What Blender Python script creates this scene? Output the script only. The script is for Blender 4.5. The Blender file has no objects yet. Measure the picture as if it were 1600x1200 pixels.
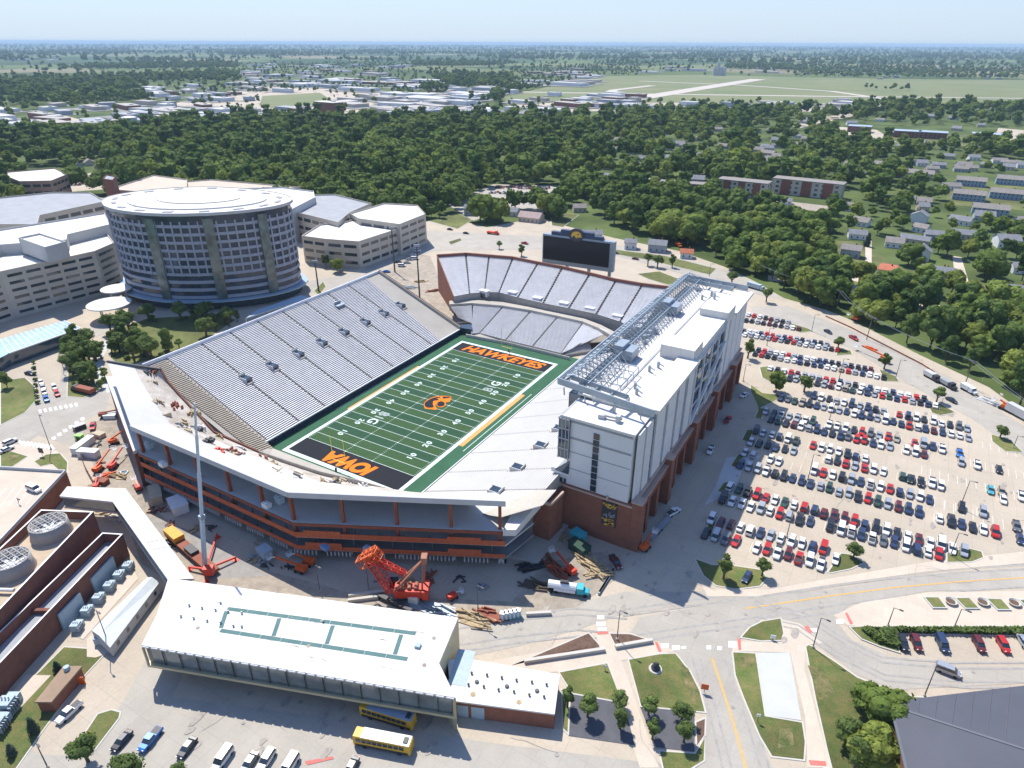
import bpy, math, random
import numpy as np
from mathutils import Vector, Matrix
R_ = math.radians
random.seed(7)
rng = np.random.default_rng(11)
scn = bpy.context.scene
COL = scn.collection
# ------------------------------------------------------------------ camera (field axes: x across, y along)
CF, CPI, CRO, CYA = 1051.09, 0.469566, 0.003745, -0.525814
CP = np.array([168.986, -134.306, 128.084])
_F = np.array([math.sin(CYA)*math.cos(CPI), math.cos(CYA)*math.cos(CPI), -math.sin(CPI)])
_R = np.array([math.cos(CYA), -math.sin(CYA), 0.0]); _U = np.cross(_R, _F)
_R2 = _R*math.cos(CRO)+_U*math.sin(CRO); _U2 = -_R*math.sin(CRO)+_U*math.cos(CRO)
cam = bpy.data.cameras.new("camera"); camo = bpy.data.objects.new("camera", cam); COL.objects.link(camo)
camo.matrix_world = Matrix(((_R2[0], _U2[0], -_F[0], CP[0]), (_R2[1], _U2[1], -_F[1], CP[1]), (_R2[2], _U2[2], -_F[2], CP[2]), (0, 0, 0, 1)))
cam.sensor_width = 36.0; cam.lens = 36.0*CF/1600; cam.clip_start = 1.0; cam.clip_end = 90000
scn.camera = camo
def G(x, y, z=0.0):
    """world point at height z seen at photograph pixel (x, y)"""
    d = _F+_R2*(x-800)/CF-_U2*(y-600)/CF
    t = (z-CP[2])/d[2]
    return tuple(CP+d*t)
def G2(x, y, z=0.0): return G(x, y, z)[:2]
def GL(pts, z=0.0): return [G2(a, b, z) for a, b in pts]
# ------------------------------------------------------------------ world, sun
SUN = Vector((-0.57, 0.345, 1.0)).normalized()
EL = math.asin(SUN.z); AZ = math.atan2(SUN.x, SUN.y)
w = bpy.data.worlds.new("World"); scn.world = w; w.use_nodes = True
nt = w.node_tree; bg = nt.nodes['Background']
sky = nt.nodes.new('ShaderNodeTexSky'); sky.sky_type = 'NISHITA'; sky.sun_disc = False
sky.sun_elevation = EL; sky.sun_rotation = AZ; sky.altitude = 200; sky.air_density = 1.0; sky.dust_density = 0.8; sky.ozone_density = 1.6
tint = nt.nodes.new('ShaderNodeVectorMath'); tint.operation = 'MULTIPLY'; tint.inputs[1].default_value = (0.74, 0.90, 1.18)
smix = nt.nodes.new('ShaderNodeMix'); smix.data_type = 'RGBA'; smix.inputs['B'].default_value = (3.6, 4.35, 5.2, 1)
wc = nt.nodes.new('ShaderNodeTexCoord'); ws = nt.nodes.new('ShaderNodeSeparateXYZ'); nt.links.new(wc.outputs['Generated'], ws.inputs[0])
wr = nt.nodes.new('ShaderNodeMapRange'); wr.inputs[1].default_value = 0.02; wr.inputs[2].default_value = 0.5; wr.inputs[3].default_value = 0.85; wr.inputs[4].default_value = 0.0
nt.links.new(ws.outputs[2], wr.inputs[0]); nt.links.new(wr.outputs[0], smix.inputs['Factor'])
nt.links.new(sky.outputs[0], tint.inputs[0]); nt.links.new(tint.outputs[0], smix.inputs['A']); nt.links.new(smix.outputs['Result'], bg.inputs[0]); bg.inputs[1].default_value = 0.135
sl = bpy.data.lights.new("sun", 'SUN'); sl.energy = 4.6; sl.angle = R_(0.53); sl.color = (1.0, 0.955, 0.88)
so = bpy.data.objects.new("sun", sl); COL.objects.link(so); so.rotation_euler = SUN.to_track_quat('Z', 'Y').to_euler()
scn.view_settings.view_transform = 'Standard'; scn.view_settings.look = 'None'
scn.view_settings.gamma = 1.0; scn.view_settings.exposure = 0.42
scn.render.engine = 'CYCLES'
scn.cycles.max_bounces = 5; scn.cycles.diffuse_bounces = 3; scn.cycles.volume_bounces = 0
# ------------------------------------------------------------------ materials
MATS = {}
def mat(name, col, rough=0.8, var=0.12, scale=0.6, metal=0.0, col2=None, fine=0.0, spec=0.35, emit=None, big=0.0):
    """principled material mottled by noise in object space; col2 = second tone mixed in patches"""
    m = bpy.data.materials.new(name); m.use_nodes = True; MATS[name] = m
    n = m.node_tree.nodes; l = m.node_tree.links; b = n['Principled BSDF']
    b.inputs['Roughness'].default_value = rough; b.inputs['Metallic'].default_value = metal
    b.inputs['Specular IOR Level'].default_value = spec
    tc = n.new('ShaderNodeTexCoord'); no = n.new('ShaderNodeTexNoise'); no.inputs['Scale'].default_value = scale
    no.inputs['Detail'].default_value = 6; no.inputs['Roughness'].default_value = 0.62
    l.new(tc.outputs['Object'], no.inputs['Vector'])
    rp = n.new('ShaderNodeValToRGB'); l.new(no.outputs['Fac'], rp.inputs['Fac'])
    c = np.array(col); c2 = np.array(col2) if col2 is not None else c*(1-var)
    ca = c*(1+var) if col2 is None else c
    rp.color_ramp.elements[0].position = 0.36; rp.color_ramp.elements[1].position = 0.64
    rp.color_ramp.elements[0].color = (*np.clip(c2, 0, 1), 1); rp.color_ramp.elements[1].color = (*np.clip(ca, 0, 1), 1)
    out = rp.outputs['Color']
    for amt, sc in ((fine, scale*14), (big, scale*0.12)):
        if amt:
            n2 = n.new('ShaderNodeTexNoise'); n2.inputs['Scale'].default_value = sc; n2.inputs['Detail'].default_value = 4
            l.new(tc.outputs['Object'], n2.inputs['Vector'])
            mr = n.new('ShaderNodeMapRange'); mr.inputs[1].default_value = 0.3; mr.inputs[2].default_value = 0.7
            mr.inputs[3].default_value = 1-amt; mr.inputs[4].default_value = 1+amt; l.new(n2.outputs['Fac'], mr.inputs[0])
            mx = n.new('ShaderNodeVectorMath'); mx.operation = 'SCALE'; l.new(out, mx.inputs[0]); l.new(mr.outputs[0], mx.inputs['Scale'])
            out = mx.outputs[0]
    l.new(out, b.inputs['Base Color'])
    if emit: b.inputs['Emission Color'].default_value = (*emit[:3], 1); b.inputs['Emission Strength'].default_value = emit[3]
    return m
concrete = mat('paving concrete', (0.462, 0.392, 0.30), 0.9, 0.05, 0.09, fine=0.05, big=0.07)
def add_joints(m, size, width, dark):
    """thin dark joints and oil stains on concrete slabs"""
    n = m.node_tree.nodes; l = m.node_tree.links; b = n['Principled BSDF']
    src = b.inputs['Base Color'].links[0].from_socket
    tc = [x for x in n if x.type == 'TEX_COORD'][0]
    br = n.new('ShaderNodeTexBrick'); br.offset = 0.0; br.inputs['Scale'].default_value = 1.0
    br.inputs['Brick Width'].default_value = size; br.inputs['Row Height'].default_value = size; br.inputs['Mortar Size'].default_value = width
    br.inputs['Color1'].default_value = (1, 1, 1, 1); br.inputs['Color2'].default_value = (0.95, 0.95, 0.95, 1); br.inputs['Mortar'].default_value = (dark, dark, dark, 1)
    l.new(tc.outputs['Object'], br.inputs['Vector'])
    mx = n.new('ShaderNodeVectorMath'); mx.operation = 'MULTIPLY'; l.new(src, mx.inputs[0]); l.new(br.outputs['Color'], mx.inputs[1])
    l.new(mx.outputs[0], b.inputs['Base Color'])
add_joints(concrete, 6.1, 0.07, 0.84)
roadm = mat('road concrete', (0.392, 0.357, 0.30), 0.85, 0.06, 0.12, fine=0.04, big=0.08); add_joints(roadm, 4.8, 0.06, 0.86)
walkm = mat('sidewalk concrete', (0.56, 0.475, 0.375), 0.9, 0.05, 0.15, fine=0.03, big=0.05); add_joints(walkm, 2.4, 0.05, 0.88)
padm = mat('new white concrete', (0.50, 0.50, 0.48), 0.9, 0.04, 0.2)
dirt = mat('construction dirt', (0.40, 0.34, 0.265), 0.95, 0.1, 0.35, fine=0.12, big=0.12, col2=(0.29, 0.245, 0.19))
pathgrey = mat('site dust path', (0.30, 0.28, 0.25), 0.95, 0.1, 0.3, fine=0.08)
asphaltm = mat('plaza asphalt', (0.10, 0.10, 0.11), 0.9, 0.1, 0.4, fine=0.05)
grassm = mat('lawn grass', (0.088, 0.125, 0.030), 0.95, 0.1, 0.35, col2=(0.16, 0.145, 0.05), fine=0.35, big=0.35)
dryg = mat('dry lawn', (0.24, 0.19, 0.085), 0.95, 0.1, 0.3, col2=(0.07, 0.095, 0.025), fine=0.3)
mulch = mat('mulch', (0.13, 0.08, 0.055), 0.95, 0.2, 1.0, fine=0.2)
white = mat('white paint', (0.78, 0.78, 0.76), 0.6, 0.02, 1.0)
linem = mat('lot line paint', (0.60, 0.585, 0.54), 0.8, 0.06, 1.5)
yellow = mat('road yellow paint', (0.58, 0.36, 0.12), 0.8, 0.1, 2.0)
redpad = mat('red tactile pad', (0.55, 0.16, 0.13), 0.8, 0.1, 2.0)
kerbm = mat('kerb concrete', (0.52, 0.49, 0.43), 0.9, 0.05, 0.5)
roofw = mat('white roof membrane', (0.68, 0.655, 0.605), 0.7, 0.03, 0.12, big=0.05, fine=0.02)
add_joints(roofw, 3.1, 0.07, 0.84)
roofc = mat('cream roof gravel', (0.66, 0.62, 0.54), 0.9, 0.05, 0.15, fine=0.03, big=0.06)
roofg = mat('grey roof', (0.33, 0.34, 0.35), 0.85, 0.07, 0.15, fine=0.04)
roofd = mat('dark metal roof', (0.085, 0.088, 0.105), 0.55, 0.05, 0.1, big=0.06)
brick = mat('red brick', (0.235, 0.095, 0.06), 0.9, 0.1, 0.5, fine=0.12, big=0.08)
brickd = mat('dark red brick', (0.20, 0.085, 0.06), 0.9, 0.12, 0.5, fine=0.12)
stone = mat('pink stone trim', (0.50, 0.36, 0.28), 0.8, 0.05, 0.5)
precast = mat('beige precast panel', (0.50, 0.455, 0.385), 0.85, 0.05, 0.12, fine=0.02, big=0.05)
precg = mat('grey precast panel', (0.50, 0.50, 0.49), 0.8, 0.04, 0.2, fine=0.02)
panel = mat('white metal panel', (0.66, 0.66, 0.65), 0.5, 0.02, 0.15, big=0.03)
alum = mat('aluminium bench', (0.76, 0.76, 0.785), 0.45, 0.06, 0.25, fine=0.05, metal=0.15, big=0.04)
benchw = mat('white bench cover', (0.56, 0.545, 0.52), 0.6, 0.03, 0.2, big=0.03)
tread = mat('grandstand concrete', (0.25, 0.245, 0.245), 0.9, 0.1, 0.3, fine=0.05)
treadb = mat('weathered concrete tread', (0.30, 0.25, 0.19), 0.9, 0.1, 0.3, fine=0.05)
woodb = mat('old tan bench', (0.50, 0.44, 0.35), 0.8, 0.08, 0.4, fine=0.1)
bareb = mat('bare concrete bowl', (0.42, 0.385, 0.325), 0.9, 0.06, 0.1, fine=0.05, big=0.08)
deckc = mat('fresh deck concrete', (0.55, 0.54, 0.51), 0.85, 0.05, 0.1, fine=0.03, big=0.07)
rust = mat('oxide steel', (0.26, 0.075, 0.04), 0.7, 0.12, 0.8)
orange = mat('orange safety netting', (0.50, 0.12, 0.045), 0.8, 0.12, 1.0)
steel = mat('galvanised steel', (0.31, 0.36, 0.40), 0.45, 0.06, 0.5, metal=0.25)
steeld = mat('dark steel', (0.05, 0.05, 0.055), 0.5, 0.1, 1.0)
blacks = mat('black screen', (0.012, 0.013, 0.018), 0.35, 0.05, 1.0)
rubber = mat('tyre rubber', (0.02, 0.02, 0.02), 0.8, 0.1, 2.0)
glass = mat('dark tinted glass', (0.03, 0.045, 0.06), 0.08, 0.25, 0.35, spec=0.8)
glassb = mat('blue curtain glass', (0.055, 0.085, 0.11), 0.06, 0.3, 0.3, spec=0.9)
glassg = mat('green curtain glass', (0.10, 0.135, 0.125), 0.15, 0.4, 0.25, spec=0.8)
glasssky = mat('pale canopy glass', (0.42, 0.58, 0.70), 0.15, 0.12, 0.3, spec=0.7)
tealm = mat('teal roof walkway', (0.09, 0.175, 0.165), 0.8, 0.08, 0.5)
teal = mat('turquoise paint', (0.05, 0.42, 0.47), 0.5, 0.05, 1.0)
redp = mat('red machine paint', (0.62, 0.05, 0.025), 0.45, 0.08, 1.0)
oranp = mat('orange machine paint', (0.68, 0.12, 0.02), 0.45, 0.08, 1.0)
yelp = mat('yellow machine paint', (0.75, 0.33, 0.02), 0.5, 0.08, 1.0)
tanp = mat('tan tarpaulin', (0.50, 0.42, 0.30), 0.9, 0.08, 1.0)
limep = mat('lime box paint', (0.30, 0.62, 0.15), 0.6, 0.08, 1.0)
bluep = mat('blue equipment paint', (0.37, 0.46, 0.50), 0.6, 0.06, 0.8)
gold = mat('gold trim metal', (0.50, 0.44, 0.28), 0.5, 0.05, 0.5, metal=0.2)
busy = mat('bus yellow paint', (0.66, 0.40, 0.04), 0.45, 0.04, 0.6)
busw = mat('bus white roof', (0.76, 0.73, 0.62), 0.5, 0.03, 0.5)
woodm = mat('pole wood', (0.20, 0.16, 0.12), 0.9, 0.1, 1.0)
galv = mat('light pole metal', (0.12, 0.12, 0.115), 0.6, 0.05, 1.0)
lumber = mat('stacked lumber', (0.52, 0.40, 0.23), 0.9, 0.15, 1.2, col2=(0.26, 0.19, 0.11))
shingle = mat('brown shingle roof', (0.26, 0.235, 0.21), 0.95, 0.12, 0.5, fine=0.08)
shingleg = mat('grey shingle roof', (0.22, 0.225, 0.235), 0.95, 0.12, 0.5, fine=0.08)
sidingw = mat('white siding', (0.66, 0.67, 0.67), 0.8, 0.04, 0.5)
sidingg = mat('grey siding', (0.34, 0.37, 0.40), 0.8, 0.05, 0.5)
sidingb = mat('tan siding', (0.50, 0.44, 0.36), 0.8, 0.05, 0.5)
bluebox = mat('blue metal siding', (0.16, 0.33, 0.58), 0.6, 0.05, 0.5)
turfd = mat('dark turf', (0.022, 0.07, 0.032), 0.95, 0.08, 0.6, fine=0.1)
turfl = mat('mid turf', (0.038, 0.086, 0.028), 0.95, 0.08, 0.6, fine=0.1)
turfo = mat('surround turf', (0.038, 0.115, 0.058), 0.95, 0.1, 0.15, fine=0.06, big=0.08)
turfk = mat('black turf', (0.014, 0.015, 0.019), 0.95, 0.1, 0.8)
turfw = mat('white turf paint', (0.62, 0.72, 0.66), 0.95, 0.03, 0.8)
turfor = mat('orange turf paint', (0.80, 0.195, 0.010), 0.95, 0.05, 0.8)
turfs = mat('orange sideline paint', (0.74, 0.34, 0.11), 0.95, 0.05, 0.8)
turfg = mat('grey turf paint', (0.34, 0.40, 0.37), 0.95, 0.05, 0.8)
navy = mat('navy wall pad', (0.02, 0.03, 0.055), 0.8, 0.1, 0.8)
goalp = mat('goal post yellow', (0.80, 0.70, 0.10), 0.5, 0.03, 1.0)
runwaym = mat('runway concrete', (0.50, 0.44, 0.38), 0.9, 0.04, 0.01)
airg = mat('airfield grass', (0.14, 0.175, 0.065), 0.95, 0.05, 0.004, col2=(0.20, 0.20, 0.09), big=0.0)
# leaves: brightness varies tree by tree and clump by clump
def leafmat(name, c1, c2):
    m = bpy.data.materials.new(name); m.use_nodes = True; n = m.node_tree.nodes; l = m.node_tree.links; b = n['Principled BSDF']
    oi = n.new('ShaderNodeObjectInfo'); rp = n.new('ShaderNodeValToRGB')
    rp.color_ramp.elements[0].color = (*c1, 1); rp.color_ramp.elements[1].color = (*c2, 1)
    e = rp.color_ramp.elements.new(0.7); e.color = (*[(a*0.65+b_*0.35) for a, b_ in zip(c1, c2)], 1)
    l.new(oi.outputs['Random'], rp.inputs['Fac'])
    ge = n.new('ShaderNodeTexCoord'); no = n.new('ShaderNodeTexNoise'); no.inputs['Scale'].default_value = 0.55; no.inputs['Detail'].default_value = 5
    l.new(ge.outputs['Object'], no.inputs['Vector'])
    mr = n.new('ShaderNodeMapRange'); mr.inputs[1].default_value = 0.3; mr.inputs[2].default_value = 0.7; mr.inputs[3].default_value = 0.65; mr.inputs[4].default_value = 1.35
    l.new(no.outputs['Fac'], mr.inputs[0])
    mx = n.new('ShaderNodeVectorMath'); mx.operation = 'SCALE'; l.new(rp.outputs[0], mx.inputs[0]); l.new(mr.outputs[0], mx.inputs['Scale'])
    l.new(mx.outputs[0], b.inputs['Base Color']); b.inputs['Roughness'].default_value = 0.8; b.inputs['Specular IOR Level'].default_value = 0.12
    tl_ = n.new('ShaderNodeBsdfTranslucent'); ts = n.new('ShaderNodeVectorMath'); ts.operation = 'MULTIPLY'; ts.inputs[1].default_value = (1.25, 1.35, .6); l.new(mx.outputs[0], ts.inputs[0]); l.new(ts.outputs[0], tl_.inputs['Color'])
    ms = n.new('ShaderNodeMixShader'); ms.inputs[0].default_value = 0.32; l.new(b.outputs[0], ms.inputs[1]); l.new(tl_.outputs[0], ms.inputs[2]); l.new(ms.outputs[0], n['Material Output'].inputs['Surface'])
    MATS[name] = m; return m
leaf = leafmat('broadleaf foliage', (0.105, 0.158, 0.034), (0.21, 0.262, 0.058))
leaf2 = leafmat('yellow green foliage', (0.155, 0.19, 0.038), (0.24, 0.28, 0.06))
leaf3 = leafmat('deep green foliage', (0.08, 0.132, 0.036), (0.15, 0.205, 0.056))
leafs = leafmat('young tree foliage', (0.11, 0.155, 0.045), (0.15, 0.20, 0.06))
leafb = leafmat('blue spruce foliage', (0.06, 0.09, 0.07), (0.10, 0.14, 0.11))
bark = mat('bark', (0.11, 0.085, 0.06), 0.95, 0.15, 1.5)
# ------------------------------------------------------------------ mesh builder
class MB:
    def __init__(s): s.v = []; s.f = []; s.m = []
    def add(s, vs, fs, m=0):
        k = len(s.v); s.v += [tuple(map(float, p)) for p in vs]
        for f in fs: s.f.append(tuple(i+k for i in f)); s.m.append(m)
        return s
    def poly(s, pts, m=0): return s.add(pts, [tuple(range(len(pts)))], m)
    def flat(s, pts2, z, m=0):
        p = ccw(pts2); return s.poly([(a, b, z) for a, b in p], m)
    def prism(s, pts2, z0, z1, m=0, mt=None, bottom=False):
        p = ccw(pts2); n = len(p)
        zt = z1 if hasattr(z1, '__len__') else [z1]*n
        vs = [(a, b, z0) for a, b in p]+[(a, b, z) for (a, b), z in zip(p, zt)]
        k = len(s.v); s.v += [tuple(map(float, q)) for q in vs]
        for i in range(n):
            j = (i+1) % n; s.f.append((k+i, k+j, k+n+j, k+n+i)); s.m.append(m)
        s.f.append(tuple(range(k+n, k+2*n))); s.m.append(m if mt is None else mt)
        if bottom: s.f.append(tuple(reversed(range(k, k+n)))); s.m.append(m)
        return s
    def top3(s, pts3, z0, m=0, mt=None):
        """closed body whose top follows 3-D points and whose sides drop to z0"""
        a = sum(pts3[i][0]*pts3[(i+1) % len(pts3)][1]-pts3[(i+1) % len(pts3)][0]*pts3[i][1] for i in range(len(pts3)))
        p = list(pts3) if a > 0 else list(reversed(pts3)); n = len(p)
        vs = [(q[0], q[1], z0) for q in p]+p; k = len(s.v); s.v += [tuple(map(float, q)) for q in vs]
        for i in range(n):
            j = (i+1) % n; s.f.append((k+i, k+j, k+n+j, k+n+i)); s.m.append(m)
        s.f.append(tuple(range(k+n, k+2*n))); s.m.append(m if mt is None else mt)
        return s
    def box(s, c, d, rz=0.0, m=0, top=None):
        """box with base centre c, size d"""
        x, y, z = c; a, b, h = d[0]/2, d[1]/2, d[2]; cs, sn = math.cos(rz), math.sin(rz)
        q = [(x+u*cs-v*sn, y+u*sn+v*cs) for u, v in ((-a, -b), (a, -b), (a, b), (-a, b))]
        return s.prism(q, z, z+h, m, mt=top, bottom=True)
    def beam(s, a, b, w, h=None, m=0):
        a = Vector(a); b = Vector(b); h = h or w; d = (b-a)
        if d.length < 1e-6: return s
        d.normalize(); up = Vector((0, 0, 1)) if abs(d.z) < 0.95 else Vector((0, 1, 0))
        r = d.cross(up).normalized(); u = r.cross(d).normalized()
        c = [(-w/2, -h/2), (w/2, -h/2), (w/2, h/2), (-w/2, h/2)]
        vs = [tuple(a+r*i+u*j) for i, j in c]+[tuple(b+r*i+u*j) for i, j in c]
        return s.add(vs, [(0, 3, 2, 1), (4, 5, 6, 7), (0, 1, 5, 4), (1, 2, 6, 5), (2, 3, 7, 6), (3, 0, 4, 7)], m)
    def tube(s, a, b, r0, r1=None, n=8, m=0):
        a = Vector(a); b = Vector(b); r1 = r0 if r1 is None else r1; d = (b-a).normalized()
        up = Vector((0, 0, 1)) if abs(d.z) < 0.95 else Vector((1, 0, 0))
        r = d.cross(up).normalized(); u = r.cross(d).normalized()
        vs = []
        for p, q in ((a, r0), (b, r1)):
            for i in range(n):
                t = 2*math.pi*i/n; vs.append(tuple(p+r*math.cos(t)*q+u*math.sin(t)*q))
        return s.add(vs, [(i, (i+1) % n, n+(i+1) % n, n+i) for i in range(n)]+[tuple(reversed(range(n))), tuple(range(n, 2*n))], m)
    def lathe(s, c, prof, n=24, m=0, sx=1.0, sy=1.0, rz=0.0):
        k = len(prof); vs = []
        for r, z in prof:
            for i in range(n):
                t = 2*math.pi*i/n; x = r*math.cos(t)*sx; y = r*math.sin(t)*sy
                vs.append((c[0]+x*math.cos(rz)-y*math.sin(rz), c[1]+x*math.sin(rz)+y*math.cos(rz), c[2]+z))
        fs = [(j*n+i, j*n+(i+1) % n, (j+1)*n+(i+1) % n, (j+1)*n+i) for j in range(k-1) for i in range(n)]
        if prof[-1][0] > 0: fs.append(tuple(range((k-1)*n, k*n)))
        return s.add(vs, fs, m)
def ccw(p):
    a = sum(p[i][0]*p[(i+1) % len(p)][1]-p[(i+1) % len(p)][0]*p[i][1] for i in range(len(p)))
    return list(p) if a > 0 else list(reversed(p))
OFF = {}
def link(o): COL.objects.link(o); return o
def part(name, mb, mats, parent=None, smooth=False, **kw):
    """one mesh object; vertices are given in world space and stored relative to the parent"""
    off = OFF.get(parent.name, Vector((0, 0, 0))) if parent else Vector((0, 0, 0))
    if not isinstance(mats, (list, tuple)): mats = [mats]
    me = bpy.data.meshes.new(name)
    v = np.array(mb.v, dtype=float).reshape(-1, 3)-np.array(off)
    me.from_pydata(v.tolist(), [], mb.f)
    for mm in mats: me.materials.append(mm)
    if mb.m and max(mb.m) > 0: me.polygons.foreach_set('material_index', mb.m)
    if smooth: me.polygons.foreach_set('use_smooth', [True]*len(me.polygons))
    me.update(); o = link(bpy.data.objects.new(name, me)); o.parent = parent; OFF[o.name] = off
    for k, x in kw.items(): o[k] = x
    return o
def thing(name, label, cat, loc=(0, 0, 0), rz=0.0, group=None):
    o = link(bpy.data.objects.new(name, None)); o.location = loc; o.rotation_euler = (0, 0, rz); o.empty_display_size = 0.5
    o['label'] = label; o['category'] = cat
    if group: o['group'] = group
    OFF[o.name] = Vector(loc); return o
def solo(name, mb, mats, label, cat, group=None, smooth=False):
    """a thing that is one mesh"""
    v = np.array(mb.v); c = Vector(((v[:, 0].min()+v[:, 0].max())/2, (v[:, 1].min()+v[:, 1].max())/2, v[:, 2].min()))
    mb.v = [(a-c.x, b-c.y, z-c.z) for a, b, z in mb.v]
    o = part(name, mb, mats, None, smooth); o.location = c; o['label'] = label; o['category'] = cat
    if group: o['group'] = group
    return o
def struct(name, mb, mats): return part(name, mb, mats, None, kind='structure')
def clone(root, loc, rz=None, label=None, group=None, mats=None, scale=None):
    """copy of a thing with its parts and sub-parts; mats = {part name: [material, ...]}"""
    r = link(root.copy()); r.location = loc
    if rz is not None: r.rotation_euler = (0, 0, rz)
    if scale is not None: r.scale = (scale,)*3 if not hasattr(scale, '__len__') else scale
    if label: r['label'] = label
    if group: r['group'] = group
    for ch in root.children:
        c = link(ch.copy()); c.parent = r; setm(c, ch, mats)
        for g in ch.children:
            d = link(g.copy()); d.parent = c; setm(d, g, mats)
    return r
def setm(c, src, mats):
    base = src.name.split('.')[0]
    if mats and base in mats:
        for i, mm in enumerate(mats[base]):
            c.material_slots[i].link = 'OBJECT'; c.material_slots[i].material = mm
def windows(root, quads, mt, name='window', cap=100):
    """each window opening its own part (glass set 4 cm proud of the wall), the rest past the cap one stuff part"""
    for q in quads[:cap]: part(name, MB().poly(q), mt, root)
    if len(quads) > cap:
        mb = MB()
        for q in quads[cap:]: mb.poly(q)
        part(name, mb, mt, root, kind='stuff')
def wall_quads(a, b, z0, z1, n, rows, wfrac=0.6, hfrac=0.45, off=0.05, margin=0.03, zoff=0.0):
    """window quads on the wall running a->b (outside on the right of a->b)"""
    a = np.array(a[:2], float); b = np.array(b[:2], float); d = b-a; L = np.linalg.norm(d); d /= L; nn = np.array([d[1], -d[0]])*off
    out = []; h = (z1-z0)/rows
    for r in range(rows):
        for i in range(n):
            c = L*margin+(i+0.5)*(L*(1-2*margin))/n; hw = L*(1-2*margin)/n*wfrac/2
            p = a+d*(c-hw)+nn; q = a+d*(c+hw)+nn; za = z0+h*r+h*(1-hfrac)/2+zoff; zb = za+h*hfrac
            out.append([(p[0], p[1], za), (q[0], q[1], za), (q[0], q[1], zb), (p[0], p[1], zb)])
    return out
def inset(p, d):
    p = ccw(p); n = len(p); out = []
    for i in range(n):
        a = Vector(p[i-1]).to_2d(); b = Vector(p[i]).to_2d(); c = Vector(p[(i+1) % n]).to_2d()
        e1 = (b-a).normalized(); e2 = (c-b).normalized(); n1 = Vector((-e1.y, e1.x)); n2 = Vector((-e2.y, e2.x))
        k = (n1+n2); k = k/max(0.25, k.dot(n1)) if k.length > 1e-6 else n1
        out.append((b.x+k.x*d, b.y+k.y*d))
    return out
def flat_block(name, label, cat, pts, z0, z1, wallm, roofm, par=0.8, parm=None, group=None):
    """flat-roofed block: wall part, roof part set down behind a parapet part"""
    c = (sum(p[0] for p in pts)/len(pts), sum(p[1] for p in pts)/len(pts), z0)
    t = thing(name, label, cat, c, group=group)
    part('wall', MB().prism(pts, z0, z1-par), wallm, t)
    ii = inset(pts, 0.35); mb = MB(); p = ccw(pts); n = len(p)
    for i in range(n):
        j = (i+1) % n
        mb.poly([(*p[i], z1-par), (*p[j], z1-par), (*p[j], z1), (*p[i], z1)]); mb.poly([(*p[i], z1), (*p[j], z1), (*ii[j], z1), (*ii[i], z1)])
        mb.poly([(*ii[j], z1-par+.02), (*ii[i], z1-par+.02), (*ii[i], z1), (*ii[j], z1)])
    part('parapet', mb, parm or wallm, t)
    part('roof', MB().flat(ii, z1-par+0.03), roofm, t)
    return t
def band(pts, wd, z, mb=None, m=0):
    """flat strip of width wd following points"""
    mb = mb or MB(); n = len(pts); L = []; Rr = []
    for i in range(n):
        a = Vector(pts[max(0, i-1)]).to_2d(); b = Vector(pts[min(n-1, i+1)]).to_2d(); d = (b-a).normalized(); q = Vector((-d.y, d.x))*wd/2
        p = Vector(pts[i]).to_2d(); L.append(p+q); Rr.append(p-q)
    for i in range(n-1):
        mb.poly([(*Rr[i], z), (*Rr[i+1], z), (*L[i+1], z), (*L[i], z)], m)
    return mb
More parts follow.
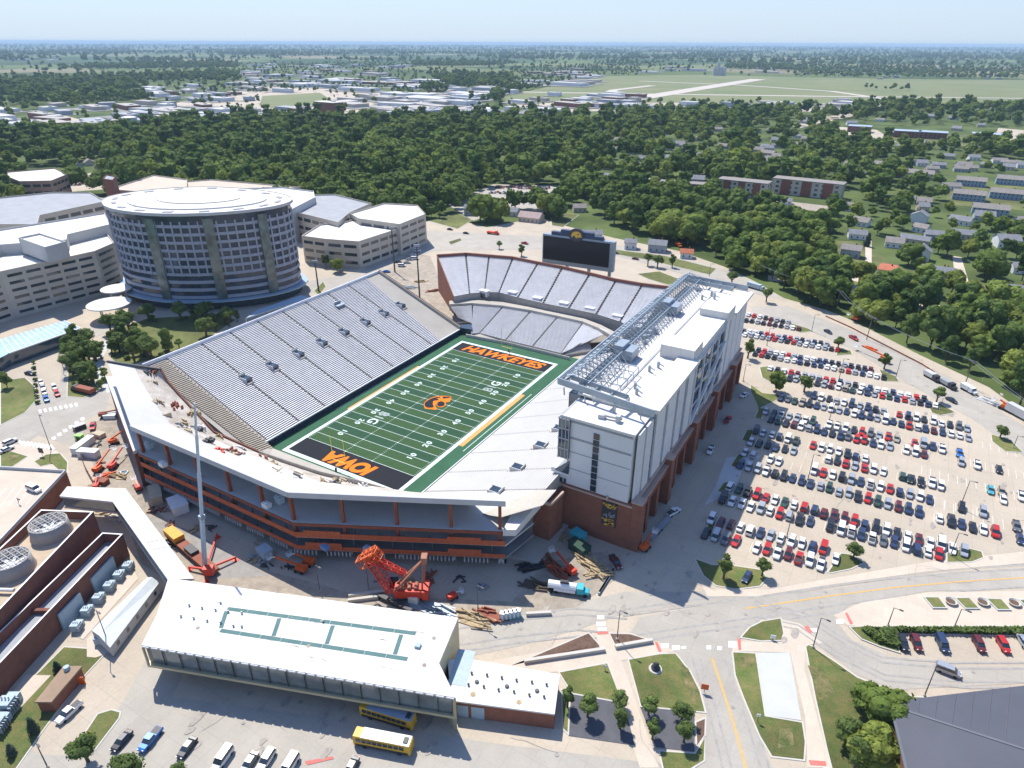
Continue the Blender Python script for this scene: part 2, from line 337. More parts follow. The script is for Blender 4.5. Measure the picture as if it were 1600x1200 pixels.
# ================================================================== GROUND
def farm_material():
    m = bpy.data.materials.new('countryside'); m.use_nodes = True; n = m.node_tree.nodes; l = m.node_tree.links; b = n['Principled BSDF']
    b.inputs['Roughness'].default_value = 0.95; b.inputs['Specular IOR Level'].default_value = 0.1
    tc = n.new('ShaderNodeTexCoord')
    mp = n.new('ShaderNodeMapping'); mp.inputs['Rotation'].default_value = (0, 0, 0.4); l.new(tc.outputs['Object'], mp.inputs['Vector'])
    vo = n.new('ShaderNodeTexVoronoi'); vo.distance = 'CHEBYCHEV'; vo.inputs['Scale'].default_value = 1/620; vo.inputs['Randomness'].default_value = 0.75
    l.new(mp.outputs[0], vo.inputs['Vector'])
    rp = n.new('ShaderNodeValToRGB'); rp.color_ramp.interpolation = 'CONSTANT'
    cols = [(0, (0.05, 0.085, 0.03)), (0.22, (0.12, 0.16, 0.055)), (0.42, (0.045, 0.075, 0.03)), (0.58, (0.17, 0.185, 0.075)), (0.74, (0.07, 0.11, 0.04)), (0.9, (0.24, 0.21, 0.13))]
    el = rp.color_ramp.elements; el[0].position = 0; el[0].color = (*cols[0][1], 1); el[1].position = cols[1][0]; el[1].color = (*cols[1][1], 1)
    for p, c in cols[2:]: e = el.new(p); e.color = (*c, 1)
    sp = n.new('ShaderNodeSeparateColor'); l.new(vo.outputs['Color'], sp.inputs[0]); l.new(sp.outputs[0], rp.inputs[0])
    near = n.new('ShaderNodeVectorMath'); near.operation = 'LENGTH'; l.new(tc.outputs['Object'], near.inputs[0])
    mr = n.new('ShaderNodeMapRange'); mr.inputs[1].default_value = 2600; mr.inputs[2].default_value = 4200; l.new(near.outputs['Value'], mr.inputs[0])
    no = n.new('ShaderNodeTexNoise'); no.inputs['Scale'].default_value = 0.02; no.inputs['Detail'].default_value = 8; l.new(tc.outputs['Object'], no.inputs['Vector'])
    r2 = n.new('ShaderNodeValToRGB'); r2.color_ramp.elements[0].position = 0.35; r2.color_ramp.elements[1].position = 0.65
    r2.color_ramp.elements[0].color = (0.06, 0.085, 0.028, 1); r2.color_ramp.elements[1].color = (0.12, 0.155, 0.05, 1); l.new(no.outputs[0], r2.inputs[0])
    mx = n.new('ShaderNodeMix'); mx.data_type = 'RGBA'; l.new(mr.outputs[0], mx.inputs['Factor']); l.new(r2.outputs[0], mx.inputs['A']); l.new(rp.outputs[0], mx.inputs['B'])
    l.new(mx.outputs['Result'], b.inputs['Base Color']); return m
gm = MB(); NR = 96; RAD = [0, 400, 1500, 6000, 42000]
gm.lathe((0, 0, 0), [(r, 0) for r in RAD[1:]], NR); gm.f = [tuple(f) for f in gm.f if len(f) == 4]; gm.m = [0]*len(gm.f)
gm.poly([(400*math.cos(2*math.pi*i/NR), 400*math.sin(2*math.pi*i/NR), 0) for i in range(NR)])
struct('ground', gm, farm_material())
PAVE = [(-400, 1500), (2100, 1500), (1950, 790), (1700, 660), (1600, 645), (1545, 605), (1440, 556), (1330, 500), (1290, 484), (1225, 466), (1180, 440), (1130, 416), (1060, 392), (1010, 382), (960, 372), (880, 352), (845, 340), (760, 355), (700, 340), (650, 348), (600, 352), (560, 340), (430, 335), (230, 320), (100, 300), (0, 345), (-300, 360)]
pv = MB(); pv.flat(GL(PAVE), 0.02); struct('pavement', pv, concrete)
# roads
rd = MB()
rd.flat(GL([(1700, 880), (1600, 884), (1500, 890), (1400, 901), (1290, 920), (1200, 934), (1130, 940), (1040, 950), (965, 962), (900, 985), (810, 1010), (715, 1030), (712, 975), (800, 955), (880, 945), (968, 915), (1010, 905), (1075, 780), (1120, 690), (1150, 620), (1172, 655), (1140, 720), (1100, 800), (1083, 870), (1098, 915), (1180, 935)][0:15]+[(790, 958), (880, 948), (975, 925), (1060, 925), (1180, 922), (1300, 908), (1450, 887), (1600, 872), (1700, 868)]), 0.05)
struct('road', rd, roadm)
def road(pts, z=0.055, m=roadm, name='road'): mb = MB(); mb.flat(GL(pts), z); return struct(name, mb, m)
road([(1000, 965), (1130, 940), (1290, 922), (1450, 898), (1700, 886), (1700, 920), (1600, 918), (1450, 924), (1330, 944), (1302, 965), (1330, 1000), (1400, 1030), (1500, 1042), (1700, 1045), (1700, 1066), (1600, 1068), (1400, 1078), (1340, 1055), (1280, 1010), (1245, 985), (1190, 966), (1150, 1000), (1142, 1018), (1150, 1070), (1200, 1185), (1240, 1260), (1080, 1260), (1105, 1130), (1100, 1080), (1060, 1022), (1030, 1002), (985, 988)], 0.062)
road([(1172, 480), (1230, 478), (1290, 500), (1380, 535), (1470, 585), (1560, 640), (1650, 700), (1650, 760), (1590, 705), (1520, 655), (1420, 600), (1330, 545), (1240, 505), (1180, 492)], 0.058)
road([(0, 640), (60, 618), (120, 610), (175, 600), (165, 640), (125, 660), (135, 700), (90, 690), (60, 680), (0, 720)], 0.058)
road([(85, 625), (95, 590), (96, 560), (105, 535), (130, 515), (190, 500), (200, 508), (140, 530), (112, 560), (108, 590), (112, 615)], 0.06)
road([(660, 360), (760, 365), (880, 372), (1000, 388), (1150, 425), (1230, 470), (1160, 455), (1090, 435), (1010, 412), (960, 400), (850, 390), (680, 392), (600, 420), (560, 440), (480, 460), (480, 440), (560, 425), (640, 385)], 0.06)
road([(0, 1130), (60, 1180), (130, 1180), (190, 1100), (245, 1000), (300, 920), (340, 925), (270, 1090), (500, 1120), (760, 1160), (1000, 1190), (1100, 1200), (1100, 1290), (-60, 1290)], 0.045)
# neighbourhood roads in the right distance
for p in ([(1296, 372), (1302, 405), (1330, 425), (1372, 436), (1368, 446), (1320, 436), (1290, 412), (1286, 372)],
          [(1488, 400), (1502, 402), (1520, 462), (1520, 470), (1496, 462)], [(1395, 470), (1600, 490), (1700, 520), (1700, 535), (1590, 508), (1400, 482)], [(1352, 375), (1362, 375), (1362, 440), (1352, 438)],
          [(1200, 430), (1290, 440), (1400, 458), (1400, 466), (1290, 450), (1200, 438)]):
    road(p, 0.06, walkm)
struct('courtyard', MB().flat(GL([(60, 1000), (95, 930), (170, 890), (215, 880), (255, 905), (150, 1010), (125, 1003)]), 0.05), concrete)
# construction ground round the north stand
struct('site_ground', MB().flat(GL([(128, 668), (175, 648), (200, 690), (225, 780), (300, 850), (430, 895), (560, 930), (800, 940), (850, 880), (950, 860), (962, 905), (900, 950), (800, 960), (640, 965), (450, 925), (300, 935), (220, 880), (190, 790), (160, 765), (148, 735)]), 0.065), dirt)
struct('site_ground', MB().flat(GL([(215, 800), (330, 905), (420, 900), (300, 830)]), 0.08), pathgrey)
struct('site_ground', MB().flat(GL([(588, 435), (640, 395), (672, 400), (700, 470), (715, 505), (680, 480)]), 0.07), dirt)
# plaza and walks
def sheet(name, px, z, m): return struct(name, MB().flat(GL(px), z), m)
sheet('sidewalk', [(700, 1045), (950, 1000), (1025, 1003), (1055, 1018), (985, 1030), (870, 1050), (720, 1060)], 0.08, walkm)
sheet('sidewalk', [(930, 990), (955, 988), (1030, 1200), (1000, 1200)], 0.085, walkm)
sheet('sidewalk', [(1142, 1003), (1225, 1003), (1222, 968), (1250, 975), (1290, 1005), (1258, 1008), (1258, 1050), (1298, 1200), (1262, 1200), (1258, 1120), (1235, 1020), (1145, 1018)], 0.085, walkm)
sheet('sidewalk', [(1302, 962), (1345, 942), (1450, 926), (1700, 922), (1700, 978), (1325, 978)], 0.085, walkm)
sheet('sidewalk', [(1092, 905), (1112, 921), (1200, 921), (1450, 878), (1600, 862), (1600, 880), (1450, 893), (1290, 915), (1180, 932), (1105, 932)], 0.075, walkm)
sheet('concrete_pad', [(1182, 1020), (1234, 1020), (1252, 1126), (1197, 1118)], 0.10, padm)
sheet('concrete_pad', [(1100, 790), (1145, 770), (1160, 735), (1190, 712), (1135, 715), (1118, 760)], 0.07, padm)
sheet('sidewalk', [(150, 535), (160, 535), (148, 560), (152, 590), (168, 615), (178, 610), (162, 590), (160, 560), (172, 540), (185, 530)], 0.09, padm)
sheet('sidewalk', [(170, 520), (205, 512), (330, 545), (290, 548), (200, 535)], 0.09, walkm)
sheet('sidewalk', [(0, 690), (90, 705), (110, 740), (0, 735)], 0.075, walkm)
# grass islands with kerbs
def island(px, z=0.14, m=grassm, kw=0.35, kerb=kerbm):
    p = ccw(GL(px))
    mb = MB(); mb.prism(p, 0.0, z); struct('kerb', mb, kerb)
    struct('grass', MB().flat(inset(p, kw), z+0.02), m)
for px in ([(1155, 997), (1170, 980), (1190, 970), (1221, 965), (1226, 990), (1222, 1002), (1190, 1003)],
           [(1143, 1018), (1182, 1020), (1197, 1118), (1255, 1128), (1260, 1160), (1258, 1190), (1205, 1184), (1185, 1150), (1160, 1090), (1147, 1055)],
           [(1257, 1010), (1263, 1006), (1300, 1030), (1340, 1058), (1390, 1078), (1430, 1088), (1480, 1090), (1500, 1250), (1310, 1250), (1290, 1170), (1272, 1090)],
           [(871, 1050), (950, 1035), (975, 1100), (893, 1085)], [(980, 1030), (1030, 1021), (1056, 1020), (1080, 1050), (1095, 1080), (1104, 1115), (1000, 1105)],
           [(876, 1075), (892, 1085), (889, 1150), (878, 1140)], [(1028, 1172), (1085, 1176), (1102, 1150), (1102, 1190), (1070, 1210), (1035, 1205)],
           [(1084, 872), (1112, 882), (1150, 884), (1190, 890), (1200, 904), (1188, 917), (1150, 922), (1118, 916), (1098, 900)],
           [(1291, 895), (1313, 864), (1330, 866), (1352, 880), (1330, 890), (1300, 896)],
           [(1478, 864), (1508, 855), (1535, 862), (1538, 872), (1520, 879), (1478, 880)],
           [(1185, 640), (1230, 618), (1192, 614), (1172, 600), (1172, 612)], [(1186, 574), (1200, 572), (1222, 590), (1208, 600), (1190, 590)],
           [(1235, 505), (1262, 513), (1272, 518), (1250, 520), (1236, 515)], [(1310, 545), (1330, 548), (1332, 554), (1305, 556)], [(1372, 576), (1400, 588), (1406, 597), (1382, 596)],
           [(1445, 625), (1470, 632), (1494, 645), (1470, 650), (1455, 645)], [(1547, 678), (1580, 688), (1600, 708), (1570, 706), (1549, 690)],
           [(0, 595), (40, 590), (56, 605), (58, 625), (40, 645), (0, 665)], [(0, 700), (22, 706), (45, 713), (20, 730), (0, 731)], [(52, 722), (72, 710), (95, 708), (107, 722), (106, 738), (90, 735), (80, 726), (62, 730)],
           [(104, 620), (106, 575), (115, 545), (150, 538), (142, 562), (150, 600), (158, 608), (130, 622)],
           [(170, 520), (190, 512), (230, 498), (340, 490), (370, 500), (300, 545), (245, 560), (190, 575), (172, 560)],
           [(12, 1090), (60, 1050), (100, 1010), (172, 1015), (130, 1060), (70, 1140), (0, 1240), (-40, 1240), (-30, 1150)],
           [(115, 1170), (152, 1115), (175, 1108), (190, 1112), (188, 1122), (150, 1172)],
           [(490, 455), (505, 440), (510, 448), (498, 462)], [(669, 345), (715, 333), (738, 344), (715, 358)], [(700, 378), (720, 372), (722, 376), (704, 383)], [(860, 340), (885, 332), (905, 336), (880, 355), (862, 352)],
           [(960, 390), (1040, 400), (1120, 420), (1110, 430), (1020, 408), (965, 398)], [(995, 428), (1030, 424), (1066, 438), (1045, 446), (1012, 436)],
           [(1098, 838), (1107, 815), (1121, 810), (1112, 840)], [(1120, 768), (1130, 754), (1142, 752), (1132, 772)], [(1141, 728), (1152, 710), (1164, 710), (1156, 734)], [(1158, 688), (1166, 672), (1178, 671), (1172, 692)], [(1178, 654), (1185, 638), (1197, 638), (1190, 656)]):
    island(px)
island([(1325, 980), (1340, 979), (1700, 978), (1700, 996), (1400, 992), (1407, 1022), (1375, 1012), (1345, 1000)], 0.3)
island([(800, 1040), (840, 1022), (920, 988), (938, 1008), (940, 1016), (818, 1035)], 0.16, mulch); island([(950, 989), (985, 990), (1024, 1003), (960, 1010)], 0.16, mulch)
island([(1085, 1128), (1104, 1120), (1103, 1150), (1088, 1170)], 0.14, mulch)
for px in ([(1442, 934), (1466, 934), (1480, 952), (1457, 952)], [(1490, 935), (1514, 935), (1531, 953), (1508, 953)], [(1539, 936), (1564, 937), (1580, 955), (1558, 955)], [(1590, 938), (1620, 938), (1635, 956), (1608, 956)]):
    island(px, 0.45, kw=0.3, kerb=padm)
sheet('plaza', [(893, 1085), (975, 1100), (992, 1165), (888, 1150)], 0.11, asphaltm); sheet('plaza', [(1000, 1105), (1085, 1110), (1085, 1175), (1025, 1168)], 0.11, asphaltm)
for px in ([(1044, 1115), (1085, 1040), (1100, 1065), (1103, 1110), (1080, 1112)][0:0] or [(1058, 1035), (1075, 1045), (1093, 1085), (1088, 1108), (1075, 1080)], [(1262, 1040), (1285, 1045), (1305, 1085), (1280, 1095)], [(1218, 1140), (1238, 1138), (1240, 1165), (1215, 1170)], [(1157, 1028), (1178, 1028), (1178, 1042), (1158, 1042)], [(15, 712), (30, 712), (28, 722), (12, 722)]):
    sheet('grass', px, 0.175, dryg)
# markings
def stripes(px, wd, z, m, name='road_marking'): struct(name, band(GL(px), wd, z), m)
stripes([(1700, 898), (1600, 903), (1500, 909), (1400, 918), (1300, 931), (1200, 946), (1165, 951)], 0.45, 0.085, yellow)
stripes([(1112, 1028), (1125, 1065), (1143, 1120), (1160, 1180), (1175, 1240)], 0.5, 0.085, yellow)
mb = MB()
for a, b in [((1033, 1006), (1045, 1012)), ((1050, 1009), (1062, 1016)), ((1064, 1010), (1072, 1014)), ((1104, 1009), (1111, 1015)), ((1121, 1010), (1128, 1016)), ((1138, 1002), (1150, 1012)),
             ((1307, 968), (1318, 975)), ((1265, 982), (1276, 988)), ((1286, 1200), (1296, 1206)), ((933, 962), (944, 968)), ((932, 972), (946, 979)), ((934, 981), (948, 986))]:
    x0, y0 = a; x1, y1 = b; mb.flat(GL([(x0, y0), (x1, y0), (x1, y1), (x0, y1)]), 0.09)
for i in range(8): mb.flat(GL([(60+i*8, 641-i*1.5), (64+i*8, 640-i*1.5), (66+i*8, 645-i*1.5), (62+i*8, 646-i*1.5)]), 0.09)
for i in range(6): mb.flat(GL([(80+i*9, 684-i*6), (86+i*9, 682-i*6), (88+i*9, 686-i*6), (82+i*9, 688-i*6)]), 0.09)
for i in range(9): mb.flat(GL([(28+i*6, 690+i*.8), (32+i*6, 688+i*.8), (38+i*6, 695+i*.8), (34+i*6, 697+i*.8)]), 0.09)
struct('crosswalk', mb, white)
mb = MB()
for q in ([(1023, 1004), (1027, 1003), (1034, 1018), (1029, 1019)], [(1152, 999), (1157, 998), (1158, 1016), (1154, 1016)], [(1320, 958), (1324, 958), (1333, 975), (1328, 976)], [(1256, 980), (1262, 978), (1270, 988), (1265, 990)], [(932, 988), (950, 987), (951, 991), (934, 992)], [(1263, 1188), (1290, 1190), (1291, 1197), (1266, 1196)], [(476, 1190), (520, 1182), (522, 1186), (480, 1196)]):
    mb.flat(GL(q), 0.12)
struct('tactile_pad', mb, redpad)
wear = mat('tyre wear', (0.335, 0.315, 0.285), 0.85, 0.12, 0.5, fine=0.1); tar = mat('crack sealant', (0.32, 0.30, 0.27), 0.8, 0.1, 1.0); oil = mat('oil stain', (0.345, 0.31, 0.265), 0.8, 0.2, 0.8)
def offset_line(P, d):
    out = []
    for i in range(len(P)):
        a = Vector(P[max(0, i-1)]).to_2d(); b = Vector(P[min(len(P)-1, i+1)]).to_2d(); q = (b-a).normalized(); out.append((P[i][0]-q.y*d, P[i][1]+q.x*d))
    return out
wb = MB(); zk = 0.072
for P, offs in ((GL([(1700, 898), (1600, 903), (1500, 909), (1400, 918), (1300, 931), (1200, 946), (1130, 956), (1060, 966), (980, 978)]), (-5.2, -3.2, 3.2, 5.2)), (GL([(1112, 1028), (1125, 1065), (1143, 1120), (1160, 1180), (1175, 1240)]), (-4.6, -2.9, 2.9, 4.6)),
                (GL([(700, 990), (800, 975), (900, 965), (980, 972)]), (-6, -4, 1, 3)), (GL([(1700, 1055), (1500, 1055), (1380, 1045), (1310, 1010), (1250, 970), (1180, 955)]), (-3.4, -1.8, 1.8, 3.4))):
    for d in offs:
        zk += .0012; band(offset_line(P, d), .55, zk, wb)
struct('tyre_marks', wb, wear)
rw = random.Random(31); cb = MB()
for (x0, y0, x1, y1, n) in ((1110, 560, 1590, 880, 16), (700, 960, 1080, 1010, 3), (280, 1080, 1080, 1190, 7), (1240, 880, 1590, 930, 5), (0, 560, 200, 700, 6), (980, 840, 1080, 960, 4)):
    for k in range(n):
        x, y = G2(rw.uniform(x0, x1), rw.uniform(y0, y1)); a = rw.choice([0.03, 1.57, .45, -1.1]); pts_ = [(x, y)]
        for j in range(rw.randint(3, 8)): a += rw.uniform(-.25, .25); x += math.cos(a)*rw.uniform(.8, 2.2); y += math.sin(a)*rw.uniform(.8, 2.2); pts_.append((x, y))
        zk += .0004; band(pts_, rw.uniform(.05, .11), zk, cb)
struct('sealed_cracks', cb, tar)
ob = MB()
for (x0, y0, x1, y1, n) in ((1130, 560, 1590, 880, 110), (280, 1080, 700, 1190, 30), (960, 850, 1080, 960, 16), (800, 940, 1300, 1000, 18)):
    for k in range(n):
        x, y = G2(rw.uniform(x0, x1), rw.uniform(y0, y1)); R0 = rw.uniform(.25, .9); ex = rw.uniform(1, 2.5); zk += .0002
        ob.flat([(x+R0*math.cos(t*.785)*rw.uniform(.7, 1.2), y+R0*ex*math.sin(t*.785)*rw.uniform(.7, 1.2)) for t in range(8)], zk)
struct('oil_stains', ob, oil)
mh = MB()
for px in ((905-0, 975), (1165, 960), (1290, 925), (1120, 985), (1145, 1105), (100, 640), (75, 660), (1010, 915), (1420, 905), (1520, 1010+40), (380, 1130), (640, 1050+140), (870, 1180), (430, 925)):
    x, y = G2(*px); mh.flat([(x+.42*math.cos(t*.628), y+.42*math.sin(t*.628)) for t in range(10)], zk+.004)
struct('manhole_covers', mh, tar)
# ================================================================== FOOTBALL FIELD
W, L = 48.77, 109.728; YD = 0.9144
fz = 0.09
struct('field_surround', MB().flat([(-7, -3.2), (58, -3.2), (58, 121), (-7, 121)], fz), turfo)
mb = MB()
for i in range(20):
    y = 10*YD+i*5*YD; mb.flat([(0, y), (W, y), (W, y+5*YD), (0, y+5*YD)], fz+.01, (i//1) % 2 if i not in (0, 19) else 1)
struct('football_field', mb, [turfd, turfl])
struct('end_zone', MB().flat([(0, 0), (W, 0), (W, 10*YD), (0, 10*YD)], fz+.012), turfk)
struct('end_zone', MB().flat([(0, L-10*YD), (W, L-10*YD), (W, L), (0, L)], fz+.012), turfk)
mb = MB(); zz = fz+.025
def rect(mb, x0, y0, x1, y1, z): mb.poly([(x0, y0, z), (x1, y0, z), (x1, y1, z), (x0, y1, z)])
rect(mb, -1.5, 0, 0, L, zz); rect(mb, W, 0, W+1.5, L, zz); rect(mb, -1.5, -1.7, W+1.5, 0, zz); rect(mb, -1.5, L, W+1.5, L+1.5, zz)
for i in range(21):
    y = 10*YD+i*5*YD; rect(mb, 0, y-.09, W, y+.09, zz)
    for x in (18.29, W-18.29):
        rect(mb, x-.3, y-.25, x+.3, y+.25, zz+.004)
for i in range(100):
    y = (10+i)*YD
    if i % 5:
        for x in (18.29, W-18.29): rect(mb, x-.32, y-.06, x+.32, y+.06, zz)
        for x in (0.5, W-0.5): rect(mb, x-.35, y-.05, x+.35, y+.05, zz)
struct('yard_lines', mb, turfw)
mb = MB(); rect(mb, -2.4, 32.5, -1.52, 77.8, zz); rect(mb, W+1.52, 32.5, W+3.3, 77.8, zz); struct('sideline_stripe', mb, turfs)
mb = MB(); rect(mb, W+5.0, 30, W+5.25, 80, zz); rect(mb, -6.0, 30, -5.8, 80, zz); struct('sideline_stripe', mb, turfw)
def text_obj(name, s, size, mtx, m, ext=0.0, shear=0.0, offset=0.0, sx=1.0, parent=None, **kw):
    cu = bpy.data.curves.new(name, 'FONT'); cu.body = s; cu.size = size; cu.align_x = 'CENTER'; cu.align_y = 'CENTER'; cu.extrude = ext; cu.shear = shear; cu.offset = offset
    to = bpy.data.objects.new(name+'_c', cu); COL.objects.link(to); bpy.context.view_layer.update()
    me = bpy.data.meshes.new_from_object(to.evaluated_get(bpy.context.evaluated_depsgraph_get()))
    bpy.data.objects.remove(to); me.materials.clear(); me.materials.append(m)
    me.transform(mtx @ Matrix.Diagonal((sx, 1, 1, 1)))
    if parent is not None: me.transform(Matrix.Translation(-OFF[parent.name]))
    o = link(bpy.data.objects.new(name, me)); o.parent = parent
    for k, v in kw.items(): o[k] = v
    return o
def onfield(x, y, rz, z=fz+.04): return Matrix.Translation((x, y, z)) @ Matrix.Rotation(rz, 4, 'Z')
for i, nn in enumerate([10, 20, 30, 40, 50, 40, 30, 20, 10]):
    y = (20+i*10)*YD; s = str(nn); s = s[0]+' '+s[1]
    text_obj('yard_number', s, 3.0, onfield(8.4, y, -math.pi/2), turfw, offset=0.10, kind='structure')
    text_obj('yard_number', s, 3.0, onfield(W-8.4, y, math.pi/2), turfw, offset=0.10, kind='structure')
text_obj('end_zone_lettering', 'HAWKEYES', 8.3, onfield(W/2, L-4.6, 0), turfor, offset=0.30, shear=0.28, sx=0.96, kind='structure')
text_obj('end_zone_lettering', 'IOWA', 8.0, onfield(24.9, 4.2, math.pi), turfor, offset=0.48, shear=0.25, sx=.92, kind='structure')
for x, y, rz in ((12.6, 32.8, -math.pi/2), (W-12.2, 78.2, math.pi/2)):
    text_obj('conference_mark', 'B1', 5.6, onfield(x, y, rz) @ Matrix.Translation((-2.4, 0, 0)), turfg, offset=0.12, kind='structure')
    text_obj('conference_mark', 'G', 5.6, onfield(x, y, rz) @ Matrix.Translation((2.6, 0, 0)), turfw, offset=0.12, kind='structure')
# midfield emblem traced from the photograph (pixel outline laid on the turf)
def pxs(pts): return [(650+a/22.857, 605+b/22.857) for a, b in pts]
def emb(pts, z, m): struct('midfield_emblem', MB().flat(GL(pxs(pts)), z), m)
emb([(285, 610), (300, 560), (400, 470), (520, 400), (640, 355), (760, 330), (900, 318), (1060, 322), (1240, 335), (1265, 380), (1235, 470), (1200, 530), (1060, 550), (1060, 640), (1020, 690), (900, 730), (790, 710), (740, 660), (735, 600), (690, 640), (700, 720), (780, 790), (700, 815), (560, 800), (420, 785), (320, 770), (290, 700)], fz+.045, turfor)
emb([(305, 620), (325, 560), (430, 478), (560, 408), (700, 366), (870, 350), (860, 385), (700, 415), (800, 425), (790, 480), (650, 490), (610, 520), (598, 620), (640, 705), (600, 740), (420, 745), (325, 705)], fz+.075, turfk)
emb([(765, 560), (870, 510), (980, 530), (1030, 600), (1000, 670), (880, 705), (790, 690), (755, 640)], fz+.075, turfk)
emb([(940, 345), (1225, 347), (1235, 380), (1060, 412), (970, 420)], fz+.075, turfk)
# ================================================================== STADIUM
def lerp(a, b, t): return tuple(a[i]+(b[i]-a[i])*t for i in range(len(a)))
def seats(root, b0, b1, t1, t0, n, ms, thick=0.42, name='seating_section', st=.5):
    """stepped rows between bottom edge b0-b1 and top edge t0-t1, a bench board along every step"""
    mb = MB()
    for r in range(n):
        A = lerp(b0, t0, r/n); B = lerp(b1, t1, r/n); A2 = lerp(b0, t0, (r+1)/n); B2 = lerp(b1, t1, (r+1)/n); z = A[2]; zb = B[2]
        mb.poly([(A[0], A[1], z), (B[0], B[1], zb), (B2[0], B2[1], zb), (A2[0], A2[1], z)], 0)
        mb.poly([(A2[0], A2[1], z), (B2[0], B2[1], zb), B2, A2], 0)
        p = lerp(A, A2, st); q = lerp(B, B2, st); p2 = lerp(A, A2, st+thick); q2 = lerp(B, B2, st+thick); h = 0.42
        hz = z+h; hb = zb+h
        mb.poly([(p[0], p[1], hz), (q[0], q[1], hb), (q2[0], q2[1], hb), (p2[0], p2[1], hz)], 1)
        mb.poly([(p[0], p[1], hz-.12), (q[0], q[1], hb-.12), (q[0], q[1], hb), (p[0], p[1], hz)], 1)
    return part(name, mb, ms, root)
def aisle(root, b0, b1, t1, t0, m, n=30):
    mb = MB()
    for r in range(n):
        A = lerp(b0, t0, r/n); B = lerp(b1, t1, r/n); A2 = lerp(b0, t0, (r+1)/n); B2 = lerp(b1, t1, (r+1)/n); z = A[2]+.1
        mb.poly([(A[0], A[1], z), (B[0], B[1], z), (B2[0], B2[1], z), (A2[0], A2[1], z)])
        mb.poly([(A2[0], A2[1], z), (B2[0], B2[1], z), (B2[0], B2[1], A2[2]+.1), (A2[0], A2[1], A2[2]+.1)])
    return part('aisle', mb, m, root)
aislem = mat('aisle concrete', (0.17, 0.155, 0.14), 0.9, 0.12, 0.6, fine=0.05)
aislel = mat('worn aisle concrete', (0.36, 0.34, 0.31), 0.9, 0.1, 0.6, fine=0.05)
# ---- east grandstand (left of the field)
es = thing('grandstand', 'long silver bench grandstand on the left side of the football field', 'grandstand', (-30, 57, 0))
XF, ZF, XB, ZB = -7.5, 2.6, -56.0, 23.0
def ep(x, y): return (x, y, ZF+(XF-x)*(ZB-ZF)/(XF-XB))
ys = [-3.0]+[13.0+13.4*i for i in range(8)]
ys = [-2.6, 12.8, 26.2, 40.2, 53.8, 67.4, 81.4, 95.2]
for i in range(len(ys)-1):
    a, b = ys[i]+.45, ys[i+1]-.45
    seats(es, ep(XF, b), ep(XF, a), ep(XB, a), ep(XB, b), 62, [tread, alum])
    aisle(es, ep(XF, b+.9), ep(XF, b), ep(XB, b), ep(XB, b+.9), aislem)
# far section with bare tan concrete beyond it, near section of old tan benches
seats(es, ep(XF, 102.0), ep(XF, 95.7), ep(XB, 95.7), ep(XB, 108.5), 62, [tread, alum])
part('bare_terrace', MB().poly([ep(XF, 102.0), ep(XF, 117.8), ep(-30, 118.0), ep(XB, 118.5), ep(XB, 108.5)]), bareb, es)
seats(es, ep(-3.6, -3.2), ep(-4.6, -9.2), ep(XB+.5, -10.8), ep(XB+.5, -3.2), 62, [treadb, woodb])
aisle(es, ep(XF+1, -2.7), ep(XF+1, -3.3), ep(XB, -3.3), ep(XB, -2.7), treadb)
# body under the seats
mb = MB()
prof = [(XF, 0), (XB-1.2, 0), (XB-1.2, ZB+.1), (XB, ZB-.2), (XF, ZF-.25)]
y0, y1 = -11.5, 118.2
for i in range(len(prof)):
    p, q = prof[i], prof[(i+1) % len(prof)]; mb.poly([(p[0], y0, p[1]-.05), (p[0], y1, p[1]-.05), (q[0], y1, q[1]-.05), (q[0], y0, q[1]-.05)])
mb.poly([(p[0], y0, p[1]) for p in prof]); mb.poly([(p[0], y1, p[1]) for p in prof[::-1]])
part('stand_body', mb, bareb, es)
mb = MB(); mb.beam((XB-.6, y0, ZB+.6), (XB-.6, y1, ZB+.6), .35, 1.3); part('back_rail', mb, alum, es)
mb = MB(); mb.beam((XF+.2, y1+.2, ZF+.6), (XB-.6, y1+.2, ZB+.8), .5, 1.5); part('end_wall', mb, bareb, es)
mb = MB(); mb.beam((XF+.2, y1+.6, ZF+.7), (XB-.6, y1+.6, ZB+.9), .3, 1.7); part('end_coping', mb, brickd, es)
mb = MB(); mb.box((-7.1, 57.5, 0), (.5, 121, 2.2)); part('field_wall', mb, navy, es)
mb = MB(); mb.box((-7.2, 57.5, 2.2), (.45, 121, .5)); part('front_rail', mb, white, es)
def portal(root, x, y, z, dx, m=None, s=1.0):
    """open-topped stair mouth: two side walls, a back wall and a dark well"""
    p = thing_part = link(bpy.data.objects.new('entry_portal', None)); p.parent = root; p.location = Vector((x, y, z))-OFF[root.name]; OFF[p.name] = Vector((x, y, z))
    part('stair_well', MB().box((x-dx*.2, y, z-.3), (4.4*s, 3.2*s, 1.0)), glass, p)
    mb = MB()
    mb.box((x, y-1.7*s, z-1.5), (4.8*s, .2, 2.3)); mb.box((x, y+1.7*s, z-1.5), (4.8*s, .2, 2.3)); mb.box((x-dx*2.3*s, y, z-1), (.25, 3.5*s, 2.6))
    part('parapet', mb, m or benchw, p)
    part('landing', MB().box((x+dx*2.6*s, y, z-1.6), (1.4, 3.6*s, .7)), walkm, p)
for y in (-1.0, 12.8, 25.8, 39.6, 53, 66.6, 80.6, 93.6, 106.1):
    if y > 0: portal(es, -33.5, y, 13.75, 1, None, .84)
mb = MB(); mb.box((-47.5, 79.5, 19.6), (3.2, 5, .5)); mb.box((-48.6, 79.5, 19.8), (.4, 4, 1.6)); part('camera_platform', mb, steel, es)
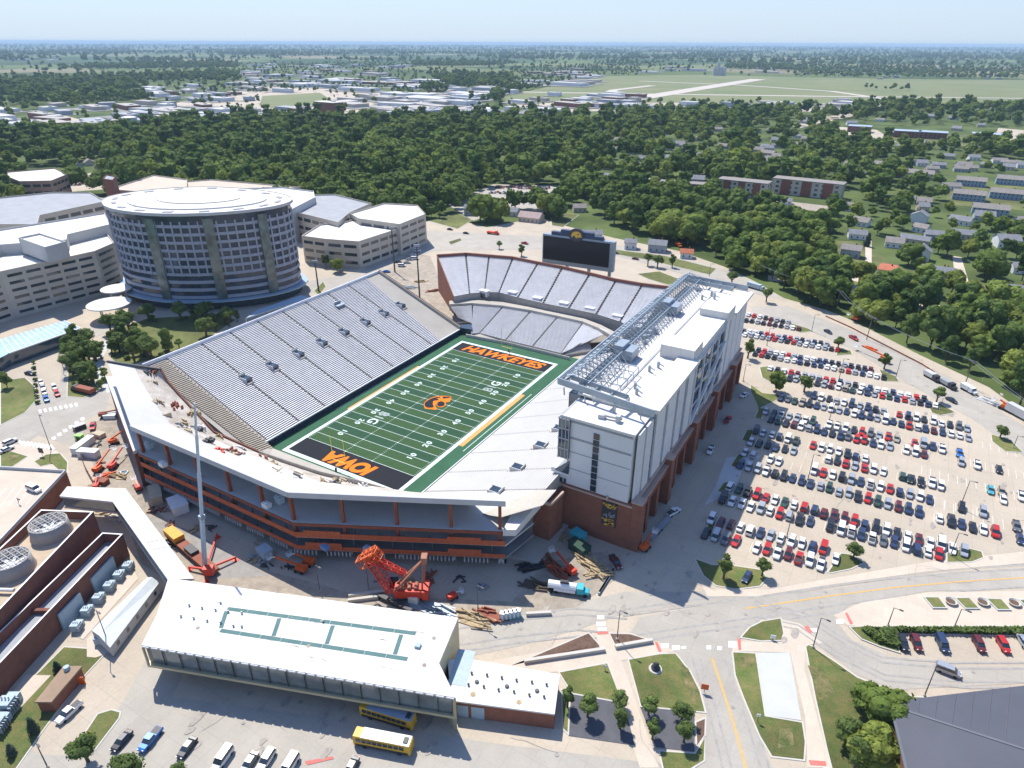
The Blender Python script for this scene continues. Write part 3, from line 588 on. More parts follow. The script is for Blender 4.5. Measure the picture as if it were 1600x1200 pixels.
# ---- west grandstand (right of the field, pale covers)
ws = thing('grandstand', 'pale covered grandstand between the field and the tall white building', 'grandstand', (78, 50, 0))
def wp(x, y): return (x, y, 1.8+(x-58.2)*0.385)
wy = [2.2, 14.4, 27.8, 41.7, 55.7, 69.2, 82.8, 96, 110, 121]
for i in range(len(wy)-1):
    a, b = wy[i]+.35, wy[i+1]-.35
    seats(ws, wp(58.2, a), wp(58.2, b), wp(100.5, b), wp(100.5, a), 52, [mat('west tread', (0.43, .42, .40), .9, .05, .3) if 'west tread' not in MATS else MATS['west tread'], benchw], thick=0.5)
    aisle(ws, wp(58.2, a-.7), wp(58.2, a), wp(100.5, a), wp(100.5, a-.7), aislel)
def corner(x0, x1, k=10):
    return [(x0, 2.0)]
part('bare_terrace', MB().poly([wp(57.0, 2.0), wp(66, -3.5), wp(80, -9.0), wp(95, -12), wp(104, -6), wp(104, 2.0)]), benchw, ws)
part('bare_terrace', MB().poly([(a, b, c+.05) for a, b, c in (wp(88, -10.6), wp(95, -11.9), wp(103.8, -5.9), wp(103.8, 1.8), wp(98, 1.8), wp(93, -3))]), bareb, ws)
mb = MB(); mb.prism([(58, -2), (66, -8), (80, -11.5), (104, -8), (104, 121), (58, 121)], 0, 1.2); part('stand_body', mb, bareb, ws)
mb = MB(); mb.top3([(58.0, 2.1, 1.5), (58.0, 121, 1.5), (100.5, 121, 17.7), (100.5, 2.1, 17.7)], 0.2); part('raker_body', mb, bareb, ws)
mb = MB(); mb.box((57.6, 60, 0), (.4, 119, 1.5)); part('field_wall', mb, navy, ws)
mb = MB(); mb.box((57.7, 60, 1.5), (.3, 119, .4)); part('front_rail', mb, white, ws)
for x, y, z in ((84.5, 29.9, 12.1), (84.4, 15.1, 12.1), (85.0, 1.3, 12.4), (85, 41.9, 12.4), (84.5, 55.7, 12.0), (84.5, 69.2, 12.0)): portal(ws, x, y, z, -1, benchw, .85)
# ---- south grandstand: lower bowl and upper bowl
ss = thing('grandstand', 'curved two tier silver grandstand beyond the far end zone', 'grandstand', (20, 160, 0))
def pt(px, z): return G(px[0], px[1], z)
tops = [(683, 402), (728, 399), (764, 402), (801, 405), (840, 413), (878, 420), (921, 430), (962, 440), (1003, 447), (1045, 452)]
bots = [(709, 466), (734, 461), (757, 459), (779, 459), (808, 467), (848, 476), (888, 484), (931, 493), (968, 505), (1000, 520)]
for i in range(len(tops)-1):
    t0, t1, b0, b1 = pt(tops[i], 20), pt(tops[i+1], 20), pt(bots[i], 10), pt(bots[i+1], 10)
    f = 0.5/13
    seats(ss, lerp(b0, b1, f), lerp(b0, b1, 1-f), lerp(t0, t1, 1-f), lerp(t0, t1, f), 40, [tread, alum], .70, st=.2)
    aisle(ss, lerp(b0, b1, 1-f), lerp(b0, b1, 1+f), lerp(t0, t1, 1+f), lerp(t0, t1, 1-f), aislem, 16)
T3 = [pt(p, 20) for p in tops]; B3 = [pt(p, 10) for p in bots]
mb = MB()
for i in range(len(B3)-1):
    q4 = [(a, b, c-.5) for a, b, c in (B3[i], B3[i+1], T3[i+1], T3[i])]; mb.poly(q4)
    mb.poly([(T3[i][0], T3[i][1]+.3, 0), (T3[i+1][0], T3[i+1][1]+.3, 0), (T3[i+1][0], T3[i+1][1]+.3, 20), (T3[i][0], T3[i][1]+.3, 20)])
part('upper_body', mb, bareb, ss)
mb = MB()
for i in range(len(T3)-1): mb.beam((T3[i][0], T3[i][1], 20.4), (T3[i+1][0], T3[i+1][1], 20.4), 1.0, 2.4)
part('brick_back_wall', mb, brickd, ss)
a, b = B3[0], T3[0]
mb = MB(); mb.poly([(a[0]-.2, a[1], 0), (b[0]-.2, b[1], 0), (b[0]-.2, b[1], 21.5), (a[0]-.2, a[1], 11.2)]); mb.beam((a[0]-.1, a[1], 10.9), (b[0]-.1, b[1], 21.2), .5, .6); part('brick_end_wall', mb, brick, ss)
wt = [(702, 478), (737, 476), (786, 480), (829, 487), (871, 496), (911, 505), (935, 515), (965, 533)]
wi = [(702, 470), (737, 468), (786, 472), (829, 480), (871, 488), (911, 497), (940, 508), (975, 526)]
Wt = [pt(p, 7.6) for p in wt]; Wi = [pt(p, 7.6) for p in wi]
part('concourse_walk', MB().top3(Wt+Wi[::-1], 5.0), bareb, ss)
mb = MB()
for i in range(len(Wt)-1): mb.beam((Wt[i][0], Wt[i][1], 8.0), (Wt[i+1][0], Wt[i+1][1], 8.0), .4, 1.2)
part('walk_parapet', mb, bareb, ss)
Bl = [pt(p, 10) for p in bots]
mb = MB()
for i in range(len(Bl)-1): mb.poly([(Bl[i][0], Bl[i][1], 5), (Bl[i+1][0], Bl[i+1][1], 5), (Bl[i+1][0], Bl[i+1][1], 11), (Bl[i][0], Bl[i][1], 11)])
part('upper_front_wall', mb, aislel, ss)
lb = [(741, 521), (749, 521), (790, 532), (832, 542), (877, 553)]
lt = [(738, 476), (786, 480), (829, 487), (871, 496), (911, 505)]
for i in range(4):
    b0, b1, t0, t1 = pt(lb[i], 1.6), pt(lb[i+1], 1.6), pt(lt[i], 7.4), pt(lt[i+1], 7.4)
    if i == 0: b0 = pt((736, 522), 1.6)
    f = 0.03
    seats(ss, lerp(b0, b1, f), lerp(b0, b1, 1-f), lerp(t0, t1, 1-f), lerp(t0, t1, f), 34, [tread, alum])
    aisle(ss, lerp(b0, b1, 1-f), lerp(b0, b1, 1+f), lerp(t0, t1, 1+f), lerp(t0, t1, 1-f), aislem, 16)
b1, t0, t1 = pt((877, 553), 1.6), pt((912, 505), 7.4), pt((958, 520), 7.4)
seats(ss, b1, pt((880, 552), 1.6), lerp(t0, t1, .9), t0, 34, [tread, alum], .7, st=.2)
seats(ss, pt((920, 536), 4), pt((905, 520), 5), pt((950, 517), 7.4), pt((962, 533), 7), 20, [treadb, woodb])
seats(ss, pt((716, 497), 3.5), pt((738, 506), 3.5), pt((737, 478), 7.4), pt((704, 480), 7.4), 16, [tread, alum])
part('tunnel_wall', MB().top3([pt((877, 556), 1.2), pt((925, 548), 1.2), pt((921, 532), 4.5), pt((905, 537), 4.5)], 0), aislel, ss)
mb = MB()
for (a, b, c, d) in (((736, 523), (790, 533), (829, 488), (738, 478)), ((790, 533), (877, 555), (911, 506), (829, 488))): mb.poly([pt(a, 1.0), pt(b, 1.0), pt(c, 6.4), pt(d, 6.4)])
part('lower_body', mb, bareb, ss); part('bowl_apron', MB().flat(GL([(728, 522), (790, 534), (877, 556), (960, 548), (985, 530), (905, 515), (720, 500), (700, 484)], .4), .4), bareb, ss)
mb = MB(); mb.beam(pt((728, 524), .8), pt((792, 536), .8), .4, 1.4); mb.beam(pt((792, 536), .8), pt((890, 560), .8), .4, 1.4); part('front_parapet', mb, kerbm, ss)
part('tunnel_mouth', MB().top3([pt((716, 508), 3.2), pt((738, 506), 3.2), pt((738, 515), 3.2), pt((718, 512), 3.2)], 0, 0), glass, ss)
for px in ((757, 461), (801, 463), (840, 472), (881, 480), (922, 488), (965, 500)):
    x, y, z = pt(px, 9.3); mb = MB(); mb.box((x, y, z-.5), (4.6, 2.6, 2.9)); mb.box((x, y, z+2.4), (5.2, 3.2, .35))
    p = part('entry_portal', MB().box((x, y-1.5, z-1.0), (2.6, .6, 2.2)), glass, ss); part('portal_hood', mb, alum, p)
# ---- north stand under construction
ns = thing('grandstand', 'unfinished concrete grandstand with dark open decks and orange netting at the near end', 'grandstand', (35, -30, 0))
OUT = [(-71.6, -15.5), (-21.4, -39.1), (46.1, -39.1), (97.1, -13.5)]
inn = [G(252, 580, 22.6), G(262, 597, 19.5), G(284, 622, 15.8), G(321, 661, 11.0), G(335, 677, 8.4), G(405, 708, 4.0), G(440, 722, 3.5), G(500, 742, 3.5), G(560, 756, 3.5), G(640, 768, 6), G(720, 775, 12)]
outer3 = [(x, y, 23.0) for x, y in OUT]
mb = MB()
oo = [lerp(outer3[0], outer3[1], t) for t in (0, .35, .7, 1)]+[lerp(outer3[1], outer3[2], t) for t in (.33, .66, 1)]+[lerp(outer3[2], outer3[3], t) for t in (.25, .5, .75, 1)]
for i in range(len(inn)-1):
    a, b, c, d = oo[i], oo[i+1], inn[i+1], inn[i]
    NS = 24
    for r in range(NS):   # stepped terrace of raw concrete, fine steps
        p, q, p2, q2 = lerp(a, d, r/NS), lerp(b, c, r/NS), lerp(a, d, (r+1)/NS), lerp(b, c, (r+1)/NS)
        mb.poly([p, q, q2, p2], 0 if r < 12 else 1)
part('terrace', mb, [deckc, mat('rough terrace concrete', (0.56, 0.51, 0.44), 0.95, 0.08, 0.22, fine=0.16, col2=(0.37, 0.32, 0.26))], ns)
mb = MB()
for i in range(1, 3):
    a, b = outer3[i], outer3[i+1]; mb.beam((a[0], a[1], 22.3), (b[0], b[1], 22.3), .6, 1.7)
part('deck_fascia', mb, precg, ns)
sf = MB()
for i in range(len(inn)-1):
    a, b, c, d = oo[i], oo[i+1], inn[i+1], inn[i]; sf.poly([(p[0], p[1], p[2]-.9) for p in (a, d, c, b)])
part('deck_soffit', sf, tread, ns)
# white wall cap along the left flank
a, b = G(166, 590, 16), G(213, 703, 13.6)
mb = MB(); ax = [G(165, 588, 15.5), G(177, 588, 15.5), G(222, 699, 13.8), G(208, 705, 13.8)]
mb.top3(ax, 12.6); part('flank_wall_cap', mb, roofw, ns)
mb = MB(); mb.top3([(p[0], p[1], 12.6) for p in (ax[0], lerp(ax[0], ax[1], .5), lerp(ax[3], ax[2], .5), ax[3])], 0.2); part('flank_wall', mb, brickd, ns)
# open floors
def offp(p, d): return inset(p, d)
def floor(z, th, dep, name, m, edge=None):
    pts = OUT+[(97.1+2, -13.5+12), (92, -13.5+dep), (46+4, -39+dep), (-21, -39+dep), (-66, -15+dep*.6)]
    o = part(name, MB().prism(pts, z-th, z, bottom=True), m, ns)
    return o
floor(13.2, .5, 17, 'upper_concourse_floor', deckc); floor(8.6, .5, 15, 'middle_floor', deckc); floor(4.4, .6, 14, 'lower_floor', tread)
OUT1 = [(x, y-.15) for x, y in OUT]
for zb, hh, mm, nm in ((12.2, .9, rust, 'floor_edge'), (8.4, 1.6, orange, 'netting_rail'), (4.2, 1.3, orange, 'netting_rail')):
    mb = MB()
    for i in range(3 if True else 2):
        a, b = OUT1[i], OUT1[i+1]; mb.beam((*a, zb+hh/2), (*b, zb+hh/2), .25, hh)
    part(nm, mb, mm, ns)
def along(t):  # t in metres from the left corner OUT[1]
    segs = [(OUT[1], OUT[2]), (OUT[2], OUT[3])]
    for a, b in segs:
        Ls = math.dist(a, b)
        if t <= Ls: return (a[0]+(b[0]-a[0])*t/Ls, a[1]+(b[1]-a[1])*t/Ls), math.atan2(b[1]-a[1], b[0]-a[0])
        t -= Ls
    return b, 0
for t in (1.2, 14.5, 28, 41.5, 55, 66.8, 81, 95.5, 110, 123):
    (x, y), an = along(t); nx, ny = -math.sin(an), math.cos(an)
    part('column', MB().box((x+nx*1.0, y+ny*1.0, 8.6), (.8, .9, 13.4), an), rust, ns)
    part('pier', MB().box((x+nx*3.5, y+ny*3.5, 0), (1.1, 1.1, 4.0), an), precg, ns)
for t0_, t1_ in ((70, 80), (109, 118)):
    for z in (4.9, 9.0):
        mb = MB()
        (x, y), an = along((t0_+t1_)/2); nx, ny = math.sin(an), -math.cos(an)
        mb.box((x+nx*.35, y+ny*.35, z-.4), (t1_-t0_, .3, 2.3), an); part('orange_barrier', mb, orange, ns)
for z0_, hh_, stp, nm_ in ((8.6, 4.0, 6.8, 'deck_post'), (4.4, 3.8, 5.4, 'deck_post')):
    mb = MB(); t = 2.0
    while t < 122:
        (x, y), an = along(t); nx, ny = -math.sin(an), math.cos(an); mb.box((x+nx*.9, y+ny*.9, z0_), (.28, .28, hh_), an); mb.box((x+nx*5.5, y+ny*5.5, z0_), (.5, .5, hh_), an); t += stp
    part(nm_, mb, galv, ns, kind='stuff')
mb = MB()
for i in range(0, 122):
    if i % 9 > 6: continue
    (x, y), an = along(i*1.05); mb.box((x, y, 2.3), (.3, .5, 1.4), an)
part('shoring_fins', mb, precg, ns, kind='stuff')
mb = MB(); mb.prism([(-60, -8), (-18, -27), (44, -27), (90, -2), (90, 6), (60, -4), (0, -12), (-55, 0)], 0, 3.6); part('inner_wall', mb, tread, ns)
# inner end wall and walk behind the near end line
part('inner_walk', MB().top3([(-3.5, -3.6, 1.2), (55, -3.4, 1.2), (57.6, 2, 1.2), (66, -3, 1.2), (60, -12, 3.3), (30, -15, 3.4), (5, -14, 3.6), (-3, -8, 3.2)], 0), bareb, ns)
mb = MB()
for i in range(5, 9): a, b = inn[i], inn[i+1]; mb.beam((a[0], a[1], 4.2), (b[0], b[1], 4.2), .35, 1.6)
part('inner_parapet', mb, aislel, ns)
mb = MB(); ring = [inn[0], inn[1], inn[2], inn[3], inn[4], inn[5]]
for i in range(5): a, b = ring[i], ring[i+1]; mb.beam((a[0], a[1], a[2]+.4), (b[0], b[1], b[2]+.4), .5, 1.0)
part('cut_edge', mb, brickd, ns)
mb = MB(); mb.beam((*OUT[0], 23.3), (inn[0][0], inn[0][1], 23.3), .6, .8); part('deck_end_beam', mb, steeld, ns)
# near-right end cap roof (sunlit white ramp) and its netting
part('end_ramp', MB().top3([G(786, 828, 14.5), G(806, 828, 14.5), G(845, 780, 15.5), G(833, 776, 15.8), G(800, 800, 15)], 12.5), roofw, ns)
# loose things on the terrace and floors
for px, z, m, lab, cat, d in (((1155/4+0, 1), 0, None, '', '', 0),):
    pass
# ---- scoreboard
sb = thing('scoreboard', 'wide black video scoreboard with round hawk emblem behind the far grandstand', 'scoreboard', (3, 215, 0))
sc = [(-0.8, 194.3, 20.5), (37.8, 197.0, 20.5)]; ux = (sc[1][0]-sc[0][0], sc[1][1]-sc[0][1]); Ls = math.hypot(*ux); ang = math.atan2(ux[1], ux[0]); cx, cy = (sc[0][0]+sc[1][0])/2, (sc[0][1]+sc[1][1])/2
def sp(u, v, z): return (cx+u*math.cos(ang)-v*math.sin(ang), cy+u*math.sin(ang)+v*math.cos(ang), z)
part('cabinet', MB().box(sp(0, 1.6, 17.4), (Ls+3, 3, 16.4), ang), steel, sb)
part('screen', MB().box(sp(-1, -.05, 19.8), (Ls-.2, .4, 13.0), ang), blacks, sb)
part('sign_tier', MB().box(sp(-1, 1.6, 33.8), (Ls-9, 2.6, 1.8), ang), mat('navy sign panel', (0.04, 0.06, 0.11), 0.4, 0.1, 1.0), sb)
part('sign_tier', MB().box(sp(-1, 1.6, 35.6), (Ls-20, 2.4, 1.5), ang), MATS['navy sign panel'], sb)
for u in (-Ls/2+1, -Ls/6, Ls/6, Ls/2-1): part('support_column', MB().box(sp(u, 2.4, 0), (1.5, 1.5, 17.4), ang), steel, sb)
e = Vector(sp(-1, -.4, 35.3)); mtx = Matrix.Translation(e) @ Matrix.Rotation(ang, 4, 'Z') @ Matrix.Rotation(math.pi/2, 4, 'X')
def disc(r, z, sx=1.25, n=28, sh=None):
    p = sh or [(r*sx*math.cos(2*math.pi*i/n), r*math.sin(2*math.pi*i/n)) for i in range(n)]
    return [tuple(mtx @ Vector((a, b, z))) for a, b in p]
mb = MB(); pa = disc(3.5, 0); pb = disc(3.5, -1.5); mb.poly(pa)
for i in range(28): mb.poly([pa[i], pb[i], pb[(i+1) % 28], pa[(i+1) % 28]])
mb.poly(pb[::-1]); em = part('emblem_disc', mb, steeld, sb)
part('hawk_head', MB().poly(disc(0, .06, sh=[(-2.9, -.6), (-2.3, 1.0), (-1.0, 1.9), (0.6, 2.1), (2.2, 1.5), (3.0, 0.3), (3.2, -1.2), (2.5, -.7), (1.9, -1.3), (1.0, -.9), (.4, -1.7), (-.4, -1.2), (-.9, -.3), (-1.7, -.5), (-2.3, -1.5)])), mat('emblem gold', (0.72, 0.42, 0.06), 0.5, 0.05, 1.0), em)
part('hawk_eye', MB().poly(disc(0, .12, sh=[(.1, .5), (1.2, .9), (2.0, .3), (1.2, .2)])), steeld, em)
# goal posts
def goal(y, d, lab):
    t = thing('goal_post', lab, 'goal post', (W/2, y, 0.1)); b = OFF[t.name]
    mb = MB(); mb.tube((W/2, y-d*2, 0), (W/2, y-d*1.6, 2.0), .1); mb.tube((W/2, y-d*1.6, 2.0), (W/2, y, 3.05), .1); part('gooseneck', mb, goalp, t)
    part('crossbar', MB().tube((W/2-2.82, y, 3.05), (W/2+2.82, y, 3.05), .1), goalp, t)
    for s in (-1, 1): part('upright', MB().tube((W/2+s*2.82, y, 3.05), (W/2+s*2.82, y, 12.2), .1), goalp, t)
    part('base_pad', MB().tube((W/2, y-d*2, 0.1), (W/2, y-d*1.9, 1.6), .35), steeld, t)
goal(0, 1, 'yellow goal post over the black end zone lettered IOWA')
goal(L, -1, 'yellow goal post behind the black end zone lettered HAWKEYES')
# ---- tall white building along the right side of the field
pb = thing('stadium_building', 'tall white panelled press building on a red brick base beside the field', 'building', (112, 70, 0))
X0, X1, Y0, Y1 = 101.5, 122.0, 11.0, 134.0
part('brick_base', MB().prism([(101, Y0), (122.6, Y0), (122.6, Y1), (101, Y1)], 0, 15.6), brick, pb)
part('low_block', MB().prism([(102.6, Y0+.1), (121.3, Y0+.1), (121.3, 24), (102.6, 24)], 15.6, 37.0), panel, pb)
part('tower_wall', MB().prism([(104, 22.5), (122.2, 22.5), (122.2, Y1), (104, Y1)], 15.6, 38.4), panel, pb)
part('low_roof', MB().prism([(100.3, Y0-.4), (121.8, Y0-.4), (121.8, 22.4), (100.3, 22.4)], 37.0, 37.7, bottom=True), roofw, pb)
part('main_roof', MB().prism([(100, 22.3), (122.9, 22.3), (122.9, Y1+.4), (100, Y1+.4)], 38.4, 39.0, bottom=True), roofw, pb)
part('roof_edge_strip', MB().prism([(117.5, 21.8), (124.2, 21.8), (124.2, 60), (117.5, 60)], 39.0, 40.2, bottom=True), roofw, pb)
part('roof_edge_strip', MB().prism([(117.0, 107.5), (124.0, 107.5), (124.0, Y1+.6), (117.0, Y1+.6)], 39.0, 40.0, bottom=True), roofw, pb)
part('raised_roof', MB().prism([(112.5, 68), (122.6, 68), (122.6, 98), (112.5, 98)], 39.0, 40.8), roofw, pb)
part('penthouse', MB().prism([(111.5, 58.5), (122.4, 58.5), (122.4, 68), (111.5, 68)], 39.0, 43.2), roofw, pb)
part('penthouse', MB().prism([(113, 96.5), (123.2, 96.5), (123.2, 107), (113, 107)], 39.0, 43.4), roofw, pb)
part('roof_gutter', MB().prism([(109.7, 30), (110.3, 30), (110.3, 130), (109.7, 130)], 39.0, 39.25), roofg, pb)
# curved outside face: glass strips and lapped white bays
mb = MB(); qs = []
for i, (ya, yb, pr) in enumerate([(12.3, 17.0, .9), (17.6, 22.6, 1.3), (25, 32.5, 1.6), (34.5, 42.0, 1.8), (44, 50, 2.0), (53, 59, 2.2), (96, 101, 2.2), (104, 111, 2.0), (113, 121, 1.6), (123, 132, 1.2)]):
    zt = 37.0 if i < 2 else 39.6; mb = MB(); pr *= .55
    mb.prism([(122.0, ya), (122.0+pr, ya), (122.0+pr, yb), (122.0, yb)], 15.8, zt)
    for z in (20.5, 25.5, 30.5): mb.box((122.0+pr, (ya+yb)/2, z), (.14, yb-ya+.2, .35))
    part('wall_bay', mb, panel, pb)
for ya, yb in ((22.8, 24.8), (32.7, 34.3), (42.2, 43.8), (50.2, 52.8)):
    part('glass_strip', MB().box((122.1, (ya+yb)/2, 16.5), (.6, yb-ya, 21)), glassb, pb)
part('glass_hall', MB().box((121.9, 77.5, 17.5), (1.2, 36, 19)), glassb, pb)
mb = MB()
for y in (60, 69, 78, 87, 95.5): mb.beam((123.3, y, 16), (123.3, y, 38.4), .5, .8)
for z in (16.6, 22, 27.5, 33, 38): mb.beam((123.0, 59.5, z), (123.0, 96, z), .4, .4)
mb.beam((123.6, 60, 17), (123.6, 95, 33), .9, 1.2); mb.beam((123.6, 78, 17), (123.6, 95, 26), .6, .8)
part('hall_frame', mb, panel, pb)
mb = MB()
for z in (36.0, 30.8): mb.box((111.8, Y0+.03, z), (18.6, .2, .55))
part('dark_reveal', mb, roofg, pb)
mb = MB()
for z in (26.5, 21.0): mb.box((111.8, Y0+.04, z), (18.6, .16, .16))
part('panel_joint', mb, roofg, pb)
for i in range(9): part('window', MB().box((111.0, Y0+.0, 15.9+i*2.12), (1.7, .3, 1.75)), glass, pb)
mb = MB(); mb.prism([(99.9, 10.4), (103.2, 10.4), (103.2, 22), (99.9, 22)], 24.2, 37.0, bottom=True); gb = part('glass_bay', mb, glassb, pb)
mb = MB()
for z in (24.2, 27.2, 30.4, 33.6, 36.7): mb.box((101.5, 10.35, z), (3.5, .2, .3)); mb.box((99.85, 16, z), (.2, 11.6, .3))
for x in (100, 101, 102.1, 103.1): mb.box((x, 10.33, 24.2), (.14, .16, 12.8))
for y in (12, 14.5, 17, 19.5): mb.box((99.83, y, 24.2), (.16, .14, 12.8))
part('mullion', mb, precg, gb)
part('sloped_glazing', MB().top3([(99.2, 10.8, 19.6), (103.4, 10.8, 23.6), (103.4, 20, 23.6), (99.2, 20, 19.6)], 19.0), glassb, pb)
mb = MB(); mb.prism([(97.9, 10.9), (104, 10.9), (104, 21), (97.9, 21)], 18.3, 19.8, bottom=True); mb.prism([(99.2, 11.2), (104, 11.2), (104, 21), (99.2, 21)], 13.6, 18.3, bottom=True); part('lower_wing', mb, panel, pb)
windows(pb, [[(100.0, 11.12, 15.4), (101.5, 11.12, 15.4), (101.5, 11.12, 17.0), (100.0, 11.12, 17.0)], [(101.8, 11.12, 15.4), (103.4, 11.12, 15.4), (103.4, 11.12, 17.0), (101.8, 11.12, 17.0)]], glass)
part('press_glazing', MB().box((100.6, 78, 24), (7.2, 111, 14.2)), glassb, pb)
# brick arcade on the outside
mb = MB(); tr = MB()
for i, y in enumerate([12.8+i*8.6 for i in range(15)]):
    big = i in (0, 3, 6, 9, 12)
    d_, h_ = (2.9, 16.2) if big else (1.7, 13.5)
    mb.box((122.6+d_/2, y, 0), (d_, 3.4 if big else 2.0, h_)); tr.box((122.6+d_/2, y, h_), (d_+.3, 3.7 if big else 2.3, .35))
mb.box((123.4, 72.5, 11.2), (1.6, 121, 2.8)); tr.box((123.6, 72.5, 14.0), (2.0, 121.4, .35)); tr.box((112, 10.9, 14.6), (21.6, .5, .45)); tr.box((122.9, 72.5, 15.7), (1.2, 122, .4)); tr.box((115.5, 10.8, 14.6), (.5, .5, 1.4))
part('brick_pier', mb, brick, pb); part('stone_trim', tr, stone, pb)
mb = MB()
for i in range(14): mb.box((122.7, 12.8+i*8.6+4.3, 0), (.4, 4.2, 9.5))
part('arcade_opening', mb, steeld, pb)
mb = MB(); wl = [G(834, 777, 14.5), G(860, 786, 14.5), G(880, 767, 14.5)]
mb.prism([(wl[0][0], wl[0][1]), (wl[1][0], wl[1][1]), (wl[2][0], wl[2][1]), (101, 16), (97, 2)], 0, 13.6); part('brick_wing', mb, brick, pb)
mb = MB()
for a, b in ((wl[0], wl[1]), (wl[1], wl[2])): mb.beam((a[0], a[1], 14.0), (b[0], b[1], 14.0), .7, .8)
part('stone_trim', mb, stone, pb)
mb = MB(); bx = (114.3, 118.7)
ban = part('banner', MB().box((116.5, 10.72, 6.2), (4.4, .12, 8.0)), steeld, pb)
rr = random.Random(3); mb = MB(); mg = MB()
for i in range(26):
    u = rr.uniform(114.6, 118.2); z = rr.uniform(11.8, 13.9) if i % 2 else rr.uniform(6.4, 8.6); s = rr.uniform(.35, .8)
    mb.poly([(u-s, 10.63, z-s*.3), (u+s*.6, 10.63, z-s*.5), (u+s, 10.63, z+s*.3), (u, 10.63, z+s*.6)])
for i in range(12):
    u = rr.uniform(114.9, 118.0); z = rr.uniform(9.0, 11.5); s = rr.uniform(.25, .45); mg.poly([(u-s*.5, 10.62, z-s), (u+s*.5, 10.62, z-s), (u+s*.4, 10.62, z+s), (u-s*.4, 10.62, z+s)])
part('gold_print', mb, MATS['emblem gold'], ban); part('grey_print', mg, roofg, ban)
# roof equipment and the long light rack overhanging the seats
mb = MB(); rk = random.Random(4)
for y in np.arange(24, 131, 2.6):
    A0, A1, A2, A3 = (94.0, y, 41.6), (98.0, y+1.6, 44.4), (102.5, y+2.4, 42.4), (106.3, y+.6, 39.3)
    for p, q, t in ((A0, A1, .2), (A1, A2, .2), (A2, A3, .2), (A0, (98.5, y+2.4, 39.2), .16), ((98.5, y+2.4, 39.2), A1, .16), ((98.5, y+2.4, 39.2), A2, .14), (A2, (102.0, y, 39.2), .16), (A1, (98.0, y+4.2, 44.4), .14), (A1, (102.5, y+5, 42.4), .12), (A0, (97.4, y+3.4, 42.4), .14)): mb.beam(p, q, t)
    if rk.random() < .75: mb.beam((95.4, y, 42.8), (99.2, y+1.4, 43.6), .9, .14)
    if rk.random() < .4: mb.box((rk.uniform(99, 104), y, 39.2), (rk.uniform(.8, 2.2), rk.uniform(.8, 1.6), rk.uniform(.6, 1.8)), rk.uniform(0, 1))
for p, q in (((93.8, 23, 41.6), (94.8, 134, 41.6)), ((98, 23, 44.4), (98.6, 132, 44.4)), ((102.5, 23, 42.4), (102.8, 132, 42.4)), ((99.5, 23, 40.4), (100, 132, 40.4)), ((95.8, 23, 41), (96.6, 134, 41))): mb.beam(p, q, .26)
part('light_rack', mb, steel, pb)
mb = MB()
mb.beam((93.4, 22.4, 41.2), (124.0, 17.9, 41.2), .4, 2.0); mb.beam((93.4, 22.4, 41.2), (95.0, 136.5, 41.2), .4, 1.6); mb.beam((95.0, 136.5, 41.2), (121.5, 134.5, 41.2), .4, 2.0)
for k in range(5):
    t = k/4; mb.beam((94.5+t*20, 22.4-t*3.2, 40.6), (95+t*20, 26.5-t*3.2, 40.6), .3, 1.2)
    mb.beam((96+t*20, 136.2-t*1.6, 40.6), (96+t*20, 132.0-t*1.6, 40.6), .3, 1.2)
mb.beam((95.2, 26.6, 41.2), (114.8, 23.0, 41.2), .3, 1.6); mb.beam((95.6, 132, 41.2), (116, 130.6, 41.2), .3, 1.6)
for x, y in ((96, 20.5), (103, 19.5), (112, 18.5), (120, 18.2)): mb.beam((x, y+1, 37.7), (x, y+.5, 40.4), .3)
part('roof_catwalk', mb, steel, pb)
mb = MB()
for (x, y) in ((103, 52), (102.5, 98)): mb.box((x, y, 39.4), (5.5, 6, 3.2), 0); mb.box((x-2, y, 42.6), (3, 6, 1.2), 0)
part('speaker_cabinet', mb, steel, pb)
mb = MB()
for x in (104.5, 107.5, 110.5):
    for y in (28, 33, 38, 42): mb.beam((x, y, 39), (x, y, 41.6), .16)
for z in (41.6,):
    for x in (104.5, 107.5, 110.5): mb.beam((x, 28, z), (x, 42, z), .2)
    for y in (28, 33, 38, 42): mb.beam((104.5, y, z), (110.5, y, z), .2)
for x, y in ((113, 33), (114.6, 30), (112.6, 46), (114, 50), (108, 118), (112, 121), (110, 124)): mb.tube((x, y, 39), (x, y, 41), .45, .45, 8); mb.beam((x, y, 40.6), (x+2.2, y-1.5, 40.6), .3)
for y in np.arange(58, 92, 3.2): mb.beam((102, y, 39.1), (104.5, y+1.4, 40.2), .12); mb.beam((104.5, y+1.4, 40.2), (106, y-.4, 39.1), .12)
part('roof_framework', mb, steel, pb)
mb = MB(); mb.box((110.6, 14.6, 37.7), (1.8, 1.5, 1.2), .2); mb.box((115.2, 14.9, 37.7), (1.2, 1.4, 1.9), .2); mb.beam((111, 14.8, 38.6), (116.2, 15.4, 38.6), .7, .6); mb.tube((112.5, 19.2, 37.7), (112.5, 19.2, 39.8), .3)
part('air_handler', mb, precg, pb)
mb = MB(); mb.beam((100.6, 10.8, 38.0), (100.6, 22.4, 38.0), .12); part('roof_rail', mb, steel, pb)
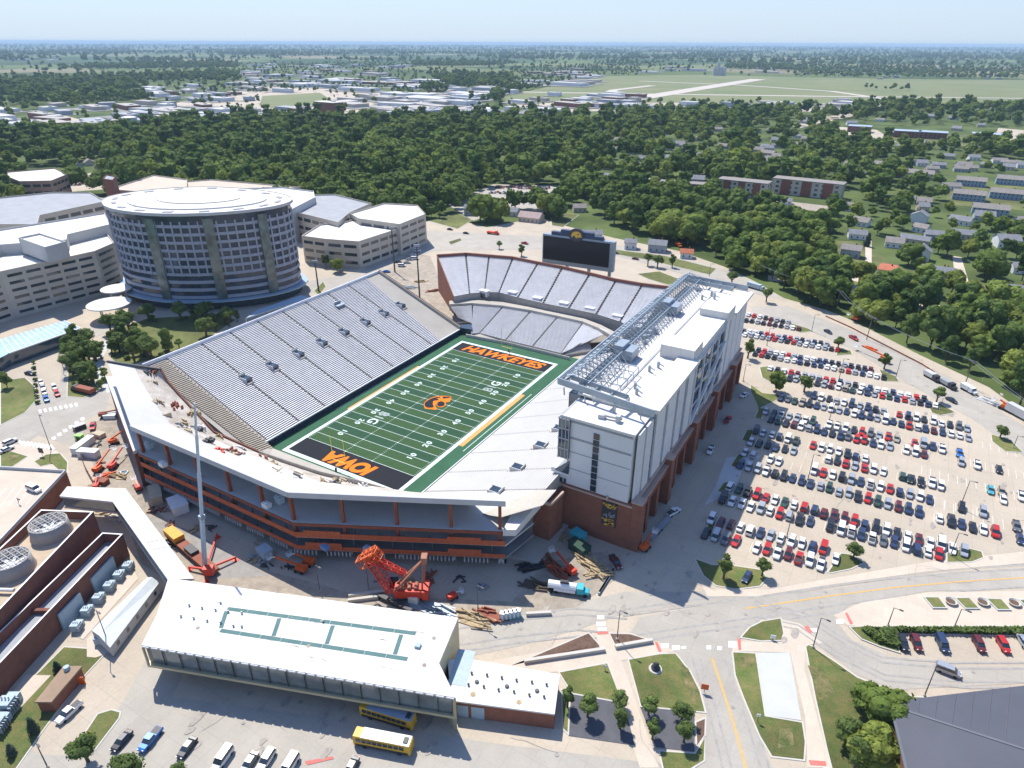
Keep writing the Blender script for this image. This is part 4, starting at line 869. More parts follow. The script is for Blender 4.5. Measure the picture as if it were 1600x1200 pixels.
# ================================================================== TRANSIT HALL (white roof in the foreground)
th = thing('transit_hall', 'long low hall with bright white roof and gold trimmed glass front in the foreground', 'building', (78, -68, 0))
rp_ = [(221, 1008), (712, 1090), (686, 1036), (716, 965), (263, 903), (245, 960)]
R3 = [G(x, y, 10.6) for x, y in rp_]; R2_ = [(a, b) for a, b, c in R3]
part('roof', MB().prism(R2_, 10.0, 10.6, bottom=True), roofw, th)
body = inset(R2_, .5)
part('glass_wall', MB().prism(body, 4.9, 9.7), mat('hall glass', (0.17, 0.19, 0.19), 0.12, 0.25, 0.2, spec=1.0), th)
part('soffit', MB().prism(inset(R2_, .1), 4.3, 4.9, bottom=True), gold, th)
a, b = R2_[0], R2_[1]; dx_, dy_ = b[0]-a[0], b[1]-a[1]; LL = math.hypot(dx_, dy_); ax_, ay_ = dx_/LL, dy_/LL
mb = MB(); mb.beam((a[0]+.2, a[1]-.1, 4.7), (b[0], b[1], 4.7), .5, .7); mb.beam((b[0]-.3, b[1]-.1, 4.4), (b[0]-.3, b[1]-.1, 10.2), .5, .5); mb.beam((a[0]+.3, a[1]-.0, 4.4), (a[0]+.3, a[1], 10.2), .5, .4)
part('gold_frame', mb, gold, th)
mb = MB()
for i in range(1, 17): t = i/17; p = lerp(a, b, t); mb.box((p[0]-ay_*(-.35), p[1]+ax_*.35, 5.0), (.10, .22, 4.9), math.atan2(ay_, ax_))
part('mullion', mb, steeld, th)
mb = MB()
for i in range(33):
    if i % 1 == 0: p = lerp(a, b, (i+.5)/33); mb.box((p[0], p[1]-.05, 10.15), (1.6, .5, .35), math.atan2(ay_, ax_))
part('eave_panel', mb, precg, th, kind='stuff')
c_, d_ = R2_[2], R2_[3]
mb = MB(); mb.prism([R2_[1], R2_[2], R2_[3], (R2_[3][0]-1, R2_[3][1]-1), (R2_[2][0]-1.2, R2_[2][1]-.6), (R2_[1][0]-1.2, R2_[1][1]+.3)], 0, 10.0); part('end_wall', mb, gold, th)
for i in range(9):
    p = lerp(R2_[4], R2_[3], .08+i*.105); part('column', MB().box((p[0]+1.0, p[1]-4.5, 0), (.7, .7, 4.4)), precg, th)
mb = MB(); q = [lerp(R2_[4], R2_[3], t) for t in (0.05, .95)]; mb.beam((q[0][0]+1.6, q[0][1]-5, 2.2), (q[1][0], q[1][1]-4, 2.2), .4, 4.4); part('back_wall', mb, brickd, th)
mb = MB(); n_ = [(355, 951), (650, 990)]; m_ = [(344, 985), (637, 1030)]
for (s, e) in ((n_[0], n_[1]), (m_[0], m_[1])):
    P0, P1 = G(*s, 10.6), G(*e, 10.6); P0 = lerp(P0, P1, .0)
    for k in range(9):
        if k == 8 and s == m_[0]: pass
        mb.add([tuple(v) for v in band([lerp(P0, P1, k/9+.001)[:2], lerp(P0, P1, (k+1)/9-.001)[:2]], 1.05, 10.63).v], [(0, 1, 2, 3)])
for t in (.0, .29, .575, .93):
    p, q = lerp(G(*n_[0], 10.6), G(*n_[1], 10.6), t), lerp(G(*m_[0], 10.6), G(*m_[1], 10.6), t)
    mb.add(band([lerp(p, q, .12)[:2], lerp(p, q, .9)[:2]], .95, 10.63).v, [(0, 1, 2, 3)])
part('teal_walkway', mb, tealm, th)
def roof_vents(root, pts, z, s=.28, h=.7, m=steel):
    for x, y in pts:
        X, Y, _ = G(x, y, z); mb = MB(); mb.tube((X, Y, z), (X, Y, z+h*.6), s*.7); mb.tube((X, Y, z+h*.6), (X, Y, z+h), s, s*.6); part('roof_vent', mb, m, root)
roof_vents(th, [(296, 947), (316, 951), (337, 954), (357, 957), (378, 959), (283, 964), (303, 967), (324, 971), (345, 974), (365, 979), (378, 1010-30), (505, 972), (345, 943)], 10.6)
for x, y in ((503, 970), (482, 1009), (309, 981), (678, 997), (663, 1039)):
    X, Y, _ = G(x, y, 10.62); part('roof_drain', MB().tube((X, Y, 10.6), (X, Y, 10.68), .45, .45, 10), dirt, th)
X, Y, _ = G(653, 1010, 10.6); part('roof_hatch', MB().box((X, Y, 10.6), (1.2, 1.2, .6), .3), bluep, th)
mb = MB(); rr = random.Random(5)
for (x, y, l) in ((300, 932, 60), (440, 960, 80), (400, 995, 60), (480, 1025, 70), (600, 975, 60), (470, 1018-50, 60), (590, 1040, 40), (580, 995, 20)):
    for k in range(5):
        u = rr.uniform(0, l); X, Y, _ = G(x+u, y+u*.23, 10.63); mb.add(band([(X, Y), (X+rr.uniform(.5, 1.6), Y+rr.uniform(.1, .5))], .07, 10.64).v, [(0, 1, 2, 3)])
part('roof_scuff', mb, roofg, th)
# brick annex with roof vents
an = [G(706, 1094, 4.8)[:2], G(866, 1115, 4.8)[:2], G(874, 1054, 4.8)[:2], G(722, 1028, 4.8)[:2], G(700, 1032, 4.8)[:2]]
ax = thing('brick_annex', 'small red brick annex with a white roof dotted with vents', 'building', (118, -50, 0))
part('wall', MB().prism(an, 0, 4.4), brick, ax); part('roof', MB().prism(inset(an, -.1), 4.4, 4.8, bottom=True), roofw, ax)
part('glass_link', MB().box((107.2, -49.5, 4.81), (4.0, 9.5, .05), .35), MATS['blue equipment paint'], ax)
a, b = an[0], an[1]
for t0_, t1_ in ((.05, .16), (.19, .32)):
    part('garage_door', MB().poly([(*lerp(a, b, t0_), .1), (*lerp(a, b, t1_), .1), (*lerp(a, b, t1_), 3.6), (*lerp(a, b, t0_), 3.6)]), bluep, ax).location = (OFF[ax.name]*0)+Vector((.02, -.06, 0))
roof_vents(ax, [(737, 1053), (761, 1056), (784, 1060), (807, 1064), (831, 1067), (854, 1071), (732, 1071), (756, 1074), (779, 1079), (803, 1082), (827, 1087), (850, 1090)], 4.8, .3, .7, galv)
roof_vents(ax, [(745, 1066), (792, 1073), (839, 1080)], 4.8, .5, .4, galv)
for x, y in ((739, 1085), (811, 1097)): X, Y, _ = G(x, y, 4.8); part('roof_drain', MB().tube((X, Y, 4.8), (X, Y, 4.86), .6, .6, 10), lumber, ax)
# covered skywalk
sk = thing('skywalk', 'white roofed covered footbridge zigzagging from garage to transit hall', 'footbridge', (0, -57, 0))
A_, B_, C_, D_ = (98, 762), (192, 766), (190, 790), (95, 773)
s1 = [G(105, 760, 8.9)[:2], G(196, 763, 8.9)[:2], G(176, 784, 8.9)[:2], G(93, 775, 8.9)[:2]]
s2 = [G(196, 763, 8.9)[:2], G(303, 904, 8.9)[:2], G(262, 905, 8.9)[:2], G(176, 784, 8.9)[:2]]
for s_ in (s1, s2):
    part('roof', MB().prism(s_, 8.3, 8.9, bottom=True), roofw, sk); part('glass_wall', MB().prism(inset(s_, .35), 5.0, 8.3, bottom=True), MATS['hall glass'], sk)
part('floor_slab', MB().prism(inset(s1, .1), 4.4, 5.0, bottom=True), precast, sk); part('floor_slab', MB().prism(inset(s2, .1), 4.4, 5.0, bottom=True), precast, sk)
for px in ((186, 800), (225, 870), (262, 925), (140, 790)): X, Y = G2(*px); part('pier', MB().box((X+1.5, Y+1.5, 0), (1.2, 1.2, 4.4)), precg, sk)
mb = MB()
for (x, y) in ((190, 770), (238, 845), (248, 856)):
    p = G(x-10, y+3, 8.92); q = G(x+14, y-2, 8.92); mb.add(band([p[:2], q[:2]], .25, 8.93).v, [(0, 1, 2, 3)])
part('roof_joint', mb, roofg, sk)
# ================================================================== LEFT FOREGROUND
gp = [G(-120, 725, 6.5)[:2], G(104, 738, 6.5)[:2], G(0, 850, 6.5)[:2], G(-60, 915, 6.5)[:2], G(-260, 860, 6.5)[:2]]
gar = flat_block('parking_garage', 'brick parking garage with cars on its pale concrete roof deck at left edge', 'parking garage', gp, 0, 7.5, brick, walkm, 1.0, precg)
mb = MB()
for i in range(6): mb.add(band([G2(10+i*13, 762-i*.5, 6.6), G2(-12+i*13, 790, 6.6)], .15, 6.56).v, [(0, 1, 2, 3)])
part('stall_line', mb, white, gar)
ch = thing('cooling_plant', 'dark brick cooling plant with two large round fan stacks on its roof', 'building', (0, -80, 0))
cpz = 11.5; cp_ = [G(64, 796, cpz)[:2], G(146, 799, cpz)[:2], G(0, 952, cpz)[:2], G(-150, 1110, cpz)[:2], G(-240, 1080, cpz)[:2]]
cw = part('wall', MB().prism(cp_, 0, 8.4), brickd, ch); part('roof', MB().flat(inset(cp_, .4), 8.9), mat('tan roof', (0.47, 0.37, 0.26), 0.9, 0.08, 0.3, fine=0.05), ch)
mb = MB(); ii = inset(cp_, .45); pc = ccw(cp_)
for i in range(len(pc)):
    j = (i+1) % len(pc); mb.poly([(*pc[i], 8.4), (*pc[j], 8.4), (*pc[j], cpz), (*pc[i], cpz)]); mb.poly([(*ii[j], 8.4), (*ii[i], 8.4), (*ii[i], cpz), (*ii[j], cpz)])
part('parapet', mb, brickd, ch)
mb = MB()
for i in range(len(pc)): j = (i+1) % len(pc); mb.poly([(*pc[i], cpz), (*pc[j], cpz), (*ii[j], cpz), (*ii[i], cpz)])
part('coping', mb, white, ch)
for (x, y) in ((75, 818), (14, 874)):
    c = G(x, y, 12.4); c = (c[0], c[1], 8.9)
    rr_ = 4.6
    f = part('fan_stack', MB().lathe(c, [(rr_+.5, 0), (rr_+.1, 1.5), (rr_, 3.9), (rr_-.25, 3.9), (rr_-.3, 1.0)], 32), mat('fan stack grey', (0.36, 0.33, 0.29), 0.8, 0.06, .5) if 'fan stack grey' not in MATS else MATS['fan stack grey'], ch, smooth=True)
    mb = MB(); mb.tube((c[0], c[1], 10.2), (c[0], c[1], 11.0), .7, .6, 12)
    for k in range(8):
        t = k*math.pi/4; mb.beam((c[0], c[1], 10.8), (c[0]+4.1*math.cos(t), c[1]+4.1*math.sin(t), 10.7), .8, .1)
    part('fan_blades', mb, white, f)
    mb = MB(); z = 12.75
    for k in range(-3, 4):
        hw = math.sqrt(max(0, rr_**2-(k*1.25)**2)); mb.beam((c[0]+k*1.25, c[1]-hw, z), (c[0]+k*1.25, c[1]+hw, z), .12); mb.beam((c[0]-hw, c[1]+k*1.25, z), (c[0]+hw, c[1]+k*1.25, z), .12)
    part('guard_grille', mb, precg, f); part('stack_floor', MB().tube((c[0], c[1], 9.0), (c[0], c[1], 9.1), rr_-.4, rr_-.4, 24), steeld, f)
a = G(0, 923, 10); b = G(22, 922, 10); mb = MB(); mb.tube((a[0]-6, a[1]-2.8, 10), (b[0], b[1], 10), .45, .45, 10); part('roof_pipe', mb, roofw, ch)
ct = thing('service_yard', 'low brick walled yard between the cooling plant and the transformer boxes', 'building', (12, -80, 0))
wz = 7.5; yp = [G(160, 832, wz)[:2], G(192, 834, wz)[:2], G(0, 1036, wz)[:2], G(-140, 1190, wz)[:2], G(-160, 1140, wz)[:2]]
yw = ccw(yp); yi = inset(yp, .4); mb = MB()
for i in range(len(yw)):
    j = (i+1) % len(yw); mb.poly([(*yw[i], 0), (*yw[j], 0), (*yw[j], wz), (*yw[i], wz)]); mb.poly([(*yi[j], 0), (*yi[i], 0), (*yi[i], wz), (*yi[j], wz)])
part('wall', mb, brickd, ct); mb = MB()
for i in range(len(yw)): j = (i+1) % len(yw); mb.poly([(*yw[i], wz), (*yw[j], wz), (*yi[j], wz), (*yi[i], wz)])
part('coping', mb, white, ct); part('yard_roof', MB().flat(yi, 4.5), roofg, ct)
p, q = G(45, 958, 5), G(75, 955, 5); mb = MB(); mb.beam((p[0]-1, p[1], 5.2), (q[0]+1, q[1]+.5, 5.2), .9, 1.0); part('cross_beam', mb, brickd, ct)
# pad with transformers
struct('equipment_pad', MB().flat(GL([(110, 990), (130, 1000), (216, 905), (200, 870), (150, 920)]), 0.16), walkm)
def transformer(px, lab):
    x, y = G2(*px); an_ = -1.02; t = thing('transformer', lab, 'transformer', (x, y, .16), an_, 'pale blue transformer boxes')
    OFF[t.name] = Vector((0, 0, 0)); mb = MB()
    part('tank', MB().box((0, 0, .1), (1.8, 1.9, 2.0)), bluep, t); part('cabinet', MB().box((-1.5, 0, .1), (1.0, 1.7, 1.4)), bluep, t)
    mb = MB()
    for k in range(5): mb.box((.2-.45*2+.45*k, 1.2, .4), (.1, .5, 1.4))
    part('radiator', mb, steel, t)
    mb = MB()
    for k in (-.5, 0, .5): mb.tube((-.2, k, 2.1), (-.2, k, 2.6), .1)
    part('bushing', mb, precg, t); return t
for px, lb in (((121, 985), 'pale blue transformer nearest the white trailer end'), ((137, 961), 'second pale blue transformer up from the trailer end'), ((155, 941), 'pale blue transformer beside the gap in the blue screens'), ((172, 922), 'pale blue transformer by the middle of the upper blue screen'), ((187, 905), 'pale blue transformer second from the skywalk'), ((201, 891), 'pale blue transformer nearest the skywalk')): transformer(px, lb)
for (a, b, lb) in (((100, 985), (133, 950), 'lower pale blue screen wall behind the transformers'), ((150, 928), (183, 892), 'upper pale blue screen wall behind the transformers')):
    p, q = G(*a), G(*b); mb = MB(); mb.beam((p[0], p[1], 2.6), (q[0], q[1], 2.6), .5, 5.0); solo('screen_wall', mb, bluep, lb, 'screen wall')
mb = MB(); p4 = [G(143, 985, 3.6), G(230, 902, 3.6), G(249, 910, 3.2), G(172, 1012, 3.2)]
tl = thing('site_trailer', 'long pale grey trailer office beside the transformers', 'trailer', (27, -75, 0))
part('body', MB().top3([p4[0], p4[1], p4[2], p4[3]], .3), precg, tl); mm = [(p4[0][i]*.55+p4[3][i]*.45) for i in range(2)], [(p4[1][i]*.55+p4[2][i]*.45) for i in range(2)]
mb = MB(); mb.add([(p4[0][0], p4[0][1], 3.6), (p4[1][0], p4[1][1], 3.6), (*mm[1], 4.3), (*mm[0], 4.3), (p4[2][0], p4[2][1], 3.2), (p4[3][0], p4[3][1], 3.2)], [(0, 3, 2, 1), (3, 5, 4, 2), (0, 5, 3), (1, 2, 4)]); part('roof', mb, mat('trailer roof', (0.52, 0.55, 0.54), 0.6, 0.05, 0.6), tl)
windows(tl, wall_quads(p4[3], p4[2], .8, 3.0, 5, 1, .25, .5, .06), glass)
x, y, _ = G(158, 1008); part('gas_bottle_box', MB().box((x-.6, y+.6, 0), (2.2, 2.2, 2.2), -1.0), bluep, tl)
sheet('gravel_patch', [(136, 1000), (150, 985), (178, 1012), (172, 1020), (150, 1028), (136, 1027)], .17, walkm)
shd = thing('brick_shed', 'small brown brick shed with orange cones beside its end', 'shed', (33, -96, 0))
s4 = [G(57, 1096, 3.4), G(100, 1042, 3.4), G(126, 1042, 3.4), G(80, 1096, 3.4)]
part('wall', MB().prism([q[:2] for q in s4], 0, 3.1), brick, shd); part('roof', MB().prism(inset([q[:2] for q in s4], -.2), 3.1, 3.5, bottom=True), mat('brown roof', (0.30, 0.21, 0.14), 0.9, 0.08, .5), shd)
x, y, _ = G(105, 1046, 3.5); part('roof_fan', MB().tube((x, y, 3.5), (x, y, 4.4), .7, .6, 10), bluep, shd)
x, y = G2(128, 1069); mb = MB()
for k in range(4): mb.tube((x+k*.35-.5, y-.2+k*.2, 0), (x+k*.35-.5, y-.2+k*.2, 2.2), .2, .14)
solo('orange_drum_row', mb, oranp, 'bright orange marker posts stacked against the brick shed end', 'marker posts')
for px, lb, s in (((15, 1110), 'pale blue box transformer on grass at the left edge', 1.2), ((0, 1140), 'pale blue cabinet cut by the left picture edge', 1.1)):
    t = transformer(px, lb); t.scale = (s*1.2,)*3
sheet('concrete_pad', [(0, 1110), (40, 1055), (80, 1056), (20, 1120)], .18, walkm)
# dark roofed building at bottom right
dr = thing('dark_roofed_hall', 'large hall with dark grey standing seam roof at the bottom right corner', 'building', (225, -25, 0))
r = [G(1408, 1094, 9), G(1660, 1064, 9), G(1900, 1100, 9), G(1750, 1300, 9), G(1425, 1240, 9), G(1398, 1127, 9)]
apex = G(1402, 1108, 9.2)
part('wall', MB().prism(inset([q[:2] for q in r], .7), 0, 8.2), brickd, dr)
rid0, rid1 = G(1408, 1108, 9.3), G(1660, 1190, 12.5)
mb = MB(); mb.add([r[0], r[1], r[2], rid1, rid0, r[5], r[4], r[3]], [(0, 1, 2, 3, 4), (4, 3, 7, 6, 5), (2, 7, 3)]); mb.add([(*r[0][:2], 8.3), (*r[1][:2], 8.3), (*r[5][:2], 8.3), (*r[4][:2], 8.3), r[0], r[1], r[5], r[4]], [(0, 1, 5, 4), (2, 0, 4, 6), (3, 2, 6, 7)])
part('roof', mb, roofd, dr)
mb = MB()
for i in range(1, 9):
    t = i/9; a = lerp(r[0], r[1], t); b = lerp(rid0, rid1, min(1, t*1.0)); mb.beam((a[0], a[1], a[2]+.05), (b[0], b[1], b[2]+.05), .08, .1)
mb.beam((rid0[0], rid0[1], rid0[2]+.05), (rid1[0], rid1[1], rid1[2]+.05), .45, .12); mb.beam(r[5], r[4], .5, .25); part('roof_seam', mb, mat('seam metal', (.13, .135, .15), .6, .05, .5), dr)
# ================================================================== LEFT BACKGROUND: hospital campus
ht = thing('hospital_tower', 'ten storey curved glass and grey hospital tower with a flat white roof', 'building', (-160, 100, 0))
OUTPX = [(158, 316), (166, 325), (195, 331), (240, 335), (305, 335), (370, 331), (420, 325), (450, 318), (459, 311), (440, 303), (400, 297), (350, 293), (290, 293), (235, 297), (190, 303), (165, 309)]
def smooth_ring(pts, k=2):
    for _ in range(k):
        out = []
        for i in range(len(pts)):
            a, b = pts[i], pts[(i+1) % len(pts)]; out += [lerp(a, b, .25), lerp(a, b, .75)]
        pts = out
    return pts
ring = ccw(smooth_ring([G(x, y, 51)[:2] for x, y in OUTPX], 1))
part('roof', MB().prism(ring, 50.2, 51.2, bottom=True), roofw, ht)
b1 = inset(ring, 1.3); part('glass_wall', MB().prism(b1, 4.5, 50.0), mat('tower glass', (0.035, 0.05, 0.075), 0.12, 0.35, 0.12, spec=.5), ht)
c0 = np.mean(np.array(ring), axis=0); part('raised_roof', MB().prism([lerp(tuple(c0), p, .74) for p in ring], 51.2, 51.9), roofw, ht)
part('raised_roof', MB().prism([lerp(tuple(c0+np.array([0, 3])), p, .45) for p in ring], 51.9, 52.4), roofc, ht)
def ringband(r, off, z0, z1, m, name, par):
    o = inset(r, -off); mb = MB(); n = len(r)
    for i in range(n):
        j = (i+1) % n
        mb.poly([(*o[i], z0), (*o[j], z0), (*o[j], z1), (*o[i], z1)]); mb.poly([(*o[i], z1), (*o[j], z1), (*r[j], z1), (*r[i], z1)]); mb.poly([(*r[i], z0), (*r[j], z0), (*o[j], z0), (*o[i], z0)])
    return part(name, mb, m, par)
specg = mat('tower spandrel', (0.31, 0.335, 0.39), 0.6, 0.05, 0.3)
for k in range(10):
    z = 6.0+k*4.2; ringband(b1, .45, z, z+(1.7 if k < 3 else 1.5), specg, 'spandrel', ht)
# evenly spaced piers along the outline
per = []; tot = 0
for i in range(len(b1)):
    a, b = b1[i], b1[(i+1) % len(b1)]; per.append((tot, a, b)); tot += math.dist(a, b)
mb = MB(); k = 0; s_ = 0.0
while s_ < tot:
    for t0_, a, b in per:
        Ls = math.dist(a, b)
        if t0_ <= s_ < t0_+Ls:
            p = lerp(a, b, (s_-t0_)/Ls); an_ = math.atan2(b[1]-a[1], b[0]-a[0]); mb.box((p[0]+math.sin(an_)*.3, p[1]-math.cos(an_)*.3, 18.5), (.75, .8, 28.5), an_); break
    s_ += 4.4
part('pier', mb, specg, ht, kind='stuff')
for px in (243, 335, 418):
    def _px(i):
        v = np.array([b1[i][0], b1[i][1], 45.0])-CP
        return 800+CF*float(v@_R2)/float(v@_F)
    front = [i for i in range(len(b1)) if math.dist(b1[i], CP[:2]) < math.dist(tuple(c0), CP[:2])]
    best = min(front, key=lambda i: abs(px-_px(i)))
    a, b = b1[best], b1[(best+1) % len(b1)]; an_ = math.atan2(b[1]-a[1], b[0]-a[0]); mb = MB(); mb.box((a[0]+math.sin(an_)*.5, a[1]-math.cos(an_)*.5, 6), (5.0, 1.6, 42.5), an_); part('stair_glass', mb, glassg, ht)
ringband(ring, .25, 50.0, 51.5, precg, 'roof_rim', ht)
part('lobby_roof', MB().prism(inset(ring, -2.5), 4.8, 5.6, bottom=True), mat('lobby roof', (0.30, 0.40, 0.47), 0.5, 0.05, .5), ht); part('lobby_glass', MB().prism(inset(ring, 1.5), 0.1, 4.8), glass, ht)
mb = MB(); rr = random.Random(2)
for i in range(0, len(ring), 2):
    p = lerp(ring[i], tuple(c0), .12); mb.box((p[0], p[1], 51.2), (5, 2.2, .35), math.atan2(ring[(i+1) % len(ring)][1]-ring[i][1], ring[(i+1) % len(ring)][0]-ring[i][0]))
part('roof_skylight', mb, roofg, ht, kind='stuff')
FOOT = []
def px_block(name, label, px, z, wallm, roofm, rows=0, wincol=6, par=1.0, wf=.8, hf=.38, z0=0, edges=None, cap=100):
    pts = ccw([G(x, y, z)[:2] for x, y in px]); t = flat_block(name, label, 'building', pts, z0, z, wallm, roofm, par)
    FOOT.append(pts)
    if rows:
        qs = []
        n = len(pts)
        for i in range(n):
            a, b = pts[i], pts[(i+1) % n]; d = (b[0]-a[0], b[1]-a[1]); nx, ny = d[1], -d[0]
            mx_, my_ = (a[0]+b[0])/2-CP[0], (a[1]+b[1])/2-CP[1]
            if nx*mx_+ny*my_ < 0 and math.hypot(*d) > 8: qs += wall_quads(a, b, z0+.8, z-par-.2, max(1, int(math.hypot(*d)/(wincol))), rows, wf, hf)
        windows(t, qs, glass, cap=cap)
    return t
px_block('hospital_wing', 'beige hospital wing with rows of long dark windows left of the curved tower', [(-160, 470), (0, 424), (148, 392), (178, 379), (160, 355), (0, 398), (-160, 440)], 25, precast, roofc, 6, 9, wf=.8)
px_block('hospital_wing', 'bright white roofed upper hospital block behind the beige windowed wing', [(-160, 430), (0, 382), (104, 374), (105, 366), (172, 350), (163, 332), (0, 358), (-160, 395)], 30, precg, roofw, 0)
px_block('hospital_wing', 'small white roofed penthouse block on the beige hospital wing', [(28, 371), (70, 386), (103, 377), (62, 364)], 33.5, precg, roofw, 0, z0=25)
px_block('hospital_building', 'low grey roofed hospital building at the left edge behind the white roofs', [(-100, 345), (0, 350), (58, 350), (62, 336), (165, 314), (140, 300), (80, 300), (0, 308), (-100, 318)], 22, precast, roofg, 3, 10)
px_block('hospital_building', 'flat white roofed block right behind the curved tower', [(395, 302), (455, 327), (492, 308), (490, 298), (440, 292), (380, 294)], 24, precg, roofw, 0)
px_block('parking_structure', 'open top parking structure with pale deck behind the curved tower', [(178, 296), (186, 290), (240, 273), (292, 280), (292, 300), (230, 300)], 17, precast, walkm, 0)
px_block('stair_tower', 'dark red brick stair tower beside the parking structure', [(160, 279), (176, 281), (181, 275), (166, 272)], 30, brickd, roofg, 0)
px_block('parking_structure', 'long beige parking structure roof stretching behind the curved tower', [(292, 283), (292, 300), (420, 298), (470, 292), (330, 280)], 14, precast, walkm, 0)
px_block('parking_ramp', 'beige parking ramp with open decks and bright white roof at the street corner', [(471, 368), (500, 350), (540, 346), (556, 341), (618, 352), (622, 357), (560, 377), (508, 373)], 17.5, precast, roofw, 3, 9)
px_block('parking_ramp', 'taller rear parking ramp block with white roof next to the grass lot', [(546, 333), (600, 317), (652, 320), (665, 334), (624, 350), (560, 341)], 21, precast, roofw, 4, 9)
px_block('parking_ramp', 'grey roofed parking ramp block directly right of the curved tower', [(455, 321), (486, 304), (522, 303), (580, 317), (546, 332), (528, 347), (458, 330)], 20, precast, roofg, 3, 9)
px_block('brick_office', 'brown brick office building with cut corner terraces at the far left', [(10, 275), (12, 268), (85, 262), (105, 272), (80, 282), (30, 283)], 20, mat('brown office brick', (0.26, 0.19, 0.15), .9, .08, .3), roofc, 3, 7)
# canopies
def disc_canopy(px, r, lab):
    x, y, _ = G(*px, 8); t = thing('round_canopy', lab, 'canopy', (x, y, 0), group='round entrance canopies')
    part('disc', MB().lathe((x, y, 7.4), [(r*.5, 0), (r, 0), (r, .6), (r*.5, .6)], 32), roofw, t); part('skylight', MB().tube((x, y, 7.5), (x, y, 7.85), r*.5, r*.5, 28), glasssky, t)
    for k in range(4): part('post', MB().tube((x+r*.6*math.cos(k*1.57+.4), y+r*.6*math.sin(k*1.57+.4), 0), (x+r*.6*math.cos(k*1.57+.4), y+r*.6*math.sin(k*1.57+.4), 7.4), .3), precg, t)
disc_canopy((170, 474), 10.4, 'round white entrance canopy standing in the sun in front of the tower'); disc_canopy((182, 450), 8.0, 'second round white canopy tucked beside the tower foot')
gc = thing('glass_canopy', 'long barrel shaped blue glass canopy at the left edge', 'canopy', (-165, 5, 0))
q = [G(-80, 575, 6.5), G(0, 530, 6.5), G(100, 501, 6.5), G(126, 513, 6.0), G(14, 552, 6.0), G(-80, 600, 6.0)]
part('glass_roof', MB().top3(q, 6.0), glasssky, gc); part('glass_side', MB().prism(inset([p[:2] for p in q], .5), 0.5, 5.8), glassb, gc)
mb = MB()
for i in range(14): t = i/13; a = lerp(q[1], q[2], t); b = lerp(q[4], q[3], t); mb.beam((a[0], a[1], 6.55), (b[0], b[1], 6.15), .3, .25)
mb.beam((q[4][0], q[4][1], 6.0), (q[3][0], q[3][1], 6.0), .5, .5); part('rib', mb, white, gc)
bw = thing('blue_awning', 'blue grey curved awning between the hospital tower and the grandstand', 'canopy', (-80, 80, 0))
q = [G(384, 497, 6), G(400, 485, 6), G(470, 461, 6), G(485, 466, 6), G(420, 485, 6)]
part('roof', MB().top3(q, 5.4), MATS['lobby roof'], bw)
for i in (0, 2, 4): part('post', MB().tube((q[i][0], q[i][1], 0), (q[i][0], q[i][1], 5.4), .2), precg, bw)
# ================================================================== HOUSES AND FLATS
def inpoly(x, y, P):
    c = False; n = len(P); j = n-1
    for i in range(n):
        if ((P[i][1] > y) != (P[j][1] > y)) and (x < (P[j][0]-P[i][0])*(y-P[i][1])/(P[j][1]-P[i][1])+P[i][0]): c = not c
        j = i
    return c
rh = random.Random(21); HP = []
def house(px, w, d, h, rz, wm, rm, label, name='house', cat='house', group=None, rise=None):
    x, y = G2(*px); t = thing(name, label, cat, (x, y, 0), rz, group); OFF[t.name] = Vector((0, 0, 0))
    HP.append((x, y)); rise = rise or d*.28; part('wall', MB().add([(-w/2, -d/2, 0), (w/2, -d/2, 0), (w/2, d/2, 0), (-w/2, d/2, 0), (-w/2, -d/2, h), (w/2, -d/2, h), (w/2, d/2, h), (-w/2, d/2, h), (-w/2, 0, h+rise-.15), (w/2, 0, h+rise-.15)],
        [(0, 1, 5, 4), (2, 3, 7, 6), (1, 2, 6, 9, 5), (3, 0, 4, 8, 7)]), wm, t)
    o = .5; mb = MB()
    for s in (-1, 1): mb.add([(-w/2-o, s*(d/2+o), h-.25), (w/2+o, s*(d/2+o), h-.25), (w/2+o, 0, h+rise), (-w/2-o, 0, h+rise), (-w/2-o, s*(d/2+o), h-.5), (w/2+o, s*(d/2+o), h-.5), (w/2+o, 0, h+rise-.25), (-w/2-o, 0, h+rise-.25)], [(0, 1, 2, 3), (4, 5, 6, 7), (0, 1, 5, 4), (0, 3, 7, 4), (1, 2, 6, 5)])
    rf = part('roof', mb, rm, t); part('chimney', MB().box((w*.2, d*.12, h), (.8, .8, rise+1)), brick, rf)
    nf = max(1, int(h/2.8)); qs = []
    for s in (-1, 1):
        for f in range(nf):
            for k in range(max(2, int(w/3.2))):
                u = -w/2+w*(k+.5)/max(2, int(w/3.2)); z = 1+f*2.8; yy = s*(d/2+.04); qs.append([(u-.5, yy, z), (u+.5, yy, z), (u+.5, yy, z+1.3), (u-.5, yy, z+1.3)])
    windows(t, qs, glass, cap=12 if w < 25 else 60)
    FOOT.append([(x-w/2-3, y-d/2-9), (x+w/2+3, y-d/2-9), (x+w/2+3, y+d/2+2), (x-w/2-3, y+d/2+2)])
    return t
house((985, 388), 8, 7, 5, .3, sidingw, shingleg, 'white gabled house at the street right of the scoreboard'); house((1027, 392), 12, 9, 5.5, .2, sidingg, shingleg, 'blue grey box house second right of the scoreboard')
house((1072, 402), 8, 7, 4, .3, sidingw, mat('rust roof', (.42, .14, .07), .9, .1, .5), 'small white house with rust red roof by the dug up street'); house((925, 372), 14, 8, 4, .5, sidingg, shingleg, 'low grey roofed house just behind the scoreboard')
house((735, 335), 9, 9, 6, .4, sidingg, shingleg, 'grey green house at the back edge of the grass lot'); house((905, 330), 11, 9, 4, .6, sidingb, shingle, 'tan house with brown roof beside the crowded car park'); house((945, 325), 12, 9, 5, .2, sidingg, shingleg, 'grey house with pale roof above the scoreboard')
